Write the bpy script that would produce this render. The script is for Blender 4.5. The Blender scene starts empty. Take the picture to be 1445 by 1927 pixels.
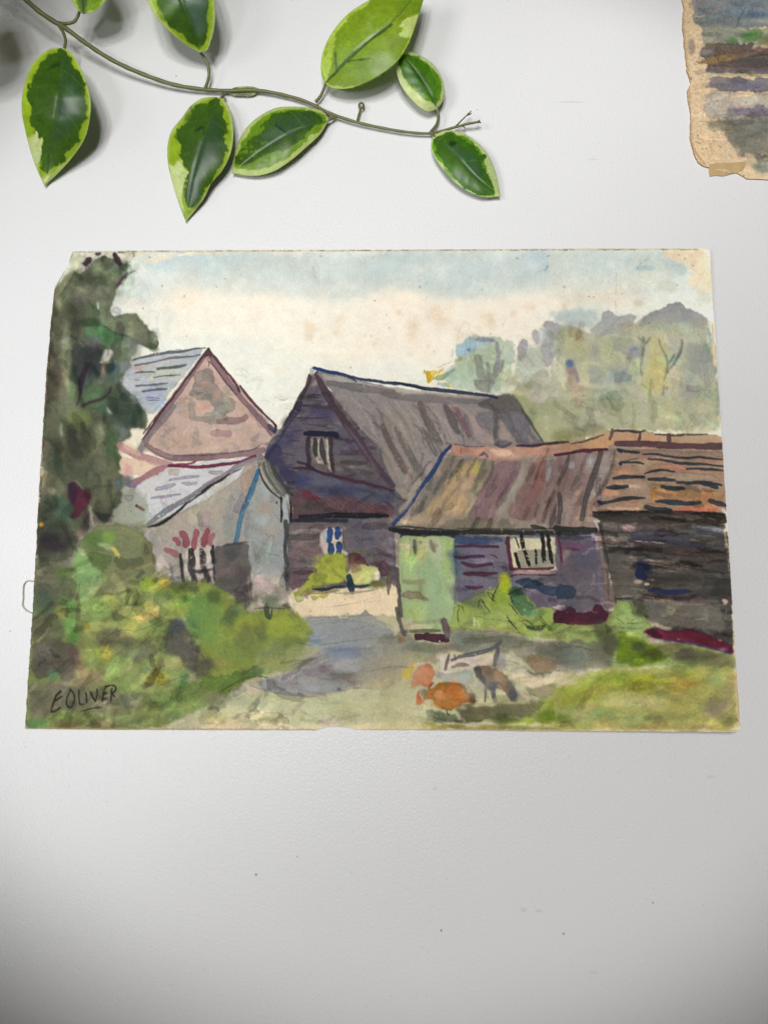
import bpy, math
import numpy as np
R_ = math.radians
scene = bpy.context.scene
C = scene.collection
# ---------------- camera ----------------
H, TILT, FPX = 0.38, R_(8.0), 1390.0
cam = bpy.data.objects.new('camera', bpy.data.cameras.new('camera')); C.objects.link(cam)
cam.location = (0, 0, H); cam.rotation_euler = (TILT, 0, 0)
cam.data.sensor_fit = 'VERTICAL'; cam.data.sensor_height = 36.0; cam.data.lens = FPX / 1927 * 36.0
cam.data.clip_start = 0.01; cam.data.clip_end = 60
scene.camera = cam
# ---------------- light ----------------
world = bpy.data.worlds.new('World'); scene.world = world; world.use_nodes = True
def aim(o, tgt):
    import mathutils
    o.rotation_euler = (mathutils.Vector(tgt) - o.location).to_track_quat('-Z', 'Y').to_euler()
def spot(name, loc, tgt, watts, col, size, blend, rad):
    l = bpy.data.lights.new(name, 'SPOT'); l.energy = watts; l.color = col; l.spot_size = R_(size); l.spot_blend = blend; l.shadow_soft_size = rad
    o = bpy.data.objects.new(name, l); C.objects.link(o); o.location = loc; aim(o, tgt); return o
# name, place, aimed at, watts, half angle of the cone, softness of its rim, size of the source, tint
LAMPS = [
         ('left_window_lamp', (-0.45, -0.27, 0.85), (-0.165, 0.106), 12.84, 11.24, 0.089, 0.120, (0.95, 0.975, 1.0)),
         ('ceiling_lamp', (-0.12, 0.24, 1.42), (0.010, 0.098), 58.01, 12.45, 0.020, 0.055, (1.0, 0.992, 0.98)),
         ('right_lamp', (0.55, 0.1, 1.3), (0.357, 0.023), 3.16, 6.36, 0.333, 0.050, (1.0, 0.965, 0.92)),
         ('upper_left_lamp', (-0.8, 0.12, 0.85), (0.155, 0.311), 27.11, 8.42, 0.817, 0.120, (1.0, 0.995, 0.99)),
         ]
AMB = 0.060
world.node_tree.nodes['Background'].inputs[0].default_value = (1.0, .955, .90, 1)
world.node_tree.nodes['Background'].inputs[1].default_value = AMB
RING = [(.20 * math.cos(a), .20 * math.sin(a)) for a in np.arange(7) * 2 * math.pi / 7 + .3]   # seven bulbs in one fitting
SOFT = ('ceiling_lamp', 'upper_left_lamp')
for n_, p_, t_, w_, h_, b_, r_, c_ in LAMPS:
    for x_, y_ in (RING if n_ in SOFT else [(0, 0)]):
        spot(n_, (p_[0] + x_, p_[1] + y_, p_[2]), (t_[0], t_[1], 0), w_ / (7 if n_ in SOFT else 1), c_, 2 * h_, b_, r_)
scene.view_settings.view_transform = 'Standard'; scene.view_settings.look = 'None'
scene.view_settings.exposure = 0.07; scene.view_settings.gamma = 1.0; scene.view_settings.use_curve_mapping = False
scene.render.engine = 'CYCLES'; scene.cycles.max_bounces = 6
# a photographed direction -> a point on the plane of height z
def P(u, v, z=0.0):
    u = np.asarray(u, np.float64); v = np.asarray(v, np.float64); z = np.asarray(z, np.float64)
    dx, dy, dz = u - 722.5, 963.5 - v, -FPX
    c, s = math.cos(TILT), math.sin(TILT)
    wy, wz = dy * c - dz * s, dy * s + dz * c
    k = (H - z) / -wz
    return np.stack(np.broadcast_arrays(dx * k, wy * k, z), -1)
def lin(c):
    c = np.asarray(c, np.float32) / 255.0
    return np.where(c <= 0.04045, c / 12.92, ((c + 0.055) / 1.055) ** 2.4)
# light readings taken beside the sheets: they turn swatches matched by eye under uneven light into true pigment colours
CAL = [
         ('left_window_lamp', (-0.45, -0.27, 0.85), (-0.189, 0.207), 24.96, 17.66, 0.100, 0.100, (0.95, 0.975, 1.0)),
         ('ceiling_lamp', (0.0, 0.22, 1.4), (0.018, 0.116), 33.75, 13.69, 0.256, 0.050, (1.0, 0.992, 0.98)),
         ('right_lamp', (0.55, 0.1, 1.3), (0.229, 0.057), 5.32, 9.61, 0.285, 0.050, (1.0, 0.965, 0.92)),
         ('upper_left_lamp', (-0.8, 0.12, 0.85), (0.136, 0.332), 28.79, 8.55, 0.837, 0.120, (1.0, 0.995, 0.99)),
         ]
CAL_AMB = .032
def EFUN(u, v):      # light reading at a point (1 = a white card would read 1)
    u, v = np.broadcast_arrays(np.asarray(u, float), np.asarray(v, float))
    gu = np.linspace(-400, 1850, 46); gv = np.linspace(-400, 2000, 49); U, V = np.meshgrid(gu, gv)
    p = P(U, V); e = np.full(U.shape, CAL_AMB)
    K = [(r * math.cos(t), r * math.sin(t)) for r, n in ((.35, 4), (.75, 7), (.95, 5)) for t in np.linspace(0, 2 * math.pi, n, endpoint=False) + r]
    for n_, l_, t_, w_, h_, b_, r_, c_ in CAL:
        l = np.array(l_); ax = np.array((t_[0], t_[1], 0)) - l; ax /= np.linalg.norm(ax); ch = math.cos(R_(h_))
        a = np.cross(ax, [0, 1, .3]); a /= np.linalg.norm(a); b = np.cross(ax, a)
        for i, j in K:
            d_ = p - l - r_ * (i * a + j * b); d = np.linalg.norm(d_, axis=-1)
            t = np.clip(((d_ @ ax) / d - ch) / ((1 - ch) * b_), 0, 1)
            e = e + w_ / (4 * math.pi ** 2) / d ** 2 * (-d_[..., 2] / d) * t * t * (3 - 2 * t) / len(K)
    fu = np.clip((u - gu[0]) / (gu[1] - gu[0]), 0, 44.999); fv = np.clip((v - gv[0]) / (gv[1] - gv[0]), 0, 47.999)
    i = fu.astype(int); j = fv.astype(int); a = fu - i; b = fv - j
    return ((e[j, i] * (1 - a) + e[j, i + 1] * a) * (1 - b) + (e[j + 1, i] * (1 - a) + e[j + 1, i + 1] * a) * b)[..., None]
# ---------- watercolour engine: pigments laid on a sheet, in sheet units ----------
class Sheet:
    def __init__(s, x0, y0, w, h, paper, seed=1):
        s.x0, s.y0, s.W, s.H = x0, y0, w, h
        s.rng = np.random.default_rng(seed)
        s.N = 1024
        s.n = {k: [s.noise(k) for _ in range(2)] for k in (2.2, 7, 28)}
        s.fine = s.noise(1.1); s.big = s.noise(80)
        s.c = np.empty((h, w, 3), np.float32); s.c[:] = paper
        s.o = (0, 0, 1.0)
    def noise(s, sc):
        N = s.N; f = np.fft.rfft2(s.rng.standard_normal((N, N)))
        ky = np.fft.fftfreq(N)[:, None]; kx = np.fft.rfftfreq(N)[None]
        f *= np.exp(-2 * (math.pi * sc) ** 2 * (kx ** 2 + ky ** 2) * .5)
        a = np.fft.irfft2(f, s=(N, N)); return (a / a.std()).astype(np.float32)
    def at(s, *o):                       # origin and zoom of the tile the next strokes are given in
        s.o = (o[0], o[1], 4.014) if len(o) == 2 else (o if o else (0, 0, 1.0))
    def P(s, pts):
        a = np.array(pts, np.float64).reshape(-1, 2); return a / s.o[2] + (s.o[0] - s.x0, s.o[1] - s.y0)
    def box(s, p, m):
        x0 = max(0, int(p[:, 0].min() - m)); x1 = min(s.W, int(p[:, 0].max() + m) + 1)
        y0 = max(0, int(p[:, 1].min() - m)); y1 = min(s.H, int(p[:, 1].max() + m) + 1)
        return (x0, x1, y0, y1) if x1 > x0 and y1 > y0 else None
    def samp(s, a, b, off):
        x0, x1, y0, y1 = b
        return a[np.ix_((np.arange(y0, y1) + off[0]) % s.N, (np.arange(x0, x1) + off[1]) % s.N)]
    def grid(s, b, r):
        x0, x1, y0, y1 = b
        X, Y = np.meshgrid(np.arange(x0, x1, dtype=np.float32), np.arange(y0, y1, dtype=np.float32))
        if r:
            q = s.rng.integers(0, 1000, 2)
            X = X + r * ((.55) * s.samp(s.n[7][0], b, q) + .28 * s.samp(s.n[2.2][0], b, q))
            Y = Y + r * ((.55) * s.samp(s.n[7][1], b, q) + .28 * s.samp(s.n[2.2][1], b, q))
        return X, Y
    def lay(s, b, m, col, g, edge=None):
        x0, x1, y0, y1 = b; q = s.rng.integers(0, 1000, 2)
        c = np.array(col, np.float32)[None, None] * np.ones(m.shape + (1,), np.float32)
        v = .5 * g * (.6 * s.samp(s.n[28][0], b, q) + .5 * s.samp(s.n[7][1], b, q) + .25 * s.samp(s.n[2.2][1], b, q))
        hue = g * .14 * s.samp(s.n[28][1], b, q)
        c = c * (1 + v)[..., None]
        c[..., 0] *= 1 + hue; c[..., 2] *= 1 - hue
        if edge is not None: c = c * (1 - edge)[..., None]
        d = s.c[y0:y1, x0:x1]; d += (c - d) * m[..., None]
    @staticmethod
    def chaikin(p, k, closed, lim=7.0):
        for _ in range(k):
            q = np.roll(p, -1, 0) if closed else p[1:]
            a = p if closed else p[:-1]
            d = q - a; L = np.hypot(d[:, 0], d[:, 1])[:, None] + 1e-6
            t = np.minimum(.25, lim / L) if closed else .25
            r = np.empty((2 * len(a), 2)); r[0::2] = a + d * t; r[1::2] = q - d * t
            p = r if closed else np.vstack([p[:1], r, p[-1:]])
            lim *= .5
        return p
    def w(s, pts, col, a=.9, f=1.2, r=1.6, e=.16, g=.07, k=1):      # wash
        p = s.chaikin(s.P(pts), k, True); b = s.box(p, 4 + 2 * r + 2 * f)
        if not b: return
        X, Y = s.grid(b, r); D = np.full(X.shape, 1e9, np.float32); ins = np.zeros(X.shape, bool)
        for (ax, ay), (bx, by) in zip(p, np.roll(p, -1, 0)):
            dx, dy = bx - ax, by - ay; L = dx * dx + dy * dy + 1e-9
            t = np.clip(((X - ax) * dx + (Y - ay) * dy) / L, 0, 1)
            D = np.minimum(D, (X - ax - t * dx) ** 2 + (Y - ay - t * dy) ** 2)
            if ay != by: ins ^= ((Y < ay) != (Y < by)) & (X < ax + (Y - ay) * dx / dy)
        sd = np.sqrt(D) * np.where(ins, 1, -1)
        m = np.clip(.5 + sd / (2 * f), 0, 1); m = m * m * (3 - 2 * m) * a
        ed = e * np.exp(-((sd - 1.0) / 1.7) ** 2) if f < 4 else None
        s.lay(b, m, col, g, ed)
    def st(s, pts, wd, col, a=.9, f=.8, r=.7, dry=0, e=.1, g=.08, tp=.35, k=2):      # brush stroke, wd in tile units
        p = s.chaikin(s.P(pts), k, False); R = wd / s.o[2] / 2
        n = len(p); seg = np.r_[0, np.cumsum(np.hypot(*np.diff(p, axis=0).T))]; T = seg / max(seg[-1], 1e-6)
        rad = R * (1 - tp * np.abs(2 * T - 1) ** 2.5) * (1 + .12 * np.sin(T * 9 + s.rng.random() * 6))
        b = s.box(p, R + 4 + 2 * f)
        if not b: return
        X, Y = s.grid(b, r); sd = np.full(X.shape, -1e9, np.float32)
        for i in range(n - 1):
            ax, ay = p[i]; dx, dy = p[i + 1] - p[i]; L = dx * dx + dy * dy + 1e-9
            t = np.clip(((X - ax) * dx + (Y - ay) * dy) / L, 0, 1)
            sd = np.maximum(sd, rad[i] + t * (rad[i + 1] - rad[i]) - np.sqrt((X - ax - t * dx) ** 2 + (Y - ay - t * dy) ** 2))
        m = np.clip(.5 + sd / (2 * f), 0, 1); m = m * m * (3 - 2 * m) * a
        if dry:
            q = s.rng.integers(0, 1000, 2)
            m = m * np.clip(.5 + 1.1 * (s.samp(s.fine, b, q) * .7 + s.samp(s.n[2.2][0], b, q) * .7 + 2.2 * (1 - 1.9 * dry)), 0, 1)
        s.lay(b, m, col, g, e * np.exp(-((sd - .8) / 1.3) ** 2))
    def b(s, x, y, rx, ry, col, a=.5, rot=0, n=.45, g=.06):      # wet-in-wet blob
        p = s.P([(x, y)]); rx, ry = rx / s.o[2], ry / s.o[2]; R = max(rx, ry) * 1.9
        bb = s.box(p, R)
        if not bb: return
        X, Y = s.grid(bb, 0); X = X - p[0, 0]; Y = Y - p[0, 1]; ca, sa = math.cos(math.radians(rot)), math.sin(math.radians(rot))
        q = s.rng.integers(0, 1000, 2)
        d = np.sqrt(((X * ca + Y * sa) / rx) ** 2 + ((-X * sa + Y * ca) / ry) ** 2) + n * (.35 * s.samp(s.n[28][0], bb, q) + .3 * s.samp(s.n[7][0], bb, q) + .1 * s.samp(s.n[2.2][0], bb, q))
        m = np.clip(1.45 - d, 0, 1) ; m = m * m * (3 - 2 * m) * a
        s.lay(bb, m, col, g)
    def pl(s, pts, col=(70, 66, 66), wd=4, a=.55, k=2): s.st(pts, wd, col, a=a, f=.5, r=.5, dry=.35, e=0, k=k)
    def soften(s, x0, y0, x1, y1, sg, mix, rim=26):      # let neighbouring washes run together
        a0, a1, b0, b1 = [int(q) for q in (max(0, x0 - s.x0), min(s.W, x1 - s.x0), max(0, y0 - s.y0), min(s.H, y1 - s.y0))]
        c = s.c[b0:b1, a0:a1]; k = np.exp(-.5 * (np.arange(-int(3 * sg), int(3 * sg) + 1) / sg) ** 2); k /= k.sum(); r = len(k) // 2
        p = np.pad(c, ((r, r), (r, r), (0, 0)), 'edge'); p = sum(w_ * p[i:i + c.shape[0]] for i, w_ in enumerate(k)); p = sum(w_ * p[:, i:i + c.shape[1]] for i, w_ in enumerate(k))
        y = np.arange(c.shape[0])[:, None]; x = np.arange(c.shape[1])[None]
        m = np.clip(np.minimum(np.minimum(x, c.shape[1] - 1 - x), np.minimum(y, c.shape[0] - 1 - y)) / rim, 0, 1) * mix
        c += (p - c) * m[..., None].astype(np.float32)
    def glaze(s, x0, y0, x1, y1, n, L=(14, 46), W=(4, 14), ang=0, spread=25, amp=.14):   # thin overlapping transparent brush marks
        R = s.rng
        for _ in range(n):
            cx = x0 + R.random() * (x1 - x0) - s.x0; cy = y0 + R.random() * (y1 - y0) - s.y0
            a = math.radians(ang + R.normal() * spread); l = L[0] + R.random() ** 2 * (L[1] - L[0]); wd = W[0] + R.random() ** 2 * (W[1] - W[0])
            b = s.box(np.array([[cx, cy]]), l + wd)
            if not b: continue
            X, Y = s.grid(b, 2.2); X = X - cx; Y = Y - cy
            u = X * math.cos(a) + Y * math.sin(a); v = -X * math.sin(a) + Y * math.cos(a) + .15 * u * u / l * R.normal()
            sd = wd * .5 - np.hypot(np.maximum(np.abs(u) - l * .5, 0) * (.5 + R.random()), v)
            f = .8 + R.random() * 3
            m = np.clip(.5 + sd / f, 0, 1) * np.clip((228 - s.c[b[2]:b[3], b[0]:b[1]].mean(2)) / 70, 0, 1); k = amp * R.normal()
            k = max(-1.6 * amp, min(amp * 1.1, k)); hue = .018 * R.standard_normal(3)
            fac = 1 + m[..., None] * (k + hue)[None, None] - (.07 * np.exp(-((sd - .8) / 1.2) ** 2) * (R.random() < .5))[..., None]
            s.c[b[2]:b[3], b[0]:b[1]] *= fac.astype(np.float32)
    def hatch(s, x0, y0, x1, y1, n, ang=-15, spread=15, L=(8, 30), k=.18):          # fine pencil and hair marks
        R = s.rng
        for _ in range(n):
            cx = x0 + R.random() * (x1 - x0); cy = y0 + R.random() * (y1 - y0); a = math.radians(ang + R.normal() * spread); l = L[0] + R.random() * (L[1] - L[0])
            ix, iy = int(cx - s.x0), int(cy - s.y0)
            if not (0 <= ix < s.W and 0 <= iy < s.H): continue
            c = s.c[iy, ix] * (1 - k - .3 * R.random()); o = s.o; s.o = (0, 0, 1.)
            dx, dy = math.cos(a) * l / 2, math.sin(a) * l / 2; bend = R.normal() * 2
            s.st([(cx - dx, cy - dy), (cx + bend, cy + bend), (cx + dx, cy + dy)], 1 + R.random() * .7, tuple(c), a=.55, f=.5, r=.5, dry=.3, e=0, k=1); s.o = o
    def finish(s, G=.05, sat=.08, dark=.14):
        q = (3, 5); b = (0, s.W, 0, s.H)
        L = s.c.mean(2) / 255
        n = .85 * s.samp(s.fine, b, q) + .3 * s.samp(s.n[2.2][0], b, q)
        g = s.c @ np.array([.3, .55, .15], np.float32)
        s.c += (g[..., None] - s.c) * sat
        amp = G * (.35 + 1.1 * np.clip(1 - L, 0, 1))
        s.c *= (1 + amp * n + .007 * s.samp(s.n[7][0], b, q) + .008 * s.samp(s.big, b, q))[..., None]
        L = s.c.mean(2); s.c *= (np.clip(L / 118, .25, 1) ** dark)[..., None]
        np.clip(s.c, 3, 250, out=s.c)
def paint_farm():
    s = Sheet(30, 455, 1384, 940, (236, 224, 198), 7)
    w, st, b, pl, at = s.w, s.st, s.b, s.pl, s.at
    # ================= sky =================
    at()
    w([(60,455),(1350,455),(1350,600),(1000,640),(700,640),(60,700)], (224,226,212), f=14, r=8, e=0)
    w([(230,470),(560,471),(900,471),(1290,469),(1330,560),(1180,560),(1040,548),(930,560),(870,566),(800,560),(740,548),(690,550),(640,572),(590,560),(500,552),(400,556),(300,540),(240,560)], (215,219,209), f=20, r=8, e=0)
    w([(700,474),(1180,472),(1190,512),(1060,530),(960,548),(860,556),(780,540),(700,520)], (202,214,210), a=.6, f=22, r=8, e=0)
    w([(400,480),(560,478),(700,482),(720,520),(600,535),(430,530)], (199,209,202), a=.7, f=12, r=6, e=0)
    # cream cloud and lower sky
    w([(215,590),(300,562),(370,545),(450,553),(540,556),(620,566),(690,560),(730,548),(790,552),(830,562),(930,562),(990,552),(1040,553),(1060,600),(1000,660),(860,690),(700,680),(560,672),(440,640),(330,630),(230,650)], (246,237,217), f=13, r=5, e=.0, g=.02)
    w([(690,556),(740,548),(800,556),(860,566),(930,562),(1030,552),(1090,570),(1040,640),(980,680),(880,640),(800,700),(720,760),(640,700),(700,640)], (245,233,213), a=.75, f=10, r=8, e=0, g=.02)
    w([(290,650),(420,630),(520,660),(640,680),(740,670),(820,690),(800,760),(600,800),(430,800),(300,700)], (235,234,219), a=.85, f=16, r=8, e=0, g=.02)
    w([(210,585),(300,575),(330,600),(330,640),(290,665),(230,650)], (236,234,219), a=.8, f=10, r=6, e=0, g=.02)
    at(380,460)
    w([(0,640),(200,690),(420,690),(640,790),(820,850),(700,1200),(300,1250),(100,1100),(60,780)], (235,235,220), a=.6, f=30, r=6, e=0, g=.02)
    w([(700,345),(820,352),(940,360),(900,395),(800,385)], (238,228,205), a=.6, f=2, r=2, e=0)
    b(200,105,120,35,(184,202,203),.5); b(430,95,180,30,(188,204,202),.45); b(1400,190,160,120,(188,204,202),.4)
    b(100,60,160,30,(205,203,180),.6); b(480,50,140,16,(232,218,192),.6)
    for x,y,r,a in [(815,625,38,.5),(810,690,28,.45),(920,700,36,.4),(1015,670,30,.4),(850,510,24,.35),(1055,560,34,.35),(1230,690,26,.35),(1295,750,20,.45),(1395,860,22,.35),(570,950,18,.35),(430,560,30,.25),(530,780,22,.25),(465,490,20,.25),(1290,695,16,.35),(1415,630,14,.4),(800,855,24,.2),(1110,580,20,.25),(655,1110,18,.25),(770,760,24,.2)]:
        b(x,y,r,r*.9,(232,208,172),a*.8,n=.9)
    pl([(835,170),(850,215),(872,265)],(95,95,85),7,.5); pl([(845,225),(858,262)],(80,80,72),9,.55); pl([(835,165),(862,215)],(110,110,100),4,.4)
    pl([(425,1185),(460,1172),(510,1185),(550,1225)],(120,115,110),4,.5); pl([(580,1240),(610,1212),(650,1210),(680,1240)],(130,125,120),4,.4)
    at(720,460)
    b(350,95,260,50,(184,203,203),.4); b(700,180,260,90,(188,205,206),.35); b(1180,90,120,70,(170,196,208),.45); b(1100,240,150,60,(180,202,207),.3)
    w([(0,362),(120,372),(230,380),(290,430),(310,560),(0,560)],(246,234,214),a=.4,f=12,r=4,e=0)
    w([(300,300),(420,310),(520,320),(480,400),(340,420),(260,360)],(206,212,197),a=.5,f=14,r=4,e=0)
    st([(1228,195),(1248,160)],14,(30,110,170),.8); st([(1238,90),(1262,84)],10,(60,140,190),.6); b(335,290,16,14,(110,175,210),.7); st([(1160,215),(1230,185)],8,(120,175,205),.4)
    b(1015,105,14,10,(120,130,130),.6)
    for x,y,r,a in [(125,515,26,.45),(230,600,44,.45),(230,690,30,.5),(165,738,20,.45),(400,510,56,.4),(420,580,50,.35),(480,570,28,.4),(550,635,38,.45),(580,690,22,.4),(780,540,44,.4),(830,590,44,.4),(720,625,26,.4),(805,630,24,.4),(988,522,24,.4),(1130,475,20,.45),(1095,470,18,.4),(1085,575,18,.4),(915,665,22,.25),(345,770,18,.45),(210,832,24,.25),(30,860,24,.35),(1370,320,22,.5),(1375,470,24,.4),(290,640,16,.4),(510,455,30,.3)]:
        b(x,y,r,r*.9,(228,202,166),a*.75,n=.9)
    for x,y in [(30,532),(50,630),(390,810),(750,340),(905,602)]: b(x,y,6,6,(110,85,70),.7,n=.2)
    # torn pale patches along the left top of the sky
    at(40,460)
    w([(800,60),(1445,45),(1445,330),(1100,420),(870,470),(760,440),(720,320),(820,200)],(222,226,213),a=.6,f=12,r=6,e=0)
    b(1060,160,130,60,(184,205,208),.6); b(1290,100,180,42,(182,203,209),.6); b(920,120,80,50,(178,200,202),.5); b(1400,180,160,70,(190,208,204),.5); b(860,330,120,90,(208,218,212),.6)
    w([(915,125),(990,105),(1040,90),(1120,60),(1150,110),(1060,120),(1010,140),(950,160),(920,145)],(240,228,200),f=1,r=3,e=0)
    w([(1180,60),(1330,52),(1445,60),(1400,75),(1280,90),(1210,80)],(238,224,196),a=.85,f=1,r=3,e=0)
    w([(790,62),(920,50),(900,85),(830,110),(780,130)],(232,222,192),f=1,r=3,e=0)
    b(1250,380,170,70,(240,224,202),.6); b(1100,560,200,90,(228,226,210),.5); b(830,440,80,30,(236,222,205),.6)
    s.soften(215,478,1330,770,5,.65)
    at()
    for x,y,r in [(583,616,8),(582,632,6),(609,634,7),(632,627,7),(643,600,7),(751,588,6),(777,612,9),(776,632,7),(761,643,5),(820,588,11),(826,604,10),(857,618,8),(915,595,9),(926,606,8),(899,616,6),(966,590,6),(1001,578,6),(806,651,5),(703,647,5),(686,632,5),(592,587,6)]: b(x,y,r,r*.85,(228,202,166),.3,n=.9)
    # ================= distant trees right =================
    at(1050,460)
    w([(0,60),(550,50),(600,45),(1000,40),(1130,40),(1180,500),(1100,540),(900,440),(600,460),(300,480),(0,480)],(214,215,200),a=.6,f=34,r=4,e=0)
    w([(0,60),(560,60),(600,200),(420,240),(200,230),(0,250)],(192,204,198),a=.6,f=26,r=4,e=0)
    b(200,400,180,60,(224,212,188),.6); b(450,420,120,60,(222,205,178),.5); b(610,440,40,28,(205,170,130),.45)
    b(760,130,250,70,(168,186,184),.6); b(900,180,120,60,(172,186,182),.6); b(700,220,130,60,(196,202,186),.6); b(820,320,90,50,(190,192,168),.5)
    w([(760,38),(1125,30),(1150,200),(1165,330),(1110,375),(1040,320),(960,280),(1010,180),(920,120),(800,80)],(221,200,166),a=.9,f=3,r=5,e=0)
    b(1120,400,60,50,(196,198,176),.6); b(640,180,60,16,(150,176,180),.5)
    b(45,320,20,16,(160,150,110),.6); b(45,480,24,40,(205,180,140),.4)
    at(720,460)  # nearer clump left
    w([(540,880),(535,800),(570,740),(680,700),(790,690),(880,720),(960,730),(1010,790),(1000,880),(960,930),(940,1100),(1010,1140),(1080,1230),(1000,1260),(880,1120),(640,1110),(520,1080),(460,1000),(520,930)],(186,200,178),a=.85,f=2,r=5,e=.05)
    w([(545,860),(560,760),(640,720),(760,715),(850,740),(760,760),(700,800),(600,850)],(160,190,202),a=.85,f=3,r=4,e=.08)
    w([(620,850),(720,790),(850,760),(860,830),(840,960),(700,1040),(600,1050),(500,1030),(540,930)],(178,192,158),a=.8,f=5,r=5,e=0)
    b(640,1000,160,70,(168,186,166),.6); b(900,1030,140,60,(180,188,150),.7)
    w([(860,740),(960,735),(1010,800),(1000,890),(930,890),(915,850),(850,860)],(196,206,194),a=.7,f=3,r=4,e=.05)
    w([(690,700),(760,695),(855,722),(830,742),(700,735)],(140,142,150),a=.85,f=1,r=2)
    b(648,798,14,14,(40,110,165),.85); pl([(670,800),(720,790),(770,800)],(70,110,130),5)
    w([(325,955),(350,950),(380,960),(460,935),(470,950),(420,975),(390,1000),(360,1040),(325,1050)],(222,190,62),f=1,r=3)
    w([(325,960),(350,955),(365,1000),(350,1040),(326,1048)],(218,175,28),f=1,r=2)
    w([(365,1035),(420,980),(500,960),(545,930),(490,990),(440,1030)],(150,162,90),a=.8,f=1.5,r=2)
    st([(455,1010),(500,975),(545,935)],28,(120,160,165),.5); st([(550,880),(600,860)],26,(150,155,80),.6); w([(415,1060),(440,1035),(470,1050),(520,1085),(440,1070)],(188,208,216),f=1)
    w([(465,1040),(500,1045),(540,1075),(480,1070)],(180,180,60),a=.6,f=2)
    pl([(410,920),(430,930),(460,905),(500,900),(520,880),(530,790)],(110,150,175),6,.6); pl([(415,1030),(480,1000),(545,940)],(100,120,110),4)
    st([(860,745),(880,830),(862,920),(835,980)],36,(142,142,146),.8); st([(905,880),(895,930),(840,990),(800,1110)],40,(140,142,134),.85); st([(720,860),(730,930),(760,1040)],62,(138,142,128),.9,tp=.15); st([(790,900),(800,960),(790,1060)],36,(140,142,130),.85)
    w([(680,1010),(740,1030),(820,1020),(800,1100),(820,1130),(730,1110),(690,1070)],(138,142,128),f=1)
    pl([(895,840),(912,765)],(80,80,80),4,.7); pl([(885,830),(900,790)],(80,80,80),4,.6); pl([(830,870),(900,885),(960,895),(1000,880)],(105,115,115),4,.55)
    w([(1015,870),(1010,780),(1030,730),(1060,715),(1095,740),(1090,800),(1060,870),(1030,880)],(150,146,152),a=.8,f=1,r=2); w([(1115,660),(1150,640),(1190,690),(1180,755),(1145,750)],(160,156,160),a=.8,f=1,r=2)
    w([(1010,820),(1080,780),(1160,770),(1220,810),(1250,880),(1200,1000),(1100,1100),(1000,1000),(1000,900)],(160,172,152),a=.7,f=4,r=4,e=.1)
    w([(1190,790),(1230,640),(1215,590),(1250,570),(1320,600),(1350,630),(1370,690),(1320,800),(1260,920),(1200,900)],(146,145,150),a=.8,f=1.5,r=3)
    w([(1170,640),(1240,610),(1250,650),(1210,750),(1190,760)],(196,205,200),a=.7,f=2,r=2,e=0)
    w([(1290,840),(1310,690),(1370,610),(1445,600),(1445,900),(1370,830),(1330,830)],(160,162,118),a=.8,f=4,r=4,e=.05); b(1350,640,22,40,(150,115,75),.7); b(1420,740,50,60,(140,140,90),.5)
    w([(1000,1100),(1080,1020),(1120,980),(1260,940),(1290,1000),(1380,1140),(1400,1284),(1100,1284),(1060,1200)],(150,150,122),a=.8,f=5,r=5,e=.05)
    w([(950,1110),(1080,1090),(1130,1170),(1110,1260),(1060,1230)],(190,184,130),a=.8,f=4,r=4,e=0)
    w([(1260,925),(1330,860),(1380,850),(1440,920),(1440,1060),(1385,1145),(1300,1060)],(205,203,172),a=.95,f=1,r=2,e=.1)
    st([(1410,880),(1425,950),(1430,1050),(1390,1130)],30,(168,162,118),.8); st([(1400,880),(1425,910)],34,(44,68,130),.9); st([(1270,950),(1290,1010),(1340,1080)],26,(190,178,140),.6)
    w([(1100,1200),(1170,1190),(1220,1210),(1230,1170),(1280,1155),(1340,1180),(1400,1240),(1380,1284),(1100,1284)],(132,136,98),a=.8,f=1.2,r=2,e=.12)
    # main mass
    at(1050,460)
    w([(0,620),(80,600),(200,650),(310,700),(320,640),(420,600),(600,590),(650,560),(780,500),(860,470),(940,480),(1040,520),(1120,570),(1150,660),(1180,800),(1200,900),(1225,1284),(1000,1400),(0,1400)],(158,158,124),a=.95,f=2,r=4,e=.06,g=.08)
    b(120,550,150,70,(168,184,184),.75); b(230,600,80,40,(160,170,170),.5)
    w([(325,600),(330,500),(370,480),(440,560),(500,525),(570,530),(600,560),(560,620),(430,680),(330,690),(260,680),(220,640)],(148,146,145),a=.85,f=2,r=4)
    w([(430,600),(560,595),(590,640),(480,660)],(160,145,122),a=.7,f=3,r=3)
    w([(600,640),(620,560),(700,510),(780,490),(860,440),(950,460),(1040,510),(1110,540),(1130,600),(1060,640),(960,600),(860,600),(760,590),(660,600)],(132,132,134),a=.9,f=1.5,r=3,e=.08)
    b(760,620,140,40,(128,136,118),.7); b(1060,600,90,50,(132,128,112),.6)
    w([(860,600),(940,590),(1040,640),(1060,700),(1130,740),(1000,740),(930,680)],(156,166,142),a=.8,f=3,r=3,e=.05)
    w([(1110,560),(1150,640),(1160,720),(1130,770),(1100,700),(1120,640)],(170,176,160),a=.7,f=3,r=3)
    st([(1130,640),(1165,740)],22,(70,130,150),.6,dry=.4)
    w([(20,640),(120,640),(200,700),(240,780),(180,880),(90,860),(30,760)],(164,164,112),a=.8,f=4,r=5,e=.05); b(90,720,60,40,(172,172,120),.6)
    b(285,790,45,80,(132,134,122),.8); b(20,700,34,60,(120,118,92),.6)
    w([(330,700),(440,680),(560,660),(600,780),(560,840),(400,840),(320,820)],(142,148,122),a=.8,f=4,r=4,e=.05); b(370,780,50,50,(170,168,115),.7)
    w([(300,880),(420,820),(560,830),(600,920),(560,1040),(420,1090),(360,1040),(300,960)],(160,162,122),a=.8,f=4,r=5,e=.05)
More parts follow.
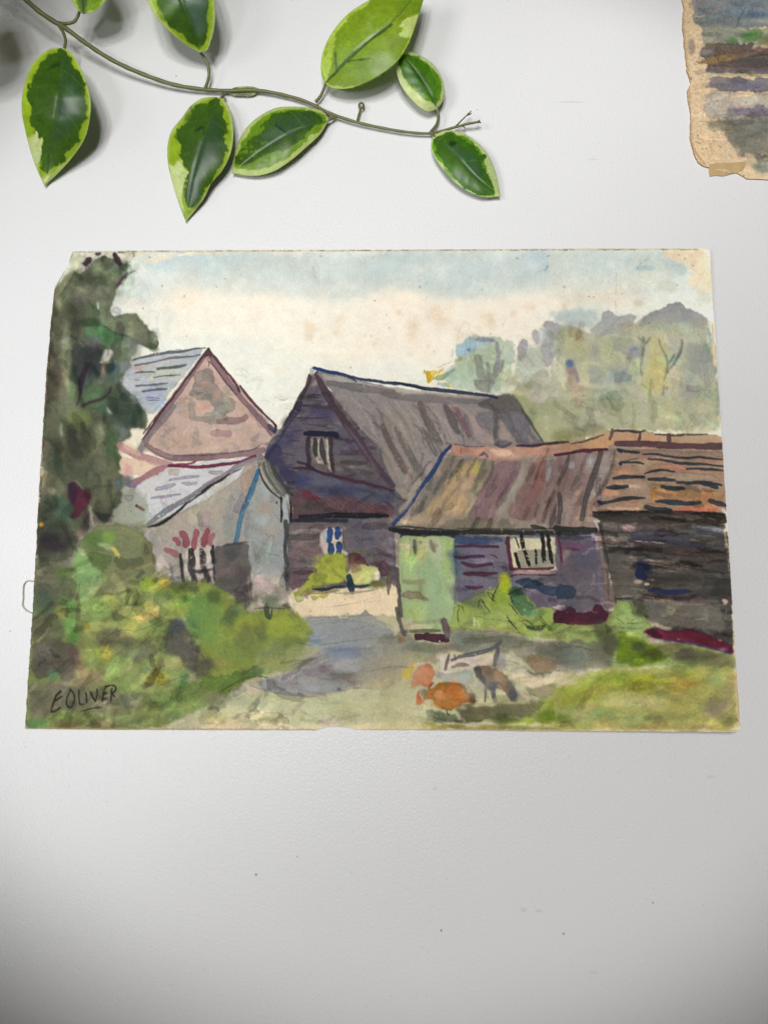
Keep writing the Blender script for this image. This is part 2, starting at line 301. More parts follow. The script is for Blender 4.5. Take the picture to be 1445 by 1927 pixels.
    b(450,990,100,80,(122,134,140),.75); b(580,810,50,50,(98,104,130),.65); st([(545,795),(590,790)],20,(70,80,140),.7); b(270,990,60,60,(128,132,130),.6)
    w([(700,690),(780,650),(830,720),(820,860),(850,960),(800,1120),(700,1120),(620,1080),(660,900),(690,760)],(182,168,98),a=.85,f=5,r=5,e=.04); b(735,950,70,120,(180,160,72),.6); b(780,690,50,40,(180,172,130),.7)
    w([(800,680),(900,700),(940,780),(900,900),(860,900),(830,800)],(152,146,126),a=.8,f=4,r=4)
    w([(860,900),(920,940),(930,1060),(960,1160),(880,1120),(840,1020)],(172,158,134),a=.8,f=4,r=4,e=0)
    w([(950,740),(1080,740),(1170,780),(1190,960),(1160,1080),(1060,1120),(980,1220),(930,1140),(930,1000),(960,880)],(122,124,112),a=.85,f=5,r=5,e=.04); b(1000,1180,70,60,(118,112,112),.6); b(1080,860,90,90,(112,116,112),.6)
    b(1130,1150,90,110,(118,132,98),.8); b(1100,1260,100,60,(135,142,108),.6); st([(1175,920),(1200,1050),(1215,1200)],34,(80,120,128),.6,dry=.5)
    st([(1140,900),(1150,950)],16,(160,180,165),.6,dry=.4)
    w([(180,860),(250,880),(220,960),(240,1020),(280,1130),(240,1210),(120,1230),(60,1190),(100,1080),(160,1000)],(186,180,128),a=.85,f=3,r=4,e=.06)
    w([(0,850),(60,840),(80,950),(70,1130),(20,1080),(0,1000)],(208,203,160),a=.9,f=2,r=3); st([(100,930),(90,1020),(70,1120)],32,(165,155,105),.8); st([(80,880),(130,950),(150,1040)],30,(120,116,122),.75); b(88,898,32,30,(34,56,125),.9,n=.3)
    w([(0,1180),(60,1220),(60,1284),(0,1290)],(118,118,88),a=.6,f=3)
    for p in [[(640,700),(640,790),(630,900),(630,990)],[(610,700),(650,740)],[(690,705),(650,760),(620,870)]]: st(p,26,(68,76,66),.72,dry=.35)
    st([(490,820),(540,880),(590,930)],18,(100,104,92),.7,dry=.4); st([(510,815),(580,900)],12,(104,108,96),.6,dry=.4)
    st([(760,715),(775,780),(820,850),(828,930),(800,1030)],15,(62,72,72),.8); st([(935,720),(935,790),(890,870),(875,905)],22,(52,62,66),.85); st([(915,830),(870,900),(820,970)],18,(58,66,64),.85,dry=.2); st([(875,835),(840,900)],20,(50,60,62),.85); st([(800,1070),(790,1140)],22,(78,84,78),.8,dry=.3); st([(820,1065),(815,1110)],10,(78,84,78),.8)
    st([(700,1010),(695,1110)],10,(90,92,62),.7); st([(715,1040),(720,1090)],8,(90,92,62),.6); st([(575,1030),(600,1080),(590,1050),(650,1060),(690,1110)],10,(110,106,76),.55,dry=.3)
    st([(690,1120),(700,1200),(740,1260),(720,1300)],50,(112,114,78),.7); st([(600,1200),(610,1284)],20,(126,126,90),.5)
    b(450,1230,200,70,(140,140,100),.6); b(800,1230,140,60,(148,142,100),.5); b(200,1260,100,40,(136,136,110),.6)
    pl([(435,180),(440,320),(430,400),(440,520),(430,550)],(110,115,105),4,.5); pl([(600,200),(610,150),(700,90)],(110,120,120),5,.5); pl([(340,680),(440,570),(470,540)],(80,85,95),5,.7); pl([(595,650),(600,590),(640,550),(760,510)],(75,80,85),5,.65); pl([(280,880),(340,845),(430,825)],(100,105,90),4,.6); pl([(250,1040),(300,1010),(350,970)],(90,95,90),5,.6); pl([(100,1230),(160,1220),(260,1160)],(95,95,75),5,.5); pl([(940,870),(960,930),(985,960)],(200,195,160),4,.5); pl([(660,300),(800,270)],(140,145,135),4,.4)
    pl([(310,700),(345,660),(430,630),(480,680)],(75,85,100),5,.6); pl([(240,900),(225,990),(255,1040)],(70,85,110),6,.6)
    at(); w([(965,735),(1010,760),(1100,770),(1100,850),(1000,850),(960,800)],(148,150,108),a=.9,f=3,r=3,e=0)
    s.soften(840,580,1400,830,1.8,.4)
    # lower part of tree mass (H)
    at(1050,760)
    w([(-100,-40),(1210,-40),(1225,170),(1180,230),(900,220),(600,205),(330,195),(200,250),(0,290),(-40,260)],(150,150,108),a=.6,f=5,r=4,e=0)
    b(100,60,140,60,(164,164,112),.6); b(350,100,120,80,(154,150,118),.5); b(780,60,90,90,(164,154,104),.6); b(1120,120,90,90,(126,134,98),.7); b(60,230,100,50,(122,120,72),.7); b(220,200,120,36,(110,108,72),.7); b(950,160,150,40,(144,148,108),.5); b(-20,20,60,60,(142,144,90),.6)
    st([(720,-10),(730,60),(710,130)],52,(116,114,76),.65,dry=.15); st([(450,-20),(460,80),(480,150)],30,(122,122,86),.55); st([(560,0),(575,90),(560,170)],26,(124,122,84),.55); b(1070,160,40,36,(145,155,130),.5); st([(1210,0),(1200,80)],30,(70,105,110),.5,dry=.5)
    pl([(310,90),(345,40)],(100,100,85),5,.5)
    at()   # thin grey underpainting below the roofs
    w([(262,900),(480,860),(600,880),(740,900),(860,840),(1360,826),(1364,1000),(1384,1250),(1392,1372),(48,1372),(60,1180),(75,960),(200,960)],(128,118,104),a=.9,f=5,r=3,e=0)
    at(); w([(1000,640),(1120,600),(1330,590),(1362,800),(1340,815),(1160,808),(1040,815),(1000,740)],(182,183,168),a=.34,f=24,r=4,e=0); s.glaze(850,620,1350,800,120,(14,50),(8,26),60,60,.06); s.soften(840,570,1400,835,1.3,.4)
    # ================= left tree =================
    at(40,460)
    w([(380,60),(560,50),(700,55),(900,48),(800,130),(760,200),(600,130),(480,200),(360,230)],(214,207,178),a=.9,f=3,r=3,e=0)
    w([(390,75),(500,90),(520,130),(480,190),(370,210)],(196,196,160),a=.8,f=3,r=4)
    w([(140,1300),(200,700),(230,400),(270,320),(380,200),(480,195),(540,130),(620,90),(690,95),(760,130),(800,130),(815,180),(800,260),(740,310),(715,350),(700,430),(668,470),(690,530),(720,545),(800,520),(875,515),(900,575),(960,630),(1015,690),(1045,740),(1040,790),(1000,795),(940,765),(880,740),(880,790),(840,850),(832,945),(790,975),(752,1070),(810,1110),(880,1170),(960,1284),(950,1400),(860,1390),(780,1400),(140,1500)],(90,95,70),a=.96,f=1.2,r=3,e=.12,g=.12)
    w([(230,400),(270,310),(380,190),(420,210),(330,330),(290,390),(300,470),(240,520)],(132,132,100),a=.8,f=3,r=3); w([(255,410),(310,400),(320,470),(290,520),(280,450)],(160,165,130),a=.7,f=3,r=3)
    b(700,210,150,110,(98,116,86),.75); b(530,260,120,90,(70,78,56),.75); b(590,180,90,60,(108,116,86),.6); b(520,400,180,90,(118,118,98),.6); b(610,350,60,40,(130,132,108),.6)
    b(380,600,60,110,(64,66,56),.7); b(420,560,60,120,(58,60,50),.45); b(300,640,80,120,(88,90,68),.6); b(560,500,70,60,(90,110,78),.6)
    w([(550,560),(640,545),(700,550),(860,520),(895,580),(960,640),(1010,720),(1020,790),(940,765),(850,720),(770,680),(690,690),(640,640),(590,600)],(112,118,92),a=.9,f=1.2,r=2,e=.1)
    st([(560,590),(640,620),(730,690),(790,680),(880,740),(960,780),(1010,790)],16,(50,66,44),.75); b(990,770,50,24,(60,74,50),.7,rot=40); b(1020,690,36,50,(176,182,158),.6)
    w([(470,650),(500,610),(560,600),(640,640),(720,680),(740,700),(700,780),(620,770),(540,720),(480,690)],(92,134,88),a=.9,f=2,r=3,e=.1); b(640,690,50,50,(58,96,56),.6); b(520,590,60,24,(50,74,48),.7)
    b(540,740,80,60,(104,104,108),.75); w([(700,780),(740,710),(800,700),(860,760),(835,850),(700,910),(690,840)],(104,124,92),a=.85,f=3,r=3); b(850,780,50,70,(118,120,110),.7)
    w([(410,790),(480,760),(600,790),(620,880),(560,1000),(480,1100),(410,1080),(400,900)],(62,74,72),a=.85,f=6,r=4,e=0); b(550,900,80,90,(44,48,50),.75)
    w([(625,800),(700,790),(695,870),(640,905),(605,890)],(218,216,206),a=.95,f=1,r=2); st([(600,890),(680,890)],22,(224,205,170),.8); st([(660,800),(650,850)],10,(130,132,130),.7); st([(580,440),(590,485)],18,(222,224,214),.9)
    w([(640,900),(830,890),(820,950),(780,1000),(750,1070),(640,1060)],(82,102,88),a=.85,f=4,r=4); b(690,930,60,40,(56,84,104),.75); b(800,930,50,50,(104,108,112),.7)
    w([(610,900),(650,900),(640,1000),(610,1010)],(165,145,125),a=.7,f=3); w([(555,1040),(600,1005),(630,1040),(590,1070)],(142,132,124),a=.8,f=2)
    b(520,1060,120,80,(66,78,70),.6); b(560,1150,110,90,(84,116,74),.7); b(370,1080,30,70,(110,150,90),.6); b(720,1150,130,90,(66,84,62),.7)
    b(860,1220,110,90,(58,72,58),.7); b(450,900,80,160,(62,66,62),.5); b(250,1000,90,340,(84,82,64),.6); b(340,850,40,280,(140,142,112),.7); b(330,1200,70,160,(120,124,94),.6); b(220,700,36,260,(78,74,58),.6); b(240,1130,50,130,(66,60,48),.5)
    w([(740,1080),(800,1070),(880,1150),(930,1230),(990,1284),(900,1284),(840,1180)],(150,158,150),a=.5,f=5,e=0)
    w([(635,1225),(650,1235),(700,1284),(670,1284)],(196,196,202),f=1,r=1)
    st([(510,905),(470,980),(450,1060),(455,1120)],44,(52,38,46),.9,tp=.5); st([(455,1100),(430,1200),(380,1284)],16,(58,44,50),.85); st([(685,1075),(660,1130),(620,1165),(540,1185),(470,1220),(370,1284)],24,(62,46,50),.88)
    st([(380,1284),(330,1310)],14,(62,46,50),.8)
    st([(520,110),(490,145)],44,(58,34,50),.92,tp=.2); st([(465,148),(500,150)],16,(58,34,50),.9); st([(505,140),(480,200)],8,(66,60,56),.8); st([(565,75),(598,70)],24,(74,48,60),.9)
    st([(705,75),(725,110),(742,150)],46,(58,32,46),.92); st([(740,160),(790,210)],8,(70,60,56),.7); st([(805,210),(770,265),(725,315)],26,(72,46,58),.9,tp=.6); st([(800,225),(860,195)],18,(70,78,62),.8,dry=.3); b(800,290,44,40,(166,180,154),.85); b(800,160,20,30,(52,78,48),.7)
    w([(670,480),(740,475),(770,520),(710,540)],(192,192,188),a=.9,f=1.2,r=2,e=.15)
    st([(740,65),(870,52)],22,(74,80,54),.8,dry=.35); st([(850,60),(855,100)],10,(70,78,56),.7,dry=.4); st([(400,230),(350,310),(300,375)],14,(70,74,58),.7); st([(820,130),(825,180)],10,(60,90,70),.6,dry=.5)
    b(265,910,50,260,(96,84,68),.3); st([(330,610),(300,700),(310,660)],18,(70,70,58),.5,dry=.4); st([(440,730),(480,780)],16,(130,150,110),.6,dry=.3); st([(410,560),(380,640)],20,(52,52,46),.6,dry=.4); st([(380,690),(430,720)],24,(52,54,52),.6,dry=.4)
    at(40,760)
    w([(130,800),(160,300),(175,-20),(960,60),(945,120),(920,175),(860,190),(820,185),(830,230),(790,270),(740,290),(750,400),(810,430),(760,470),(735,520),(770,560),(770,720),(720,800),(672,850),(645,912),(600,880),(560,820),(540,800),(510,900),(500,960),(440,1020),(420,1100),(330,1180),(120,1200)],(86,91,68),a=.96,f=1.4,r=3,e=.1,g=.12)
    w([(560,0),(880,-10),(960,70),(920,175),(800,190),(700,180),(580,90)],(62,78,64),a=.85,f=4,r=3,e=.08); b(760,220,70,60,(120,132,128),.7); w([(635,22),(650,35),(705,80),(670,80)],(196,196,204),f=1,r=1)
    b(330,60,110,80,(132,138,108),.7); b(450,110,70,60,(118,130,72),.7); b(230,120,60,140,(100,98,72),.6); st([(460,150),(480,220)],40,(62,60,48),.6)
    b(600,240,60,110,(146,152,112),.7); b(540,340,60,70,(128,128,90),.6); w([(650,180),(740,190),(760,300),(740,400),(700,440),(640,400)],(78,102,64),a=.85,f=4,r=4); b(710,450,50,60,(72,88,56),.6)
    b(440,330,160,140,(78,80,60),.75); b(250,400,50,140,(72,80,62),.6); b(560,520,110,110,(86,88,66),.7); b(300,250,60,60,(104,104,84),.6); b(640,600,120,140,(96,100,74),.75); b(690,560,60,110,(112,112,86),.5); b(200,620,60,90,(118,110,90),.6); b(280,680,50,90,(124,126,104),.6)
    b(160,540,26,90,(190,176,148),.65); st([(305,150),(305,240)],18,(170,180,150),.7,dry=.3); b(190,330,40,90,(112,96,80),.6)
    w([(530,790),(600,830),(680,840),(645,912),(600,880)],(42,54,44),a=.8,f=2); b(250,820,140,120,(60,70,56),.8); b(340,800,60,80,(66,96,76),.7); b(400,760,40,100,(60,72,60),.6); b(200,940,120,60,(68,70,56),.7)
    w([(350,620),(380,590),(420,595),(470,650),(500,655),(532,690),(515,740),(490,790),(440,860),(370,880),(400,830),(405,780),(370,720)],(92,34,52),a=.93,f=1.2,r=2,g=.12); w([(352,610),(390,590),(430,640),(420,720),(395,770),(370,720)],(52,40,66),a=.85,f=3,r=2); st([(400,580),(440,600),(470,650)],14,(160,148,120),.8); b(505,690,24,36,(70,22,36),.6)
    b(155,912,16,18,(196,150,20),.9,n=.2); st([(495,790),(490,850),(500,930)],46,(72,62,60),.85); st([(510,930),(440,975)],34,(96,74,78),.7); w([(520,760),(545,780),(560,900),(580,930),(540,940),(515,850)],(156,160,136),a=.85,f=1.5,r=2)
    st([(545,800),(550,890),(570,920)],6,(50,56,44),.8)
    w([(560,910),(600,890),(640,920),(700,950),(640,980),(580,950)],(170,165,140),a=.6,f=3)
    b(260,1060,160,70,(48,42,46),.85); b(200,1110,90,50,(64,52,54),.7); b(370,1010,80,50,(66,66,60),.7); b(465,985,40,30,(124,104,96),.7)
    s.glaze(80,480,290,1120,260,(14,60),(6,22),80,35,.13); s.hatch(90,520,260,1000,70,75,25)
    s.soften(70,470,300,1100,2.4,.55)
    # ================= far left barn and lean-to (A/E/F) =================
    at(40,460)   # slate roof
    w([(838,868),(900,850),(1100,810),(1390,782),(1350,850),(1250,960),(1130,1120),(1010,1284),(960,1284),(880,1160),(760,1070),(785,970),(830,945)],(176,180,184),a=.92,f=1.2,r=2,e=.08,g=.06)
    b(920,920,90,40,(182,170,162),.7); b(880,935,50,20,(188,150,132),.7); b(1110,970,110,40,(186,190,170),.7); b(1170,880,140,30,(172,170,168),.5); b(1000,1120,90,60,(160,172,196),.7); b(1050,1210,60,60,(168,184,206),.7); b(840,1030,70,50,(186,188,192),.7); b(1310,840,50,40,(160,174,184),.6)
    st([(838,875),(930,850),(1080,818),(1210,810),(1300,790),(1390,782)],20,(88,90,90),.9,dry=.1); st([(870,862),(1000,835),(1150,822)],16,(110,112,112),.7,dry=.3); st([(860,915),(930,900),(1050,880),(1150,850),(1260,855),(1350,828)],17,(106,104,98),.85)
    st([(1030,938),(1130,930),(1245,912)],22,(84,86,84),.85,tp=.2); st([(865,968),(940,965),(1005,960)],12,(92,90,88),.85); st([(1000,1002),(1090,995),(1200,985)],11,(92,96,92),.85); st([(855,1022),(900,1024)],8,(110,110,110),.8)
    st([(870,1068),(990,1062),(1110,1048)],16,(94,96,98),.85); st([(915,1108),(1000,1100),(1100,1090)],18,(92,94,98),.85,tp=.2); st([(950,1158),(1045,1160)],7,(96,98,108),.8); st([(950,1172),(1045,1175)],8,(96,98,108),.8); b(980,1020,26,14,(205,208,160),.6)
    at()   # gable brick
    w([(392,656),(440,712),(480,764),(522,812),(500,850),(440,862),(320,866),(290,856),(264,834),(300,778),(346,718)],(190,160,144),a=.95,f=1.2,r=1.5,e=.05,g=.05)
    at(40,460); w([(1330,960),(1400,960),(1445,930),(1445,1100),(1400,1130),(1330,1140),(1280,1100)],(140,128,120),a=.8,f=1.5,r=3); w([(1270,1090),(1330,1110),(1445,1130),(1445,1180),(1350,1170),(1280,1150)],(146,132,122),a=.75,f=1.5,r=2); b(1300,1200,30,26,(150,140,130),.7); b(1225,1230,50,60,(168,146,132),.7); b(1420,1050,40,50,(190,140,120),.5); b(1380,1220,40,40,(192,146,126),.5)
    at(380,460); w([(0,960),(40,930),(90,970),(100,1060),(180,1140),(260,1180),(240,1250),(170,1284),(100,1270),(70,1190),(20,1130),(0,1050)],(138,128,118),a=.85,f=1.5,r=3,e=.1); b(40,1150,50,30,(122,116,108),.7); b(20,1060,40,34,(196,142,122),.5); b(120,1130,36,34,(198,144,124),.6); b(0,1230,60,40,(194,148,128),.5); b(210,1100,50,30,(150,140,128),.5)
    at(380,760); w([(0,70),(90,60),(120,0),(200,-10),(240,30),(180,80),(200,110),(140,150),(0,150)],(146,142,128),a=.75,f=2,r=3); st([(130,130),(200,130),(300,125),(330,100)],52,(132,104,104),.8,tp=.2); st([(85,222),(150,222),(205,225)],52,(152,126,120),.75,tp=.1); b(60,300,200,50,(186,158,138),.5); b(420,270,60,70,(176,156,144),.6); b(400,310,40,30,(150,126,124),.5); b(300,30,50,60,(192,152,132),.5); b(330,210,60,60,(180,152,136),.4)
    at(40,760); st([(1275,10),(1300,80),(1290,110),(1445,115)],44,(140,134,126),.6,tp=.1); st([(1190,0),(1180,60)],40,(168,152,144),.6); st([(1150,180),(1080,240),(1040,270),(1110,340)],30,(150,136,126),.6); st([(1320,185),(1325,250),(1300,320)],42,(156,140,128),.6); b(1340,295,30,20,(140,132,120),.5); b(1230,280,90,60,(188,158,136),.5); b(1050,300,80,40,(176,152,136),.5)
    s.glaze(280,700,500,860,60,(10,30),(6,14),0,50,.06); s.glaze(235,660,360,780,30,(14,40),(5,12),-5,10,.06)
    # gable verge boards
    at(); st([(392,660),(360,704),(318,762),(292,800),(272,828)],11,(126,98,100),.85,tp=.1); st([(392,658),(372,684),(345,722),(316,760),(290,796),(270,826)],4,(78,40,54),.85,tp=.2)
    st([(391,664),(420,704),(450,744),(482,780),(512,814)],11,(122,92,98),.8,tp=.15); st([(392,656),(420,692),(446,724),(452,738)],4.5,(82,42,56),.85,tp=.2); st([(452,726),(478,760),(504,786),(520,800),(518,814)],5,(84,44,60),.88,tp=.1); st([(396,680),(425,720),(446,744)],3,(90,58,66),.7); st([(505,800),(517,812)],9,(72,54,76),.75); b(518,812,4,5,(44,56,96),.8)
    w([(388,660),(393,652),(398,664),(400,676),(393,668),(384,676)],(96,62,66),f=.8,r=.8)
    st([(390,674),(394,684),(392,690)],2,(70,60,60),.7); st([(466,762),(498,800),(512,820)],6,(130,100,106),.7)
    at(40,760); st([(1150,20),(1060,130),(960,250),(900,340),(895,385)],46,(122,110,112),.8,tp=.1); st([(1100,0),(1010,110),(925,225)],13,(92,44,54),.85); b(905,360,30,60,(120,118,120),.5)
    # base board of the gable + beams
    st([(745,310),(800,350),(880,390),(960,420),(1060,445),(1130,460)],66,(172,124,124),.85,tp=.3); b(790,350,60,30,(196,146,140),.5); w([(790,285),(850,300),(920,400),(850,380),(780,320)],(216,186,160),a=.5,f=2,e=0)
    w([(740,440),(770,400),(840,420),(1000,455),(1060,470),(1000,500),(900,540),(840,540),(760,520)],(220,190,160),a=.92,f=1.5,r=2,e=.04); b(800,500,44,56,(206,148,142),.75); st([(1140,480),(1040,500),(960,545),(880,590),(820,610)],60,(160,108,116),.88,tp=.3); b(850,610,46,20,(118,112,138),.7); b(800,570,44,50,(104,98,100),.7); st([(810,600),(820,630),(860,625)],14,(104,104,130),.7)
    w([(760,560),(800,540),(850,540),(840,600),(790,610),(760,640)],(100,98,98),a=.6,f=4)
    st([(950,310),(1040,370),(1130,410),(1240,415),(1445,400)],46,(134,104,106),.8,tp=.1); st([(950,330),(1060,400),(1160,425)],6,(92,76,92),.6); at(); st([(330,862),(400,860),(460,854),(494,848)],13,(132,104,108),.85,tp=.1); st([(330,858),(400,857),(440,851),(478,847),(494,834)],2.4,(92,78,82),.7,dry=.2)
    # white lean-to roof
    at(); w([(260,912),(315,880),(330,876),(400,868),(460,862),(490,858),(488,876),(440,906),(390,940),(330,968),(276,990),(262,985),(250,950),(256,920)],(204,202,200),a=.96,f=1.2,r=2,e=.05,g=.04)
    at(40,760); w([(770,640),(850,630),(900,660),(960,720),(980,800),(930,900),(830,930),(700,900),(690,820),(760,720)],(150,156,140),a=.85,f=4,r=4,e=.04); st([(780,690),(850,690),(840,720),(800,735),(780,700)],5,(100,104,104),.8); w([(780,690),(850,688),(800,735)],(130,134,132),a=.6,f=1); st([(875,770),(925,800)],24,(104,52,56),.9,tp=.1); b(880,860,90,50,(150,158,140),.6); b(800,600,36,34,(96,98,98),.6); b(735,610,14,30,(70,110,140),.6)
    w([(1100,500),(1200,490),(1200,530),(1140,550)],(190,175,160),a=.7,f=2)
    for p,wd in [([(1125,575),(1220,560),(1345,548)],26),([(1020,642),(1080,635),(1160,605)],28),([(1220,600),(1270,606),(1322,598)],28),([(985,712),(1080,700),(1200,685)],22),([(1430,515),(1445,520)],24)]: st(p,wd,(166,156,170),.85,tp=.3,e=.2)
    at(380,760); st([(60,518),(110,520),(155,516)],32,(176,164,174),.85,e=.25)
    at(); st([(318,877),(350,877),(378,880),(420,874),(452,870),(470,862),(480,858)],6.5,(110,34,56),.93,tp=.2); st([(318,875),(340,874),(362,872),(368,868)],4,(116,44,62),.85)
    # lean-to front wall
    at(); w([(276,992),(330,968),(390,940),(446,902),(484,872),(498,890),(510,920),(530,935),(542,950),(545,1060),(545,1130),(540,1140),(480,1140),(470,1120),(410,1110),(330,1095),(295,1088),(280,1050),(272,1010)],(164,154,143),a=.97,f=1.2,r=1.5,e=.06,g=.05)
    at(380,760); b(150,650,110,110,(170,160,142),.6); b(60,800,110,100,(168,156,136),.6); b(230,900,90,130,(150,146,134),.6); b(40,960,80,80,(160,148,140),.5); w([(290,560),(330,440),(420,420),(400,500),(360,640),(300,700)],(160,134,112),a=.6,f=3)
    w([(330,760),(420,560),(470,560),(520,640),(600,720),(620,900),(630,1284),(360,1284),(340,1050)],(152,156,152),a=.75,f=3,r=3,e=.05); b(480,800,80,60,(176,148,122),.6); b(460,880,60,50,(166,172,174),.6); b(470,650,70,60,(172,178,178),.6); b(540,950,80,80,(166,156,138),.5); b(560,1050,60,60,(146,150,146),.6); b(500,1150,110,110,(136,142,142),.7); b(430,1000,70,60,(150,152,146),.5); w([(200,680),(300,640),(320,760),(280,1000),(150,1030),(160,920)],(142,146,140),a=.5,f=4,e=0)
    b(565,745,10,12,(50,50,50),.8)
    st([(425,500),(400,590),(350,710),(300,840),(275,950),(255,1050)],40,(66,112,142),.9,tp=.25,dry=.08); st([(430,500),(405,580)],34,(36,100,150),.75); st([(390,570),(350,700),(310,800)],8,(40,84,120),.6,dry=.3)
    w([(420,395),(450,380),(470,390),(465,430),(445,470),(430,500),(415,480)],(126,112,104),a=.85,f=1)
    s.glaze(280,900,545,1140,90,(14,50),(8,20),80,30,.06); s.hatch(290,930,540,1130,20,60,30)
    # black eave line of the lean-to
    at(40,760); st([(940,930),(1010,870),(1090,810),(1180,760),(1280,700),(1380,630),(1445,600)],40,(112,110,114),.85,tp=.1,dry=.1); st([(955,930),(1040,915),(1110,870),(1180,820),(1250,750)],24,(34,34,36),.92,tp=.5); st([(1250,750),(1330,700),(1440,620)],14,(38,38,40),.9)
    st([(830,1050),(840,1030),(900,985),(960,945)],7,(88,84,88),.75); st([(835,1058),(870,1030),(950,960)],6,(104,94,98),.7); w([(900,930),(960,930),(990,960),(940,1000)],(208,196,186),a=.6,f=2)
    at(380,760); st([(-10,650),(60,590),(180,540),(250,480),(330,440),(430,405)],36,(130,118,126),.85,tp=.1); st([(0,665),(70,610),(150,575),(205,532)],17,(40,40,42),.92); st([(235,520),(300,485)],9,(50,48,52),.85); st([(300,470),(400,440),(470,430)],28,(160,150,144),.6)
    w([(455,420),(500,400),(540,440),(500,470),(452,480)],(150,144,132),a=.8,f=1); st([(465,425),(455,480)],8,(214,204,186),.8)
    # door and window of lean-to
    w([(100,1080),(160,1070),(350,1040),(360,1200),(370,1310),(380,1500),(330,1560),(220,1560),(180,1500),(100,1450)],(94,88,84),a=.95,f=1.2,r=2,e=.08,g=.1); b(240,1120,60,60,(70,72,76),.6); b(300,1300,60,120,(82,74,72),.7); b(130,1200,40,110,(104,96,90),.6); st([(170,1070),(350,1045)],18,(66,70,70),.7,dry=.2)
    st([(352,1300),(362,1430),(370,1520)],14,(140,118,116),.6)
    st([(45,965),(20,1010),(10,1060)],44,(146,76,84),.88,tp=.2); st([(85,990),(60,1040),(60,1090)],44,(150,86,94),.85,tp=.2)
    w([(-30,1090),(80,1060),(100,1290),(-30,1330)],(196,186,172),a=.9,f=1,r=1.5); st([(10,1100),(15,1180),(0,1280),(10,1340)],54,(52,48,48),.88,dry=.2,tp=.1); st([(85,1075),(88,1160),(92,1280),(98,1330)],18,(34,34,34),.92,tp=.1)
    for p in [[(0,1212),(60,1210)],[(10,1100),(60,1105)],[(20,1235),(80,1245)]]: st(p,7,(210,202,190),.8,dry=.3)
    at(40,760)
    w([(1240,1080),(1445,1080),(1445,1330),(1230,1330)],(205,192,180),a=.85,f=1.5,r=2,e=.04)
    for p,wd in [([(1215,975),(1245,1010),(1245,1070)],54),([(1325,965),(1310,1020),(1305,1090)],44),([(1405,955),(1390,1020),(1380,1075)],40),([(1160,1020),(1180,1030),(1190,1060)],40),([(1100,1105),(1150,1125),(1195,1150)],48)]: st(p,wd,(146,72,84),.88 if wd!=48 else .7,tp=.2)
    st([(1205,1140),(1212,1210),(1218,1284),(1225,1340)],24,(34,34,34),.93,tp=.1); st([(1285,1110),(1290,1180),(1285,1220),(1290,1260),(1310,1340)],56,(46,44,44),.92,dry=.15,tp=.1); st([(1365,1110),(1375,1160),(1370,1220),(1400,1284),(1420,1350)],48,(48,44,44),.92,dry=.2,tp=.1); st([(1440,1100),(1450,1200)],30,(44,42,42),.9)
    st([(1270,1255),(1340,1270),(1440,1250)],26,(50,46,46),.85,dry=.2); st([(1125,1210),(1140,1284),(1140,1320)],22,(112,104,102),.7)
    for p in [[(1310,1130),(1360,1135)],[(1320,1225),(1420,1215)],[(1330,1110),(1440,1100)],[(1300,1240),(1350,1238)]]: st(p,8,(205,196,186),.7,dry=.3)
    # ================= middle black barn =================
    at()
    w([(594,700),(622,738),(668,792),(712,850),(742,915),(752,932),(770,945),(742,1000),(748,1100),(700,1108),(640,1110),(600,1112),(545,1112),(540,1000),(545,940),(508,880),(500,862),(528,810),(560,752),(585,712)],(92,84,92),a=.97,f=1.2,r=1.5,e=.05,g=.08)
    at(380,460)
    w([(850,970),(880,985),(900,1060),(960,1180),(1040,1284),(680,1284),(730,1170),(790,1080),(800,1000)],(96,86,98),a=.85,f=2,r=2,e=0); w([(840,1030),(870,1020),(890,1070),(820,1085)],(160,138,128),a=.85,f=1)
    st([(820,990),(800,1060),(760,1130),(720,1200),(680,1284)],34,(70,52,60),.9,tp=.15); st([(815,1000),(790,1060)],26,(104,68,64),.7); st([(870,975),(905,1060),(950,1150),(1010,1240),(1060,1300)],52,(78,60,68),.9,tp=.1)
    w([(812,980),(812,945),(835,920),(862,935),(845,960),(825,1000)],(196,190,172),a=.95,f=.8,r=1,e=.12)
    for y,x0,x1 in [(1138,800,900),(1152,790,880),(1222,770,1000)]: st([(x0,y),((x0+x1)/2,y-4),(x1,y+6)],13 if y<1200 else 22,(56,48,60),.8)
    st([(800,1200),(850,1195)],10,(150,120,110),.5); b(880,1270,60,20,(60,58,110),.5); b(740,1250,50,40,(64,54,76),.6)
    at(380,760)
    st([(740,0),(690,80),(640,160),(580,250),(510,350),(490,400)],48,(60,52,66),.9,tp=.1); st([(700,20),(650,110),(560,260),(490,380)],12,(34,36,50),.85); w([(640,150),(600,180),(540,240),(480,340),(470,390),(520,340),(600,230)],(134,134,120),a=.8,f=1.2)
    b(640,260,70,60,(66,62,98),.6); b(560,380,60,70,(52,50,90),.65); b(700,190,60,90,(74,68,96),.5); b(940,90,70,60,(70,66,112),.55); b(850,150,90,40,(96,84,96),.5); b(900,30,120,30,(72,62,74),.6); b(1060,200,70,60,(84,74,100),.5); b(640,150,40,60,(78,62,72),.5); b(740,350,50,60,(100,90,104),.6); b(1150,300,110,40,(96,80,104),.6); b(1080,400,100,50,(104,84,92),.7); b(1050,450,110,50,(106,98,96),.7); b(1200,490,120,50,(108,102,100),.7); b(900,430,90,40,(112,100,92),.5)
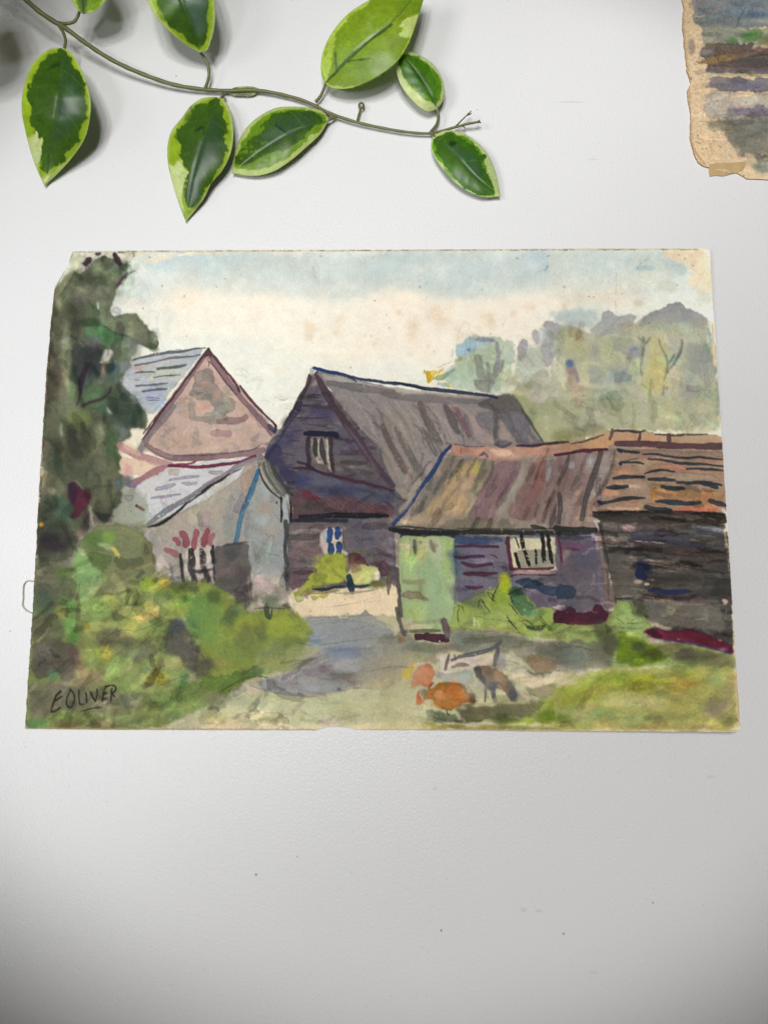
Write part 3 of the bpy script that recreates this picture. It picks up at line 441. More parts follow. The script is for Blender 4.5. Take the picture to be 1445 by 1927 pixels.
    for p,wd,c in [([(700,105),(800,110),(950,100)],16,(66,54,66)),([(760,150),(860,160),(1000,190)],10,(66,58,70)),([(650,280),(740,280)],8,(56,54,80)),([(760,10),(850,30),(980,25)],22,(64,54,64)),([(700,130),(800,125)],8,(70,60,72)),([(880,170),(1000,150),(1040,180)],9,(60,56,84)),([(1040,380),(1170,380)],14,(70,62,74)),([(680,210),(760,200)],10,(60,56,80)),([(600,370),(700,390)],9,(56,54,80))]: st(p,wd,c,.7,dry=.1)
    st([(780,225),(850,222),(1010,228),(1020,245)],40,(30,30,54),.95,tp=.1); st([(770,230),(860,245),(1020,248)],12,(32,50,88),.6,dry=.3); st([(1000,265),(1110,268)],16,(66,54,58),.85)
    st([(805,255),(800,340),(808,420),(806,510)],32,(60,46,52),.9,tp=.1); st([(975,265),(970,360),(985,450),(985,520)],34,(66,48,52),.9,tp=.1)
    w([(822,260),(955,258),(965,400),(970,480),(910,470),(840,450),(828,360)],(134,122,114),a=.9,f=1); st([(828,265),(838,340),(850,400)],9,(214,206,190),.85,dry=.15); st([(884,270),(880,340),(890,400)],11,(206,198,182),.85,dry=.15); st([(942,262),(950,340),(955,420),(975,510)],15,(218,206,188),.9,dry=.15)
    st([(855,265),(852,330),(862,395)],38,(60,58,56),.92); st([(905,265),(905,330),(920,400),(932,450)],38,(62,60,58),.92); st([(870,400),(880,440),(905,440)],20,(178,158,138),.8); st([(958,480),(985,515)],10,(206,196,180),.8); w([(830,440),(960,470),(950,500),(850,480)],(110,98,90),a=.7,f=1.5)
    st([(1050,440),(1140,450),(1245,440)],38,(76,66,66),.88,tp=.5); st([(1070,495),(1180,512),(1300,525)],40,(84,74,74),.85,tp=.5)
    s.glaze(510,740,740,920,150,(10,34),(4,10),0,14,.15); s.hatch(520,740,730,920,60,3,10,(10,40))
    # verge right side of gable
    st([(975,0),(1060,110),(1160,240),(1260,400),(1340,500),(1440,610)],54,(76,58,66),.92,tp=.05); st([(1080,150),(1180,290),(1280,440),(1330,520)],22,(112,92,106),.7)
    # skirt roof of gable end
    w([(680,490),(780,480),(880,510),(1060,550),(1200,580),(1445,640),(1445,760),(1300,745),(1120,705),(900,700),(760,680),(660,600),(560,500),(600,450)],(76,74,92),a=.92,f=2,r=2,e=.06,g=.1)
    b(900,570,160,50,(92,92,108),.7); b(760,580,80,40,(56,56,110),.6); b(1000,660,130,36,(58,58,90),.65); b(1300,660,130,50,(84,80,94),.7); b(640,520,60,60,(50,48,86),.6)
    st([(680,495),(800,480),(900,520),(1000,545),(1120,575),(1240,600),(1445,655)],26,(74,38,48),.88,tp=.2); st([(720,440),(800,460),(870,510)],22,(44,40,64),.8); st([(660,490),(720,500)],6,(196,190,180),.5,dry=.4)
    w([(650,640),(760,680),(880,705),(1100,710),(1300,745),(1445,775),(1445,840),(1400,850),(1200,835),(900,850),(760,860),(690,880),(680,760)],(92,66,72),a=.95,f=2,r=2,e=.04,g=.12)
    for i in range(26): x=780+i*25; st([(x,700+i*2),(x+60,760+i),(x+110,800)],7,(128,78,84) if i%2 else (66,48,58),.5,dry=.5)
    b(820,690,70,24,(118,30,44),.6,rot=25); b(760,780,100,50,(86,74,72),.75); b(900,800,100,30,(84,70,72),.6); st([(1380,740),(1445,780)],16,(100,40,60),.6)
    # curved side + eaves
    w([(455,440),(500,420),(560,500),(610,600),(660,660),(690,720),(650,720),(590,690),(510,600),(460,500)],(98,98,90),a=.95,f=1.2,r=1.5,e=.1); st([(520,440),(560,530),(620,620),(680,690)],30,(60,60,56),.75); st([(480,430),(500,520),(560,620),(620,690)],7,(196,190,176),.65,dry=.3); st([(500,460),(540,560),(600,650)],5,(170,166,150),.5,dry=.3)
    st([(435,500),(460,580),(510,650),(590,715)],17,(58,60,56),.9); st([(600,705),(604,800),(597,890)],20,(36,36,36),.94); st([(640,700),(625,790),(640,890)],42,(172,174,170),.88,tp=.1); st([(668,740),(676,800),(670,890)],20,(28,28,30),.95); st([(640,690),(660,745),(664,820)],7,(214,208,196),.8,dry=.2); st([(686,770),(688,830)],5,(190,186,176),.7,dry=.3)
    st([(740,850),(900,850),(1000,840),(1180,835),(1400,850)],38,(30,30,36),.9,tp=.3,dry=.08); st([(680,885),(800,880),(1000,880),(1110,885)],34,(42,44,60),.93,tp=.2); st([(1000,855),(1300,860),(1400,850)],20,(24,24,26),.85)
    # lower wall
    w([(660,900),(800,905),(1080,900),(1110,1120),(1130,1284),(660,1284)],(116,102,100),a=.85,f=1.5,r=2,e=.02); w([(1090,880),(1445,860),(1445,1250),(1240,1240),(1120,1130),(1090,1100)],(98,92,98),a=.92,f=2,r=2,e=.05,g=.09); b(1250,1040,100,80,(90,88,106),.6); b(1330,1140,110,80,(102,92,92),.6); b(1180,940,80,40,(84,82,92),.6)
    w([(660,950),(900,935),(920,975),(660,990)],(158,136,134),a=.85,f=1,r=1.5); st([(660,1005),(780,1010),(910,1000)],48,(88,78,76),.9,tp=.2); b(780,1100,120,50,(112,96,94),.7); st([(665,1020),(660,1060)],14,(90,82,80),.7); st([(680,1045),(880,1035)],6,(152,132,126),.6)
    st([(665,1170),(720,1185),(785,1190)],26,(94,68,74),.8); st([(700,1270),(820,1275)],44,(78,52,64),.85,tp=.3); b(700,1150,50,60,(110,92,92),.5); st([(660,905),(900,905),(1090,905)],24,(110,96,92),.7)
    st([(635,890),(640,1000),(625,1100),(640,1200),(640,1300),(645,1400)],32,(64,66,66),.92,tp=.05); st([(615,1130),(615,1190),(632,1230)],8,(206,200,190),.7,dry=.2)
    w([(890,960),(940,935),(1055,932),(1060,1010),(1060,1110),(1095,1120),(1090,1150),(930,1150),(890,1080)],(194,182,166),a=.93,f=1,r=1.5,e=.1)
    for (x,y0,y1) in [(965,945,1030),(1025,945,1012),(972,1066,1142),(1036,1056,1135)]: st([(x,y0),(x+3,(y0+y1)/2),(x-4,y1)],48,(34,62,112),.94,tp=.25)
    st([(1070,940),(1068,1060),(1090,1115),(1150,1140)],12,(96,84,84),.8); b(930,990,16,36,(120,160,190),.6)
    s.glaze(545,905,750,1110,110,(10,40),(5,14),0,20,.1)
    # ---- big thatched/board roof
    at()
    w([(594,698),(640,708),(700,720),(760,736),(900,745),(950,742),(966,750),(985,780),(1000,808),(1022,836),(960,838),(900,842),(850,838),(836,850),(800,902),(760,918),(742,915),(712,852),(668,794),(624,738)],(134,124,120),a=.97,f=1.2,r=1.5,e=.06,g=.06)
    w([(600,700),(640,708),(720,726),(800,738),(880,745),(940,750),(938,760),(860,752),(760,744),(690,738),(640,730),(612,718)],(172,164,156),a=.85,f=1.5,r=1.5)
    at(380,460); st([(950,1045),(1080,1065),(1150,1080),(1260,1090),(1445,1120)],58,(106,100,98),.85,tp=.3,dry=.1)
    at(720,460)
    st([(0,1125),(140,1150),(300,1160),(500,1175),(700,1180),(860,1190)],56,(112,104,104),.85,tp=.1,dry=.08); w([(860,1140),(960,1120),(1010,1160),(1060,1230),(1080,1284),(900,1284),(700,1220),(760,1180)],(94,86,84),a=.85,f=2); st([(140,1130),(320,1100),(420,1130),(600,1150),(760,1160)],22,(186,172,152),.7,dry=.15)
    import math as _m
    R = s.rng
    def rib(x0,y0,x1,y1,wd,c,a=.7,dry=.25):
        mx,my=(x0+x1)/2+8,(y0+y1)/2-6; st([(x0,y0),(mx,my),(x1,y1)],wd,c,a,dry=dry,tp=.4)
    at()
    for i in range(64):
        t=i/63.; x0=615+t*345; y0=735+t*24; L=.35+.65*R.random(); ang_x=(120-95*t); q=R.random()*.5
        ex=x0+ang_x*1.0; ey=min(915 if x0<720 else 838+ (0 if x0>845 else (845-x0)*.6), y0+175)
        xs=x0+(ex-x0)*q; ys=y0+(ey-y0)*q; xe=x0+(ex-x0)*min(1,q+L*.6); ye=y0+(ey-y0)*min(1,q+L*.6)
        c=[(88,80,80),(104,96,94),(160,150,144),(122,108,104),(176,166,158),(82,74,78)][R.integers(6)]
        rib(xs,ys,xe,ye,2.2+R.random()*3.6,c,.62)
    at(720,760)
    w([(20,0),(150,0),(320,290),(430,400),(350,520),(240,640),(90,600),(0,430),(0,200)],(140,128,118),a=.5,f=6,e=0)
    for p,wd,c,a in [([(0,170),(60,310),(130,440),(170,520)],52,(92,78,74),.75),([(100,190),(180,330),(240,450),(310,560)],60,(96,90,84),.75),([(280,0),(330,120),(390,230),(440,300)],56,(96,88,84),.78),([(300,190),(350,280),(400,380)],50,(96,88,80),.75),([(470,20),(520,120),(570,220)],56,(88,80,80),.8),([(560,40),(600,130),(650,240)],40,(122,86,92),.8),([(860,50),(870,150),(860,290)],70,(88,84,82),.85),([(900,60),(960,170),(1030,270),(1080,310)],70,(96,92,94),.85),([(620,90),(650,170),(690,260)],44,(110,96,98),.7),([(0,540),(90,610)],30,(72,66,72),.8),([(60,60),(150,200),(190,330)],30,(150,140,130),.55),([(420,60),(450,170),(500,260)],40,(150,140,132),.6),([(140,420),(220,560)],28,(116,96,86),.6),([(10,0),(90,130)],30,(160,152,146),.6)]: st(p,wd,c,a,dry=.12)
    w([(640,60),(690,70),(740,170),(830,230),(860,300),(800,320),(700,290),(660,180)],(150,134,130),a=.85,f=1.2,r=2); w([(760,60),(850,60),(840,220),(780,190),(720,160),(690,90)],(116,112,118),a=.8,f=1.2,r=2)
    w([(870,100),(930,160),(1000,300),(960,330),(900,320),(870,240)],(152,138,132),a=.85,f=1.2); w([(930,30),(1060,60),(1110,150),(1130,220),(1200,300),(1060,310),(1000,200)],(104,100,106),a=.85,f=1.5,r=2); w([(1090,220),(1150,290),(1110,290)],(160,142,134),a=.85,f=1); st([(1050,40),(1110,130),(1150,200),(1210,290)],20,(66,64,66),.85); b(910,300,50,24,(92,88,98),.7)
    st([(500,120),(480,40),(560,30),(590,90)],10,(170,60,80),.35); st([(540,30),(560,60)],26,(160,80,96),.6)
    for i in range(26):
        x=20+R.random()*480; y=R.random()*420; st([(x,y),(x+30,y+60),(x+50,y+110)],8,(186,178,168),.5,dry=.55)
    s.soften(610,720,1030,930,1.8,.5,14)
    # ridge line (blue-black)
    at(); st([(591,692),(604,697),(640,704),(668,712),(700,716),(740,722),(770,724),(800,732),(850,736),(900,742),(935,748)],6.5,(42,54,84),.93,tp=.15); st([(591,692),(612,698),(640,703)],5.5,(26,66,136),.9); st([(655,707),(670,717)],4,(48,60,86),.85); st([(735,720),(760,722),(800,733)],4,(32,38,58),.9)
    # ================= right sheds =================
    at(720,760)
    # ridge tiles
    w([(470,300),(520,290),(600,320),(680,330),(800,310),(900,330),(1060,320),(1240,310),(1445,280),(1445,370),(1240,390),(1000,420),(850,430),(700,410),(520,390),(500,340)],(174,132,112),a=.95,f=1.2,r=2,e=.08,g=.08)
    w([(800,340),(900,330),(960,340),(1000,380),(1050,400),(900,410),(830,400)],(216,176,148),a=.8,f=1.5,r=2); b(620,350,50,20,(150,96,84),.6); b(540,350,60,20,(184,124,100),.5); b(1100,360,80,26,(180,134,106),.6); b(1260,345,80,26,(146,106,98),.8); b(740,375,40,26,(205,150,128),.7); st([(740,390),(775,370),(790,400)],24,(72,84,110),.7); b(1400,330,60,20,(150,110,90),.6)
    st([(470,295),(560,310),(680,325),(770,320)],9,(86,56,56),.7,dry=.3); st([(1010,318),(1150,320),(1210,300),(1400,288)],22,(64,40,54),.9,tp=.3); st([(850,310),(910,330),(970,295)],20,(82,78,92),.8); st([(590,330),(590,380)],8,(120,70,66),.6)
    # main shed roof
    w([(480,370),(520,395),(700,410),(860,435),(1060,425),(1240,400),(1445,370),(1445,960),(1000,965),(560,950),(300,940),(80,930),(130,860),(260,650),(400,470)],(138,122,110),a=.97,f=1.2,r=1.5,e=.04,g=.05)
    for pts,c,a in [([(500,385),(600,420),(500,560),(400,680),(330,800),(200,820),(280,640),(400,480)],(120,112,102),.85),
        ([(600,430),(680,440),(560,640),(440,800),(330,850),(300,820),(450,640),(560,480)],(168,146,104),.8),
        ([(660,440),(730,430),(710,560),(690,640),(600,840),(420,850),(520,680),(620,560)],(168,142,112),.85),
        ([(720,430),(790,430),(830,440),(770,600),(690,720),(640,850),(590,850),(680,660),(700,560)],(142,134,110),.85),
        ([(850,440),(940,430),(1040,430),(1020,540),(960,640),(880,760),(830,880),(640,880),(680,760),(770,640),(800,540)],(130,100,102),.92),
        ([(1040,480),(1090,490),(1040,600),(960,720),(940,830),(840,860),(870,780),(960,640),(1010,540)],(150,140,128),.9),
        ([(1140,450),(1230,420),(1250,520),(1220,640),(1180,760),(1120,880),(950,860),(960,780),(1040,640),(1090,560)],(124,94,92),.85),
        ([(1240,440),(1445,400),(1445,920),(1130,900),(1180,760),(1240,600)],(128,104,98),.85)]: w(pts,c,a=a,f=1.5,r=2.5,e=.1,g=.08)
    b(700,480,34,60,(184,170,70),.7); b(590,500,40,50,(164,144,88),.6); b(560,760,90,70,(180,148,104),.6); b(1180,560,50,120,(136,84,76),.6); b(1120,700,60,80,(130,92,84),.6); b(1400,640,70,200,(116,90,88),.5); b(1200,450,40,40,(160,96,80),.5); b(840,620,80,100,(124,96,98),.6); b(1250,520,20,90,(140,140,142),.7); b(1300,760,70,120,(126,100,92),.6); b(300,880,180,34,(176,152,118),.7)
    for p,wd,c in [([(540,400),(500,500),(430,600),(385,680)],34,(94,88,80)),([(600,420),(560,500),(505,560)],32,(88,82,74)),([(775,420),(750,500),(700,575)],32,(98,94,82)),([(835,440),(820,520),(770,620),(710,690)],22,(100,92,80)),([(1130,450),(1120,520),(1085,575)],38,(98,84,76)),([(860,530),(840,590),(815,635)],12,(92,66,68)),([(1180,510),(1150,580),(1130,635)],11,(88,52,50)),([(1400,390),(1380,480),(1330,610),(1260,740),(1210,880)],38,(84,72,70)),([(1350,660),(1330,760),(1280,850),(1270,925)],38,(80,70,68)),([(1330,800),(1325,920)],34,(72,62,60)),([(1100,780),(1080,830),(1065,870)],34,(104,76,68)),([(590,590),(520,690),(440,790),(410,835)],6,(110,92,66)),([(700,590),(700,680),(660,760),(600,830)],8,(120,108,84)),([(1290,460),(1270,560),(1200,700),(1150,840)],14,(106,90,86)),([(1040,460),(1020,540),(940,690),(860,800)],6,(110,86,82)),([(720,870),(690,930),(660,960)],40,(60,56,50)),([(815,875),(800,920),(770,960)],38,(56,54,48))]: st(p,wd,c,.82,dry=.06)
    st([(1250,600),(1180,750),(1150,820)],8,(168,160,158),.5,dry=.35); st([(1380,520),(1350,620)],8,(150,130,122),.5,dry=.4); w([(660,640),(700,700),(690,760),(640,850),(600,860),(650,760)],(176,162,132),a=.6,f=1.5); w([(130,885),(180,880),(250,915),(140,910)],(220,190,150),a=.8,f=1)
    st([(350,590),(280,680),(200,810)],6,(196,180,156),.6,dry=.35)
    w([(560,860),(640,855),(800,870),(920,880),(1000,940),(800,960),(560,950),(400,930)],(104,96,78),a=.6,f=3,r=3)
    s.soften(760,850,1120,1000,2.2,.6); s.glaze(760,860,1110,1000,110,(20,70),(4,12),115,10,.09)
    # verge (blue) and eaves
    st([(510,320),(450,380),(420,450),(360,540),(280,640),(220,740),(150,840),(80,910)],30,(38,60,108),.92,tp=.1,dry=.04); st([(500,330),(450,400),(410,470)],14,(26,62,140),.7); st([(300,620),(230,720),(140,850)],10,(60,80,120),.6,dry=.3); w([(215,680),(270,650),(200,770),(130,840),(120,800)],(176,160,140),a=.6,f=1.5)
    st([(55,945),(200,965),(400,975),(560,975),(700,965),(900,975),(1200,975),(1445,985)],38,(40,42,40),.93,tp=.05,dry=.03); st([(60,930),(150,925),(300,940),(560,955)],16,(56,58,52),.85); st([(80,955),(150,960),(270,975)],40,(28,30,36),.8); st([(680,965),(830,955)],8,(110,50,50),.5); st([(560,940),(700,945),(1000,950),(1300,940),(1445,960)],14,(50,50,42),.75,dry=.2)
    st([(570,1000),(700,990),(900,1010)],18,(84,88,98),.7); st([(740,990),(900,1005)],7,(186,184,176),.5,dry=.35); st([(1120,920),(1220,945)],30,(44,44,40),.8)
    # shed wall under eave
    w([(130,975),(560,980),(530,1030),(440,1040),(300,1035),(140,1060)],(44,40,56),a=.93,f=1,r=1.5); w([(160,990),(270,985),(270,1030),(165,1035)],(80,26,40),a=.85,f=1)
    at(); w([(751,1008),(856,1010),(862,1090),(858,1160),(848,1196),(800,1200),(762,1200),(757,1150),(750,1060)],(154,172,118),a=.97,f=1.2,r=1.3,e=.06,g=.05)
    at(720,760); b(220,1160,70,130,(170,190,110),.8); b(300,1110,50,100,(186,182,110),.75); b(400,1120,60,110,(168,174,142),.75); b(500,1150,40,120,(150,172,98),.7); b(180,1080,50,40,(196,196,140),.6); w([(125,1060),(230,1040),(260,1100),(240,1130),(180,1090),(125,1080)],(214,206,150),a=.7,f=1.2)
    w([(170,1055),(230,1040),(380,1040),(450,1038),(400,1080),(360,1095),(280,1070),(215,1085),(205,1100)],(205,200,160),a=.75,f=1); st([(238,1035),(238,1090),(252,1130)],30,(74,72,60),.88,tp=.5); st([(360,1035),(375,1080),(390,1115)],34,(104,100,84),.85); b(400,1070,20,18,(110,106,90),.7); st([(280,1040),(290,1060)],22,(90,86,74),.7)
    at(720,1070)
    b(350,100,120,160,(142,168,124),.6); b(230,330,70,130,(152,172,96),.6); b(420,300,90,130,(132,152,112),.6); b(230,460,90,30,(128,146,88),.6); b(190,200,50,100,(146,160,118),.5)
    st([(160,100),(220,105),(310,98)],34,(134,132,92),.75,tp=.1); st([(290,100),(285,200)],30,(136,128,92),.7,tp=.1); w([(135,200),(160,165),(290,172),(305,205),(355,240),(320,246),(290,228),(160,222)],(132,116,90),a=.88,f=.8,r=1,e=.3)
    st([(545,0),(552,120),(545,260),(530,380),(500,410)],14,(96,112,86),.7,dry=.15); st([(105,0),(115,120),(128,280),(145,420),(165,495)],32,(84,80,72),.92,tp=.05); st([(60,20),(50,120),(38,195)],36,(110,92,78),.88,tp=.6); st([(150,-20),(150,100)],8,(120,124,90),.6)
    st([(200,490),(300,470),(420,465)],34,(72,80,56),.8,tp=.4); w([(232,520),(240,488),(340,485),(440,488),(510,530),(495,560),(420,562),(330,545),(240,548)],(66,32,44),a=.95,f=1,r=1.5,g=.14); st([(460,395),(475,440),(490,510)],52,(92,78,78),.85,tp=.15); b(430,550,7,5,(220,220,215),.9,n=.1)
    s.soften(754,1012,860,1195,3,.6,8)
    # shed wall blue-violet
    at()
    w([(856,1008),(955,1010),(1125,1000),(1148,1080),(1152,1172),(1040,1165),(960,1120),(920,1130),(880,1140),(860,1130),(858,1060)],(98,92,104),a=.97,f=1.2,r=1.5,e=.05,g=.08)
    at(720,760); w([(535,1010),(560,990),(700,1010),(900,1010),(920,1040),(800,1060),(560,1060),(530,1040)],(56,72,108),a=.88,f=2,r=2); b(640,1130,120,50,(104,98,116),.7); b(860,1160,60,120,(110,104,112),.6); b(560,1200,40,100,(74,96,110),.55); st([(545,1040),(550,1150),(555,1280)],22,(62,88,104),.7)
    for p,wd in [([(550,1080),(650,1070),(870,1080)],24),([(550,1155),(600,1165),(680,1150),(765,1155)],26),([(600,1200),(660,1225),(740,1222),(825,1212)],28),([(610,1280),(700,1275),(840,1278)],18),([(810,1140),(850,1148),(870,1165)],10)]: st(p,wd,(74,40,66),.9,tp=.2)
    at(720,1070)
    b(620,160,80,60,(96,94,110),.7); b(830,120,60,60,(106,102,112),.5); b(600,230,60,40,(96,96,108),.6); b(1200,240,120,50,(84,78,88),.7)
    for p,wd in [([(615,40),(700,48),(860,35)],28),([(625,130),(680,148),(750,138)],26)]: st(p,wd,(78,42,62),.88,tp=.4)
    w([(995,80),(1080,75),(1200,110),(1300,130),(1445,150),(1445,220),(1300,215),(1200,180),(1080,145),(1000,105)],(44,58,82),a=.9,f=1.5,r=2,g=.12); st([(1150,170),(1200,185)],5,(130,70,90),.6)
    st([(960,60),(1000,45),(1130,40),(1200,48),(1340,50)],16,(88,38,54),.9); w([(980,10),(1300,12),(1300,42),(1000,46)],(168,138,134),a=.85,f=1)
    s.glaze(752,1010,860,1195,14,(20,60),(5,14),90,8,.04); s.glaze(860,1010,1150,1160,100,(14,50),(5,14),5,20,.11)
    # window with black bars
    at(720,760)
    w([(955,1010),(1330,1005),(1335,1240),(1300,1260),(980,1260),(960,1180)],(190,176,144),a=.96,f=1,r=1.2,e=.05); w([(1000,1120),(1080,1100),(1300,1110),(1310,1240),(1000,1230)],(134,130,112),a=.9,f=1.5,r=1.5); b(1010,1050,50,40,(196,186,150),.7); b(1150,1070,80,30,(206,196,160),.7); b(1000,1200,30,40,(200,188,150),.7); b(1320,1180,20,70,(190,160,150),.7)
    st([(960,1010),(1060,1005),(1200,1010)],18,(92,110,120),.6)
    for p,wd in [([(1045,990),(1055,1050),(1065,1100),(1085,1150),(1105,1215)],30),([(1000,1130),(1012,1180),(1030,1230)],26),([(1152,1100),(1155,1150),(1160,1205)],20),([(1200,990),(1215,1060),(1208,1120),(1220,1190)],34),([(1250,1040),(1262,1110),(1270,1160),(1280,1200)],28),([(1245,990),(1262,1040)],26),([(1000,1010),(1020,1060),(1030,1090)],9),([(1330,970),(1330,1020)],28)]: st(p,wd,(28,28,26),.94,tp=.2,dry=.14)
    st([(950,1010),(945,1060),(960,1150),(970,1250)],28,(84,32,52),.92,tp=.1); st([(935,1010),(930,1060)],20,(60,50,80),.7); st([(970,1245),(1100,1245),(1210,1248),(1290,1240)],20,(84,34,50),.92,tp=.1); st([(1310,1010),(1330,1080),(1345,1150),(1350,1220)],24,(100,44,66),.9,tp=.3); b(1400,1180,60,90,(96,92,100),.7); st([(1350,1060),(1445,1080)],60,(88,50,74),.75); b(1400,1030,60,30,(76,72,92),.7)
    # right barn
    at(1050,760)
    w([(-20,300),(60,290),(200,260),(300,230),(350,190),(430,195),(620,210),(740,220),(900,235),(1100,235),(1225,225),(1240,300),(1240,350),(440,330),(350,345),(100,350),(0,365)],(166,134,104),a=.95,f=1.2,r=2,e=.06,g=.06)
    b(500,260,110,30,(174,124,92),.6); b(300,300,100,30,(184,134,92),.7); b(330,220,50,26,(170,148,104),.6); b(100,325,90,22,(156,112,86),.6); b(1000,270,140,20,(158,134,108),.6); b(700,270,60,24,(178,124,92),.5)
    st([(-20,300),(80,290)],14,(72,50,54),.8); st([(90,300),(200,285),(290,250),(345,235)],15,(76,62,54),.8,tp=.6); st([(425,205),(500,200),(560,205),(600,215),(655,200)],20,(64,50,54),.9); st([(410,190),(405,230),(388,268)],26,(92,68,58),.8); st([(620,225),(612,260),(600,285)],22,(82,56,52),.85); st([(730,228),(800,235),(900,238),(1120,230)],17,(76,62,58),.85,dry=.1); st([(832,235),(835,290)],38,(78,58,60),.88)
    # roof between
    w([(-20,390),(90,370),(350,350),(440,330),(440,420),(420,560),(350,700),(290,800),(260,850),(280,930),(-20,940)],(132,112,106),a=.95,f=1.3,r=2,e=.04,g=.07)
    b(60,560,100,160,(116,92,90),.6); b(160,500,70,140,(124,102,104),.6); b(250,440,34,80,(142,146,150),.75); b(100,460,24,24,(150,148,148),.7); w([(340,350),(390,330),(415,370),(400,470),(330,620),(270,720),(240,760),(290,560)],(140,128,120),a=.85,f=1.5,r=2); w([(90,880),(240,740),(290,760),(250,900),(100,930)],(142,120,104),a=.7,f=4,e=0)
    st([(320,360),(290,480),(240,620),(205,720),(190,820),(180,870)],44,(76,70,68),.88,tp=.1); st([(430,350),(420,460),(370,580),(300,690)],32,(100,88,78),.85,tp=.2); st([(80,390),(50,500),(0,610)],34,(84,74,76),.85); st([(10,680),(15,800),(5,900)],34,(78,70,68),.85,tp=.1); st([(270,720),(250,800)],30,(150,100,76),.6)
    st([(-20,385),(60,375),(200,355),(370,342)],26,(78,34,48),.93,tp=.2)
    w([(380,320),(440,300),(470,320),(440,350),(390,345)],(136,124,112),a=.8,f=1); st([(430,300),(460,325)],8,(216,196,172),.8)
    # tiled roof
    w([(440,330),(520,340),(760,340),(1000,350),(1240,350),(1250,420),(1270,700),(1275,830),(800,820),(280,812),(300,760),(360,620),(430,470)],(142,114,94),a=.97,f=1.2,r=1.5,e=.03,g=.06)
    st([(440,300),(560,300),(760,310),(1000,320),(1240,322)],50,(82,56,62),.92,tp=.05); w([(520,320),(680,325),(800,345),(600,345)],(186,142,120),a=.85,f=1)
    w([(560,345),(900,350),(1245,360),(1245,410),(960,410),(720,380),(480,370)],(128,108,92),a=.8,f=2,r=2)
    b(600,420,150,50,(138,112,92),.7); b(1100,400,130,24,(150,114,94),.6); w([(750,450),(900,450),(1000,480),(970,510),(860,500),(760,490)],(168,112,90),a=.7,f=2); st([(960,430),(1240,440)],16,(168,124,100),.7); st([(880,510),(1050,515),(1240,530)],24,(164,118,94),.65); b(620,470,50,40,(152,140,116),.7); b(550,560,110,80,(144,110,88),.6); w([(770,560),(900,510),(1180,530),(1240,590),(1060,580),(900,590),(780,570)],(138,118,98),a=.85,f=1.5,r=2); b(620,630,120,50,(148,130,106),.7)
    w([(700,600),(780,600),(850,660),(1000,640),(1160,640),(1240,680),(1240,720),(1000,740),(740,720),(690,680)],(148,106,68),a=.85,f=3,r=3); b(720,690,30,24,(166,112,36),.8); b(900,680,90,26,(150,106,60),.7); b(1130,680,80,30,(146,102,66),.6); b(1130,760,110,40,(150,100,66),.7); b(1040,800,160,20,(166,84,62),.7); b(1200,640,40,70,(142,122,98),.6)
    b(400,670,60,26,(186,134,102),.7); b(380,640,40,20,(162,124,96),.6); b(500,770,140,40,(138,114,94),.7); b(560,740,60,20,(168,120,90),.6); b(760,750,60,40,(150,112,70),.6); b(480,520,44,30,(164,118,84),.6)
    D=(46,52,58)
    for p,wd in [([(445,342),(500,360),(610,366)],24),([(640,380),(740,378),(850,400),(950,410),(1050,402),(1140,412),(1245,420)],17),([(675,415),(760,418),(860,438),(1000,455),(1130,455),(1245,470)],20),([(520,425),(570,412),(605,412)],7),([(470,440),(560,440),(640,450)],20),([(970,490),(1100,490),(1245,505)],20),([(655,528),(700,505),(790,498),(880,512)],18),([(410,562),(500,552),(645,550)],30),([(685,572),(780,570),(880,576)],30),([(900,592),(1000,602),(1090,590),(1230,615)],30),([(1080,600),(1150,612),(1200,636)],34),([(370,632),(440,634),(522,622)],36),([(782,625),(840,640),(950,638)],34),([(300,740),(360,748),(440,725),(520,712),(650,712)],28),([(740,735),(840,742),(960,755),(1070,742)],38),([(655,780),(720,795),(850,803)],38),([(1145,730),(1200,750),(1262,770)],42)]: st(p,wd,D,.93,tp=.35)
    st([(465,450),(475,462)],24,(20,44,76),.9); st([(305,735),(325,760)],28,(30,52,76),.8); st([(450,350),(480,365)],22,(16,50,86),.85)
    st([(720,810),(850,805)],14,(40,46,64),.8)
    s.glaze(1120,850,1365,960,90,(14,46),(4,12),3,8,.09); s.glaze(1050,850,1140,990,40,(20,60),(5,12),110,10,.08)
    # eave
    w([(250,850),(270,820),(420,808),(700,815),(1000,825),(1270,825),(1275,910),(1100,918),(800,912),(560,900),(330,885)],(62,56,50),a=.97,f=1.2,r=2,e=.1,g=.12); st([(260,820),(600,812),(1000,820),(1260,830)],22,(44,38,36),.85,dry=.05); b(800,870,200,24,(78,70,60),.5); st([(880,820),(950,822)],8,(130,50,50),.7)
    # dark board wall
    w([(290,880),(560,898),(1270,915),(1290,1090),(1310,1400),(1320,1900),(1150,1840),(950,1760),(720,1720),(600,1600),(440,1560),(400,1350),(330,1100)],(66,61,57),a=.97,f=1.2,r=1.5,e=.04,g=.1)
    w([(330,900),(420,900),(470,960),(560,1060),(600,1140),(590,1240),(660,1400),(600,1500),(430,1500),(390,1300),(340,1060)],(88,84,78),a=.8,f=3,r=3,e=0); w([(460,920),(560,895),(610,910),(560,960),(500,980)],(124,106,98),a=.75,f=2); b(760,930,170,26,(92,80,76),.7); b(1100,960,140,40,(78,78,88),.7); b(560,1170,40,50,(116,108,98),.5)
    st([(560,990),(700,980),(850,990),(1000,1020)],44,(70,70,88),.7,dry=.1); st([(540,1025),(700,1030),(860,1050),(1270,1090)],34,(52,54,76),.75,dry=.08); st([(580,1038),(680,1042),(800,1050)],7,(196,180,160),.85,dry=.25); st([(985,1022),(1060,1035)],6,(190,176,166),.7,dry=.3)
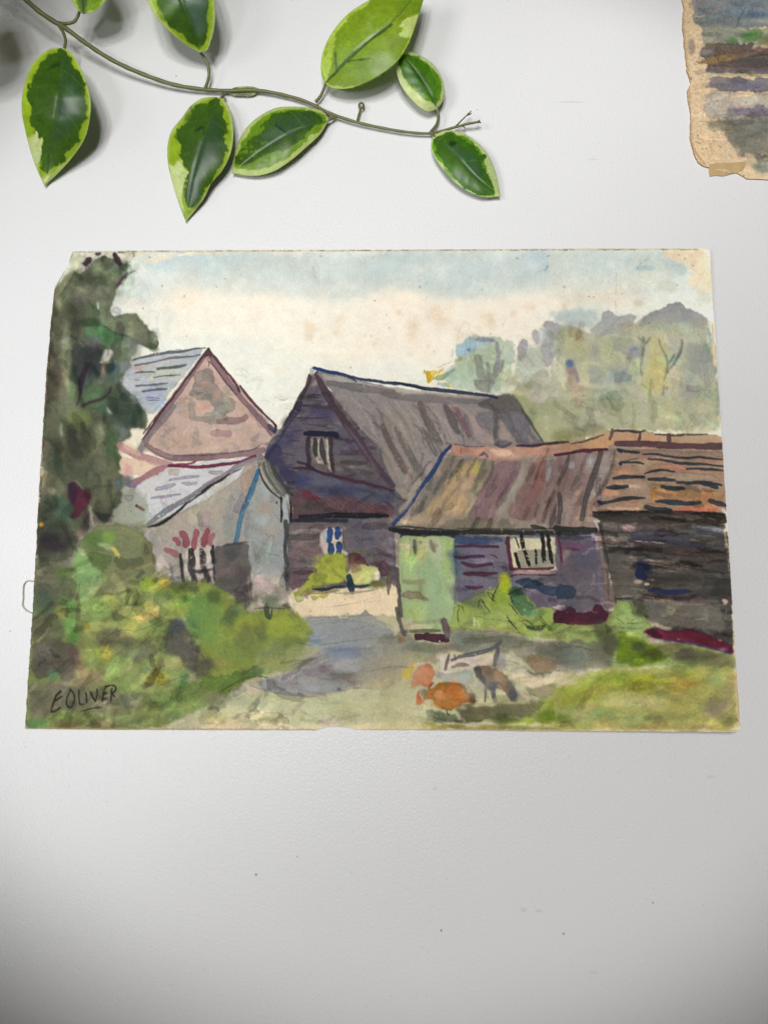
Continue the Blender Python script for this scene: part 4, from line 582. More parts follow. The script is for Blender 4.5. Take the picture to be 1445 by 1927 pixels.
    w([(560,1050),(1280,1090),(1290,1160),(900,1160),(600,1100)],(58,46,42),a=.7,f=4,e=0); st([(640,1180),(760,1185),(880,1200),(1010,1240)],22,(146,124,108),.75,dry=.3); st([(700,1210),(850,1230),(980,1245)],26,(118,98,84),.6,dry=.4)
    b(630,1230,60,50,(30,36,60),.85); b(560,1110,60,30,(54,50,48),.6); b(1000,1200,240,40,(62,54,46),.6)
    st([(320,900),(330,1000),(350,1100),(380,1200)],22,(58,56,54),.85,tp=.3); st([(345,1110),(370,1200),(378,1250)],14,(66,66,64),.8); st([(290,900),(300,980),(290,1100)],34,(138,116,112),.7); st([(270,880),(300,930),(295,960)],12,(206,192,180),.7,dry=.3)
    w([(1240,780),(1262,790),(1270,830),(1225,800)],(200,200,190),a=.7,f=1)
    w([(1250,920),(1275,930),(1290,1090),(1300,1284),(1285,1284),(1270,1080),(1255,1000)],(190,172,146),a=.55,f=1.5,r=3)
    # left wall extension above (violet) between
    w([(-20,1000),(280,1000),(300,1300),(330,1600),(-20,1600)],(88,80,88),a=.9,f=2,r=2,e=.03,g=.1); st([(0,1010),(120,1015),(240,1005)],30,(58,58,66),.8); b(140,1080,110,34,(104,66,92),.7); st([(60,1090),(160,1105)],18,(96,40,72),.75,dry=.2); w([(30,1100),(80,1090),(110,1110),(50,1180),(30,1240),(20,1160)],(130,112,112),a=.85,f=1.2)
    b(200,1180,110,70,(80,76,88),.7); st([(0,1020),(20,1100),(25,1200)],20,(92,40,62),.85); st([(-20,940),(100,950),(240,955),(280,950)],44,(42,44,40),.93,tp=.05); st([(-20,985),(120,985),(240,980)],22,(40,42,48),.8); st([(230,940),(290,960)],20,(50,50,46),.8)
    st([(310,980),(330,1150),(345,1300),(370,1500)],34,(112,96,88),.85,tp=.05); st([(330,1000),(345,1180)],8,(84,76,72),.7)
    at(1050,1070)
    st([(345,-20),(380,100),(400,220),(405,270)],50,(116,98,88),.88,tp=.05); st([(388,40),(398,120)],10,(206,190,170),.75,dry=.25); st([(365,0),(380,130),(375,260)],10,(82,72,68),.7); w([(370,320),(420,285),(440,310),(430,360),(400,350)],(186,166,148),a=.9,f=1.2); b(360,270,50,40,(124,102,98),.7)
    b(200,180,110,110,(86,82,88),.6); b(80,270,80,40,(74,72,80),.6); st([(265,30),(268,110)],16,(124,122,122),.6); w([(-20,110),(90,130),(160,180),(100,225),(0,225),(-20,220)],(42,56,76),a=.85,f=2,r=2); st([(0,290),(45,300)],34,(190,166,158),.85,tp=.1)
    s.glaze(1130,960,1375,1200,260,(30,110),(3,12),4,5,.2); s.hatch(1140,980,1370,1200,90,4,6,(20,60))
    # boards of right wall lower
    b(560,80,90,120,(84,78,70),.7); b(900,60,300,50,(58,54,50),.7); st([(660,60),(900,90),(1290,80)],26,(52,50,46),.6,dry=.2); b(1200,150,110,60,(50,48,46),.6); b(1000,130,200,40,(70,66,60),.5)
    st([(625,0),(605,40),(650,70)],60,(26,34,66),.93,tp=.2); st([(680,165),(740,175),(860,180),(1000,170)],40,(30,40,74),.9,tp=.6); b(605,100,34,16,(160,138,112),.85); b(668,118,20,10,(176,156,128),.85); st([(700,88),(720,86)],6,(190,180,170),.7)
    w([(620,235),(760,240),(1100,265),(1230,300),(1260,480),(1000,450),(820,440),(720,420),(660,330)],(98,92,82),a=.8,f=4,r=3,e=.02); st([(650,240),(760,240),(860,250)],20,(130,114,98),.7,dry=.35); st([(650,210),(820,240)],8,(170,150,130),.6,dry=.4); st([(720,260),(900,265),(1100,270)],14,(122,112,98),.6,dry=.3); b(900,350,180,40,(92,86,76),.6); b(1050,400,180,40,(78,74,66),.6); st([(870,350),(960,375),(1100,380)],5,(60,56,50),.6); st([(1030,380),(1110,378)],6,(200,192,180),.6,dry=.3); st([(840,310),(1000,330)],14,(84,78,70),.5,dry=.3)
    w([(1230,230),(1275,232),(1275,275),(1250,265)],(190,156,134),a=.9,f=1); st([(1270,280),(1255,400)],8,(150,140,126),.5,dry=.4); b(640,310,50,60,(76,74,62),.7); w([(1180,80),(1300,80),(1300,230),(1190,220)],(52,50,48),a=.6,f=2)
    # ================= bottom band: yard =================
    at()
    w([(545,1120),(560,1105),(640,1108),(745,1100),(752,1200),(760,1210),(700,1225),(600,1200),(570,1170),(545,1150)],(224,202,166),a=.96,f=2,r=2,e=.02,g=.03)
    w([(545,1162),(700,1158),(760,1160),(860,1200),(990,1190),(1110,1195),(1180,1215),(1240,1240),(1385,1250),(1390,1378),(48,1376),(60,1300),(430,1300),(560,1230)],(172,166,132),a=.95,f=3,r=4,e=0,g=.05)
    at(380,1070)
    w([(770,370),(900,365),(1200,360),(1240,325),(1290,350),(1340,380),(1445,470),(1445,640),(1340,680),(1330,820),(1200,890),(1000,940),(800,955),(620,950),(450,920),(400,860),(560,830),(640,760),(760,700),(860,640),(820,560),(830,470)],(140,140,136),a=.93,f=1.5,r=3,e=.08,g=.07)
    w([(820,400),(1000,380),(1200,385),(1340,440),(1445,480),(1445,600),(1200,620),(900,600),(830,540),(830,480)],(134,138,138),a=.7,f=2,r=3,e=.08); b(850,540,50,50,(104,124,140),.6); b(1080,630,160,40,(104,118,140),.7); b(1100,480,200,50,(132,134,132),.5); b(860,780,180,110,(142,134,128),.6); b(1100,720,160,60,(146,144,148),.6); b(1130,830,180,50,(110,100,92),.65); b(620,880,140,50,(128,128,126),.6); b(1280,750,70,90,(124,116,114),.6); b(1220,650,120,30,(110,112,120),.6)
    st([(640,740),(760,700),(880,630),(960,600)],10,(96,104,106),.5,dry=.3); st([(980,740),(1120,700),(1300,650)],16,(164,162,162),.7,dry=.1); st([(980,620),(1150,610),(1340,600),(1445,580)],12,(96,102,114),.6,dry=.2)
    for i in range(22):
        x=560+R.random()*560; y=470+R.random()*430; st([(x,y),(x+90,y-8+R.random()*16),(x+190+R.random()*90,y-20+R.random()*30)],9,(108,104,100) if R.random()<.6 else (158,154,146),.35,dry=.5)
    w([(620,750),(760,700),(840,640),(820,580),(900,600),(860,640),(760,720),(640,760)],(180,172,132),a=.75,f=2)
    w([(1330,640),(1445,620),(1445,880),(1250,910),(1330,820)],(158,142,108),a=.75,f=3,r=3); w([(1200,900),(1330,850),(1445,810),(1445,900),(1350,915)],(166,148,104),a=.7,f=3)
    st([(450,935),(540,955),(640,960),(800,958),(960,945)],6,(96,100,96),.6,dry=.2); b(1035,912,12,9,(70,74,60),.8,n=.2); b(820,322,8,8,(120,100,80),.8,n=.1); b(790,495,10,10,(60,60,50),.8,n=.1)
    w([(200,940),(260,900),(340,850),(430,900),(500,950),(300,960)],(190,176,150),a=.75,f=3,r=3); b(350,930,90,20,(200,178,154),.6)
    w([(100,1080),(240,960),(440,930),(700,965),(1000,955),(1300,910),(1445,890),(1445,1150),(1000,1190),(600,1190),(200,1180)],(180,180,138),a=.85,f=5,r=4,e=0,g=.04); b(320,1010,150,50,(160,168,130),.6); b(700,1080,260,60,(190,188,146),.6); b(1200,1080,220,60,(166,166,122),.6); b(1390,1050,70,100,(128,138,86),.5); b(1000,1000,200,40,(172,172,128),.5)
    w([(0,1170),(200,1150),(600,1180),(1000,1180),(1445,1150),(1445,1225),(0,1225)],(214,194,154),a=.8,f=3,r=3,e=0); b(120,1130,60,34,(190,182,124),.8); b(755,1120,24,16,(176,160,104),.6); pl([(690,1060),(685,1160)],(120,120,90),5,.5); st([(30,1170),(110,1175),(175,1150),(180,1090),(150,1085)],6,(150,140,80),.6)
    pl([(930,290),(1100,275),(1300,220),(1360,200)],(130,120,110),4,.6); pl([(950,290),(1150,262),(1385,240)],(140,128,112),4,.5); pl([(1350,400),(1445,440)],(100,90,80),5,.5)
    # grass left
    at(40,760); w([(560,930),(640,915),(700,900),(850,930),(930,1000),(980,1080),(1030,1220),(1000,1300),(900,1400),(560,1400),(380,1300),(430,1060),(500,990)],(116,122,80),a=.95,f=1.5,r=3,e=.12,g=.08)
    b(780,1130,130,110,(112,118,84),.7); b(880,960,80,50,(120,126,86),.5); b(540,1010,80,60,(92,120,60),.7); b(640,1010,60,40,(120,160,60),.75); b(570,1060,60,60,(84,116,56),.6); w([(560,1050),(640,1040),(700,1070),(720,1100),(660,1110),(590,1080)],(150,176,112),a=.8,f=2); st([(690,1090),(720,1110),(740,1160)],34,(206,188,90),.85,tp=.4); b(725,1160,6,6,(40,40,30),.9,n=.1)
    w([(400,1150),(440,1080),(480,1120),(560,1230),(620,1290),(640,1380),(560,1430),(400,1420),(370,1240)],(132,164,106),a=.85,f=3,r=3,e=.04); w([(430,1140),(460,1120),(490,1145),(470,1160)],(216,206,170),a=.85,f=1.5); w([(490,1110),(620,1130),(700,1150),(640,1260),(590,1280),(520,1200)],(88,112,56),a=.8,f=2.5); b(950,1100,40,70,(96,92,62),.65); st([(930,1060),(965,1110),(960,1140),(935,1120),(940,1080)],7,(74,66,44),.6); st([(990,1150),(1020,1230),(990,1290)],28,(86,82,66),.65); b(470,1230,60,80,(130,176,96),.6)
    b(200,1180,110,50,(78,78,62),.6); b(120,1190,20,40,(150,170,128),.7); pl([(750,900),(830,960),(870,980)],(90,96,80),4,.5); w([(1010,1190),(1060,1200),(1080,1300),(1020,1330)],(210,196,180),a=.6,f=3)
    at(40,1070)
    w([(95,-40),(400,0),(640,60),(940,80),(1100,100),(1240,120),(1445,110),(1600,200),(1700,330),(1900,330),(2050,330),(2160,400),(2190,500),(2100,640),(2000,760),(1900,780),(1700,830),(1500,1000),(1200,1130),(950,1220),(20,1215),(60,700)],(118,132,72),a=.96,f=2,r=4,e=.06,g=.1)
    b(260,120,150,160,(90,94,74),.8); b(150,60,90,90,(104,98,80),.6); b(180,220,90,120,(78,92,76),.7); b(300,40,60,40,(100,122,60),.7); b(380,170,70,120,(104,104,78),.5)
    w([(410,-20),(560,-30),(600,20),(640,70),(600,120),(560,180),(500,260),(440,260),(420,120)],(134,168,104),a=.85,f=4,r=3,e=.03); w([(500,150),(600,110),(640,60),(640,100),(560,180),(510,200)],(184,192,130),a=.7,f=2); w([(560,240),(600,150),(700,90),(900,80),(860,180),(740,190),(620,220)],(104,114,70),a=.8,f=3)
    st([(600,150),(550,230),(500,280)],24,(96,112,62),.7,dry=.1); b(760,140,130,70,(120,118,86),.75); b(880,160,110,60,(118,136,70),.6); b(1010,120,90,70,(156,160,60),.7); b(1090,110,40,40,(176,160,50),.6); b(950,110,50,60,(140,160,40),.6)
    w([(330,240),(420,220),(440,330),(430,450),(380,540),(340,480),(310,330)],(112,156,78),a=.75,f=5,r=3,e=0); b(395,500,40,60,(74,132,56),.7); w([(450,240),(640,210),(680,300),(640,400),(480,420),(440,330)],(138,166,88),a=.8,f=5,r=3,e=0); st([(430,200),(440,330),(410,480)],30,(86,92,50),.6,dry=.15); st([(340,200),(330,250)],60,(84,120,60),.5)
    b(310,310,50,40,(132,138,62),.6); b(690,250,50,60,(160,170,80),.6); b(860,200,120,50,(128,142,76),.5)
    w([(470,420),(560,400),(700,400),(760,450),(840,460),(900,520),(820,540),(640,470),(500,500)],(168,172,98),a=.8,f=4,r=3,e=0); b(500,440,30,30,(190,170,60),.7); b(860,440,120,80,(172,176,84),.6); b(1050,440,130,70,(150,166,84),.5)
    w([(720,310),(800,285),(900,290),(930,245),(990,230),(1040,260),(1052,320),(1040,375),(960,395),(860,385),(760,370)],(184,174,92),a=.92,f=1.2,r=2,e=.04); pl([(720,290),(800,272),(860,275),(910,285),(920,250),(980,230),(1040,260),(1054,320),(1030,385),(960,405),(900,390),(850,390),(780,375),(730,340),(718,300)],(60,84,54),5,.75,k=1); st([(820,290),(780,340)],12,(140,130,100),.7,dry=.4)
    # green right part
    b(1300,200,150,110,(128,154,62),.65); b(1240,230,24,24,(60,110,44),.8); b(1300,360,60,110,(78,126,70),.6); b(1400,260,80,90,(110,142,62),.55); b(1200,300,120,60,(150,166,72),.6); b(1280,140,100,40,(76,88,50),.7)
    b(1430,450,120,130,(102,140,68),.6); b(1350,480,110,50,(110,148,60),.5)
    # dark grey triangle
    w([(1050,560),(1110,480),(1160,400),(1200,400),(1260,470),(1300,570),(1400,650),(1500,760),(1460,800),(1340,800),(1260,760),(1200,700),(1100,640)],(92,88,76),a=.85,f=5,r=4,e=0,g=.1); b(1170,450,70,60,(74,86,98),.7); b(1380,730,110,70,(76,68,66),.75); b(1240,600,90,70,(102,98,88),.5)
    w([(560,480),(680,440),(760,480),(880,530),(1040,550),(1060,640),(960,680),(860,720),(760,640),(620,600),(560,560)],(104,102,72),a=.8,f=5,r=4,e=0,g=.1); b(720,560,130,40,(96,98,66),.6); b(900,640,110,60,(112,112,88),.6)
    w([(400,600),(480,580),(540,600),(560,660),(500,720),(450,680)],(150,166,90),a=.75,f=2.5,r=3); b(635,650,60,70,(164,156,56),.75); st([(640,590),(570,660),(590,720),(660,720),(700,660)],8,(96,100,60),.5,dry=.2); b(600,700,60,40,(120,130,70),.5); w([(650,720),(840,670),(850,760),(740,830),(640,860),(620,780)],(140,152,88),a=.8,f=4,r=4,e=.05); w([(780,760),(840,680),(850,755),(800,780)],(180,176,110),a=.7,f=2); pl([(670,720),(740,745)],(90,100,60),4,.5); pl([(620,835),(760,830),(850,770)],(76,90,56),6,.6); pl([(430,590),(480,620),(500,585)],(80,96,60),5,.5)
    w([(850,760),(1000,690),(1100,640),(1220,720),(1260,800),(1200,900),(1000,950),(800,920),(700,880)],(136,150,84),a=.8,f=5,r=4,e=.03); b(1020,830,90,70,(160,148,48),.8); b(1130,720,70,40,(168,164,108),.6); b(960,760,40,30,(130,150,120),.6); w([(1240,860),(1250,800),(1310,770),(1330,830),(1290,890),(1260,895)],(150,154,114),a=.8,f=2,r=2,e=.1); b(1220,850,36,70,(74,124,74),.6)
    w([(330,700),(500,740),(640,770),(620,860),(520,900),(400,900),(330,880)],(144,122,92),a=.75,f=6,r=4,e=0); b(430,700,40,80,(150,106,88),.6)
    w([(90,560),(180,520),(280,540),(330,560),(400,580),(440,640),(420,740),(370,860),(300,850),(280,760),(190,820),(120,840),(80,740)],(94,86,74),a=.85,f=3,r=3,e=.1,g=.1); b(180,640,70,60,(122,112,102),.7); b(160,740,60,60,(86,80,72),.6); b(400,640,50,60,(108,74,70),.6); b(340,780,50,60,(108,96,84),.5); b(245,800,40,34,(86,134,104),.7); st([(80,740),(120,830),(190,820),(270,755),(285,790)],6,(40,70,52),.7); st([(250,600),(265,550),(300,570),(295,510)],6,(50,74,54),.6)
    w([(70,380),(180,340),(260,350),(330,470),(300,560),(180,510),(80,540)],(96,100,72),a=.7,f=6,r=3,e=0); b(130,450,70,60,(110,104,82),.6); b(250,470,60,60,(90,96,66),.6)
    w([(70,420),(82,600),(80,720),(66,740),(62,640)],(140,160,96),a=.7,f=2); w([(70,470),(95,480),(90,530),(72,540)],(200,176,130),a=.7,f=1.5)
    w([(60,860),(250,860),(500,900),(740,940),(900,940),(1000,990),(900,1060),(600,1060),(300,1080),(60,1140)],(108,102,88),a=.75,f=8,r=4,e=0,g=.1); b(280,900,100,40,(126,108,112),.6); b(140,1000,100,100,(88,86,72),.5); b(860,1000,160,50,(104,110,80),.7); b(720,1080,160,60,(118,112,82),.6); b(320,1110,80,50,(132,150,76),.8); b(110,1170,90,36,(84,120,70),.85); b(360,1180,100,30,(122,104,62),.7); b(560,1180,160,40,(108,96,68),.6); b(800,1170,120,40,(104,112,70),.6); b(1100,1000,160,60,(94,116,56),.7); b(1300,930,120,60,(96,120,56),.7); b(1130,1110,120,40,(110,128,80),.6)
    b(640,1000,100,40,(132,134,90),.5)
    for p in [[(100,420),(160,390),(250,350)],[(420,900),(560,840),(640,770)],[(520,1165),(610,1125)],[(550,1170),(640,1130)],[(1150,920),(1300,880),(1445,820)],[(900,560),(1100,540),(1250,420)],[(650,470),(600,520),(760,560)],[(1400,1000),(1445,960)]]: pl(p,(66,70,50),5,.5)
    s.soften(50,1040,640,1385,2.6,.55); s.glaze(60,1060,560,1370,420,(14,60),(6,22),-25,40,.11); s.hatch(70,1080,560,1370,150,-30,20,(8,30),.1)
    # signature
    Cc=(46,36,36)
    for p in [[(300,925),(262,960),(238,1030),(232,1085)],[(240,1085),(262,1075),(298,1050)],[(252,1000),(285,985),(312,965)],[(262,962),(300,930)]]: st(p,14,Cc,.92,tp=.2)
    for p in [[(380,915),(350,960),(342,1010),(352,1050),(385,1050),(405,1000),(398,940),(372,915)],[(440,920),(442,980),(438,1028),(475,1022)],[(494,936),(498,1012)],[(524,930),(542,970),(562,1005)],[(562,1005),(572,960),(577,912)],[(655,890),(630,905),(620,950),(615,1000)],[(620,950),(650,940)],[(615,990),(645,980)],[(640,888),(665,885)],[(690,905),(682,950),(678,1000)],[(665,885),(700,880),(722,895),(715,925),(690,945)],[(690,945),(712,970)]]: st(p,13,Cc,.85,dry=.08,tp=.15)
    st([(448,1082),(510,1060),(605,1045)],10,Cc,.85,dry=.12); pl([(725,985),(735,990)],Cc,5,.6)
    # grass around shed base / behind
    at(380,1070)
    w([(-20,90),(60,110),(100,130),(190,200),(200,330),(280,370),(400,320),(470,330),(560,300),(640,310),(740,350),(800,420),(810,500),(760,560),(500,560),(440,720),(200,800),(-20,800)],(128,140,56),a=.8,f=5,r=4,e=.02,g=.08)
    b(40,300,110,140,(98,140,70),.6); b(20,480,110,90,(98,140,72),.5); b(110,210,70,70,(74,90,48),.7); b(220,370,60,60,(72,92,60),.7); b(360,420,120,70,(140,146,48),.7); b(620,420,150,80,(140,148,50),.75); b(330,540,60,90,(100,108,62),.7); b(450,500,44,90,(96,104,60),.7); b(690,560,120,50,(96,110,56),.65); b(540,640,150,90,(122,132,82),.6); b(230,640,150,90,(112,130,60),.6); b(40,720,90,90,(80,74,66),.8); b(150,710,60,40,(138,130,72),.6); b(580,730,140,60,(142,144,86),.7); b(720,640,90,60,(140,144,92),.6)
    w([(-20,830),(200,800),(340,800),(420,770),(430,820),(300,860),(200,930),(100,950),(-20,930)],(92,116,44),a=.8,f=2,r=3,e=.1); st([(100,955),(190,900),(290,840),(400,810),(500,825)],16,(60,84,36),.55,dry=.1); b(400,780,60,30,(76,104,62),.6); b(40,960,90,60,(116,126,74),.6); b(120,980,100,40,(120,116,88),.6); w([(-20,1180),(100,1120),(60,1060),(-20,1080)],(146,150,96),a=.6,f=4)
    st([(490,270),(490,340),(510,370)],40,(58,70,56),.8,dry=.1); st([(530,300),(520,380)],18,(70,80,62),.7); b(520,240,70,50,(92,102,78),.75); st([(400,300),(500,295),(620,305)],9,(70,78,66),.7); st([(620,300),(660,285),(690,310),(705,370)],8,(86,86,78),.7); st([(640,300),(670,320),(690,380)],10,(92,92,84),.6); st([(655,340),(680,380)],14,(110,112,92),.6)
    # bush by barn (yellow green)
    w([(680,180),(760,130),(800,60),(850,0),(880,-60),(930,-110),(1060,-110),(1110,-40),(1090,60),(1060,110),(900,120),(830,200),(760,180),(720,200)],(150,158,52),a=.93,f=1.5,r=2.5,e=.12,g=.1); b(960,-60,80,50,(158,176,40),.7); b(870,60,60,50,(128,134,50),.7); b(1020,50,60,50,(176,182,70),.6); b(900,0,70,40,(150,146,66),.5)
    at(380,760); w([(1100,1130),(1150,1120),(1180,1140),(1220,1150),(1250,1200),(1280,1220),(1260,1284),(1120,1240)],(104,66,62),a=.85,f=1.2,r=2,e=.2); b(1350,1230,60,60,(86,52,62),.7); b(1180,1160,30,24,(80,40,40),.7); b(960,1190,40,30,(140,130,64),.8); st([(1090,1180),(1120,1210),(1105,1250)],6,(90,90,50),.6); b(1200,1110,60,20,(104,98,60),.7)
    at(380,1070); w([(1090,60),(1120,0),(1200,-30),(1320,-10),(1345,20),(1345,90),(1280,95),(1260,115),(1150,120),(1100,110)],(196,196,116),a=.9,f=1.5,r=2.5,e=.1); b(1230,40,70,50,(206,200,110),.6); w([(1290,10),(1345,0),(1345,90),(1300,90)],(224,210,176),a=.85,f=1); b(1150,0,50,40,(160,140,100),.7)
    w([(650,0),(860,-10),(880,20),(810,60),(760,130),(700,165),(660,130)],(104,84,86),a=.8,f=1.2,r=2,e=.15); st([(700,30),(830,28)],34,(82,58,66),.8); st([(680,120),(740,90),(800,80)],26,(100,76,80),.7); w([(735,140),(770,135),(760,165),(720,180)],(190,150,140),a=.8,f=1); w([(770,200),(800,190),(810,225),(780,225)],(180,150,150),a=.8,f=1)
    w([(740,190),(850,120),(1000,150),(1060,160),(980,190),(850,200),(770,210)],(126,112,70),a=.7,f=1.5); st([(835,155),(920,162),(1000,140),(1080,135)],24,(34,52,66),.93,tp=.6); st([(1110,60),(1120,110),(1135,175)],52,(32,54,68),.93,tp=.3); st([(1135,120),(1180,140),(1270,122)],22,(38,60,72),.9,tp=.5); st([(1000,185),(1130,185),(1300,160)],16,(150,130,112),.7); b(1340,125,60,30,(110,108,52),.8); st([(830,150),(900,178),(1000,172)],5,(96,80,60),.6)
    w([(690,210),(730,195),(770,205),(775,240),(740,265),(705,250)],(176,180,110),a=.85,f=1,e=.3); w([(810,210),(860,200),(960,185),(980,180),(930,230),(880,210),(850,240),(830,225)],(176,172,80),a=.85,f=1.2,r=2); b(1080,185,80,16,(176,172,130),.6)
    w([(1345,-60),(1400,-60),(1420,30),(1380,60),(1345,40)],(92,66,74),a=.85,f=1.2,e=.2); b(1390,80,30,26,(128,140,100),.6); st([(1415,20),(1410,110),(1405,195)],36,(104,84,72),.85,tp=.6)
    w([(650,190),(700,240),(720,340),(660,290),(640,230)],(214,200,172),a=.8,f=2)
    s.glaze(590,1040,745,1120,40,(8,24),(5,12),0,50,.1)
    # vegetation right of green door
    at(720,1070)
    w([(545,260),(620,260),(700,220),(760,170),(850,160),(880,110),(930,70),(970,90),(980,180),(1060,190),(1130,250),(1150,310),(1200,300),(1280,290),(1300,340),(1445,400),(1445,540),(1200,530),(900,470),(700,460),(520,470),(500,420),(545,360)],(134,150,70),a=.93,f=1.5,r=2.5,e=.06,g=.08)
    b(920,140,44,90,(156,162,14),.85); b(880,220,80,60,(120,144,44),.7); b(690,260,90,40,(84,98,62),.8); b(740,190,60,30,(92,104,64),.7); w([(960,180),(1040,170),(1110,210),(1145,280),(1120,340),(1060,360),(1000,330),(970,260)],(66,98,66),a=.85,f=2,r=3); b(1010,170,44,30,(34,72,40),.8); b(1110,340,70,30,(84,130,96),.6); b(850,380,160,50,(142,160,84),.6); b(590,400,60,50,(140,156,84),.6); b(1200,420,140,50,(118,138,64),.6); b(600,300,50,40,(124,138,56),.5); b(1070,312,8,8,(130,170,90),.9,n=.1); w([(810,140),(820,135),(815,160),(790,150)],(206,190,186),a=.8,f=.8)
    st([(690,375),(690,430)],20,(214,206,186),.85,dry=.2); st([(705,385),(730,430)],10,(206,200,180),.7,dry=.3); st([(950,190),(1000,170),(1045,145)],20,(40,56,40),.8,dry=.15)
    K=(36,40,26)
    for p in [[(790,170),(810,220),(850,250)],[(800,180),(840,210)],[(740,215),(760,250),(775,300)],[(735,230),(720,300)],[(750,240),(810,330)],[(875,125),(850,180),(835,240)],[(860,140),(820,240)],[(960,200),(980,250),(1035,275)],[(950,265),(1000,310)],[(985,300),(1020,350)],[(940,350),(960,400),(1010,450)],[(935,370),(1000,420)],[(945,390),(1040,490)],[(1050,400),(1100,440),(1150,460)],[(1060,390),(1110,400),(1140,440)],[(1190,360),(1240,430),(1290,470),(1380,495)],[(1180,380),(1230,440),(1300,495)],[(1220,420),(1330,470),(1400,460)],[(1120,460),(1200,470),(1220,430)],[(1270,440),(1310,460)],[(580,300),(560,340),(575,400)],[(600,280),(610,320)],[(560,270),(590,290)]]: st(p,7,K,.75,dry=.25)
    st([(1090,440),(1150,460),(1220,430)],34,(44,50,28),.75,dry=.35); pl([(690,355),(800,385),(900,385),(970,410)],(80,96,60),5,.7); w([(1150,485),(1220,490),(1210,520),(1170,505)],(190,186,160),a=.7,f=1)
    w([(1290,330),(1380,300),(1445,330),(1445,420),(1310,410),(1290,380)],(62,28,40),a=.93,f=1,r=1.5); st([(1290,295),(1370,312)],20,(184,158,148),.85)
    at(1050,1070)
    w([(-30,320),(40,330),(60,290),(120,300),(140,335),(240,335),(270,270),(320,270),(370,340),(410,370),(405,415),(330,415),(240,430),(0,415),(-30,420)],(70,28,44),a=.93,f=1,r=2,g=.15); b(60,310,40,24,(62,38,56),.7); st([(250,320),(290,335)],14,(140,124,126),.5,dry=.4); b(350,390,60,34,(60,30,50),.6)
    w([(-30,420),(200,430),(340,420),(430,300),(440,230),(500,240),(540,250),(600,310),(640,380),(740,440),(640,460),(680,540),(760,580),(940,560),(1150,600),(1335,660),(1340,740),(1300,760),(900,740),(700,740),(400,760),(200,560),(-30,540)],(118,132,70),a=.93,f=1.5,r=2,e=.06,g=.08)
    b(500,290,60,50,(130,156,84),.8); b(520,400,90,50,(138,160,92),.7); b(560,450,80,60,(140,164,92),.7); b(100,480,160,44,(122,136,78),.6); b(340,480,70,70,(62,66,44),.7); w([(450,480),(500,470),(530,520),(570,495),(640,540),(720,590),(860,620),(800,700),(600,740),(430,720),(440,600)],(84,108,18),a=.85,f=3,r=3,e=.05); b(600,690,44,24,(118,150,20),.8); b(730,640,90,60,(52,66,20),.7); b(610,590,50,34,(50,60,40),.7); w([(700,570),(850,560),(1000,580),(1330,670),(1330,740),(1000,730),(860,700),(760,620)],(96,98,58),a=.8,f=3,r=3,e=.04); b(970,650,70,34,(70,64,54),.75); b(1140,660,60,30,(76,70,52),.6); b(1220,710,100,40,(104,96,64),.6); pl([(880,740),(1050,745),(1250,755),(1330,745),(1340,700)],(70,64,36),5,.65)
    for p in [[(520,210),(560,240),(620,230)],[(515,230),(560,290),(640,300)],[(560,250),(600,260),(650,210)],[(600,290),(680,370),(710,380)],[(440,370),(500,410),(460,390)],[(560,330),(600,350)],[(450,410),(600,415),(640,405)],[(470,448),(560,450),(640,455)],[(540,400),(600,370),(620,390)],[(0,480),(60,460),(110,425)],[(0,465),(40,470)]]: st(p,6,(50,58,36),.7,dry=.3)
    b(620,320,50,50,(78,82,56),.7); w([(660,380),(720,400),(790,425),(860,440),(840,470),(720,440),(690,420)],(186,170,142),a=.7,f=1.5,r=2)
    w([(640,455),(720,450),(860,475),(1000,460),(1060,475),(1170,520),(1290,570),(1320,620),(1315,650),(1150,600),(940,555),(800,545),(680,510)],(92,24,42),a=.95,f=1.2,r=2,g=.16); w([(650,465),(740,460),(790,500),(780,545),(690,510)],(50,18,32),a=.8,f=2); st([(800,540),(950,550),(1150,600),(1310,640)],26,(54,44,76),.75,dry=.3); st([(870,470),(1030,465),(1150,510)],12,(52,24,36),.7,dry=.3); st([(895,530),(920,535)],6,(190,180,170),.7); b(1240,610,34,16,(130,118,140),.5); st([(1210,540),(1235,545)],7,(196,188,178),.7,dry=.3)
    s.glaze(860,1090,1390,1270,120,(10,36),(5,14),0,40,.1)
    # grey yard right + foreground
    at(720,1070)
    w([(-20,490),(180,490),(240,540),(500,560),(540,470),(700,470),(900,480),(1100,540),(1445,600),(1445,760),(1380,800),(1320,740),(1100,700),(940,640),(760,620),(500,640),(380,650),(0,640)],(112,112,96),a=.85,f=3,r=4,e=.03,g=.1)
    b(60,560,100,50,(116,118,112),.7); b(700,530,130,50,(86,90,72),.75); b(300,600,130,40,(104,104,84),.6); b(1000,560,160,50,(96,98,78),.7); b(1300,620,140,50,(80,82,68),.75); b(560,520,60,40,(120,126,116),.7); b(560,480,40,20,(168,166,130),.7)
    w([(-20,630),(200,640),(380,640),(420,720),(300,720),(220,740),(100,760),(-20,780)],(136,124,98),a=.8,f=3,r=3,e=.03); w([(-20,770),(130,750),(160,830),(60,890),(-20,910)],(160,140,96),a=.85,f=3,r=3)
    w([(400,650),(500,640),(560,680),(740,640),(850,650),(830,700),(700,760),(560,780),(430,780),(420,700)],(196,180,160),a=.88,f=2,r=3,e=.04); w([(430,780),(500,790),(640,760),(700,830),(680,860),(560,880),(440,840),(400,820)],(146,154,146),a=.85,f=2,r=3); w([(900,640),(1000,640),(1060,700),(1100,780),(1040,800),(960,780),(900,730)],(172,172,148),a=.8,f=3,r=3); w([(960,800),(1100,790),(1200,830),(1380,810),(1400,860),(1240,880),(1140,900),(1060,880),(980,850)],(204,184,152),a=.9,f=2,r=3,e=.04)
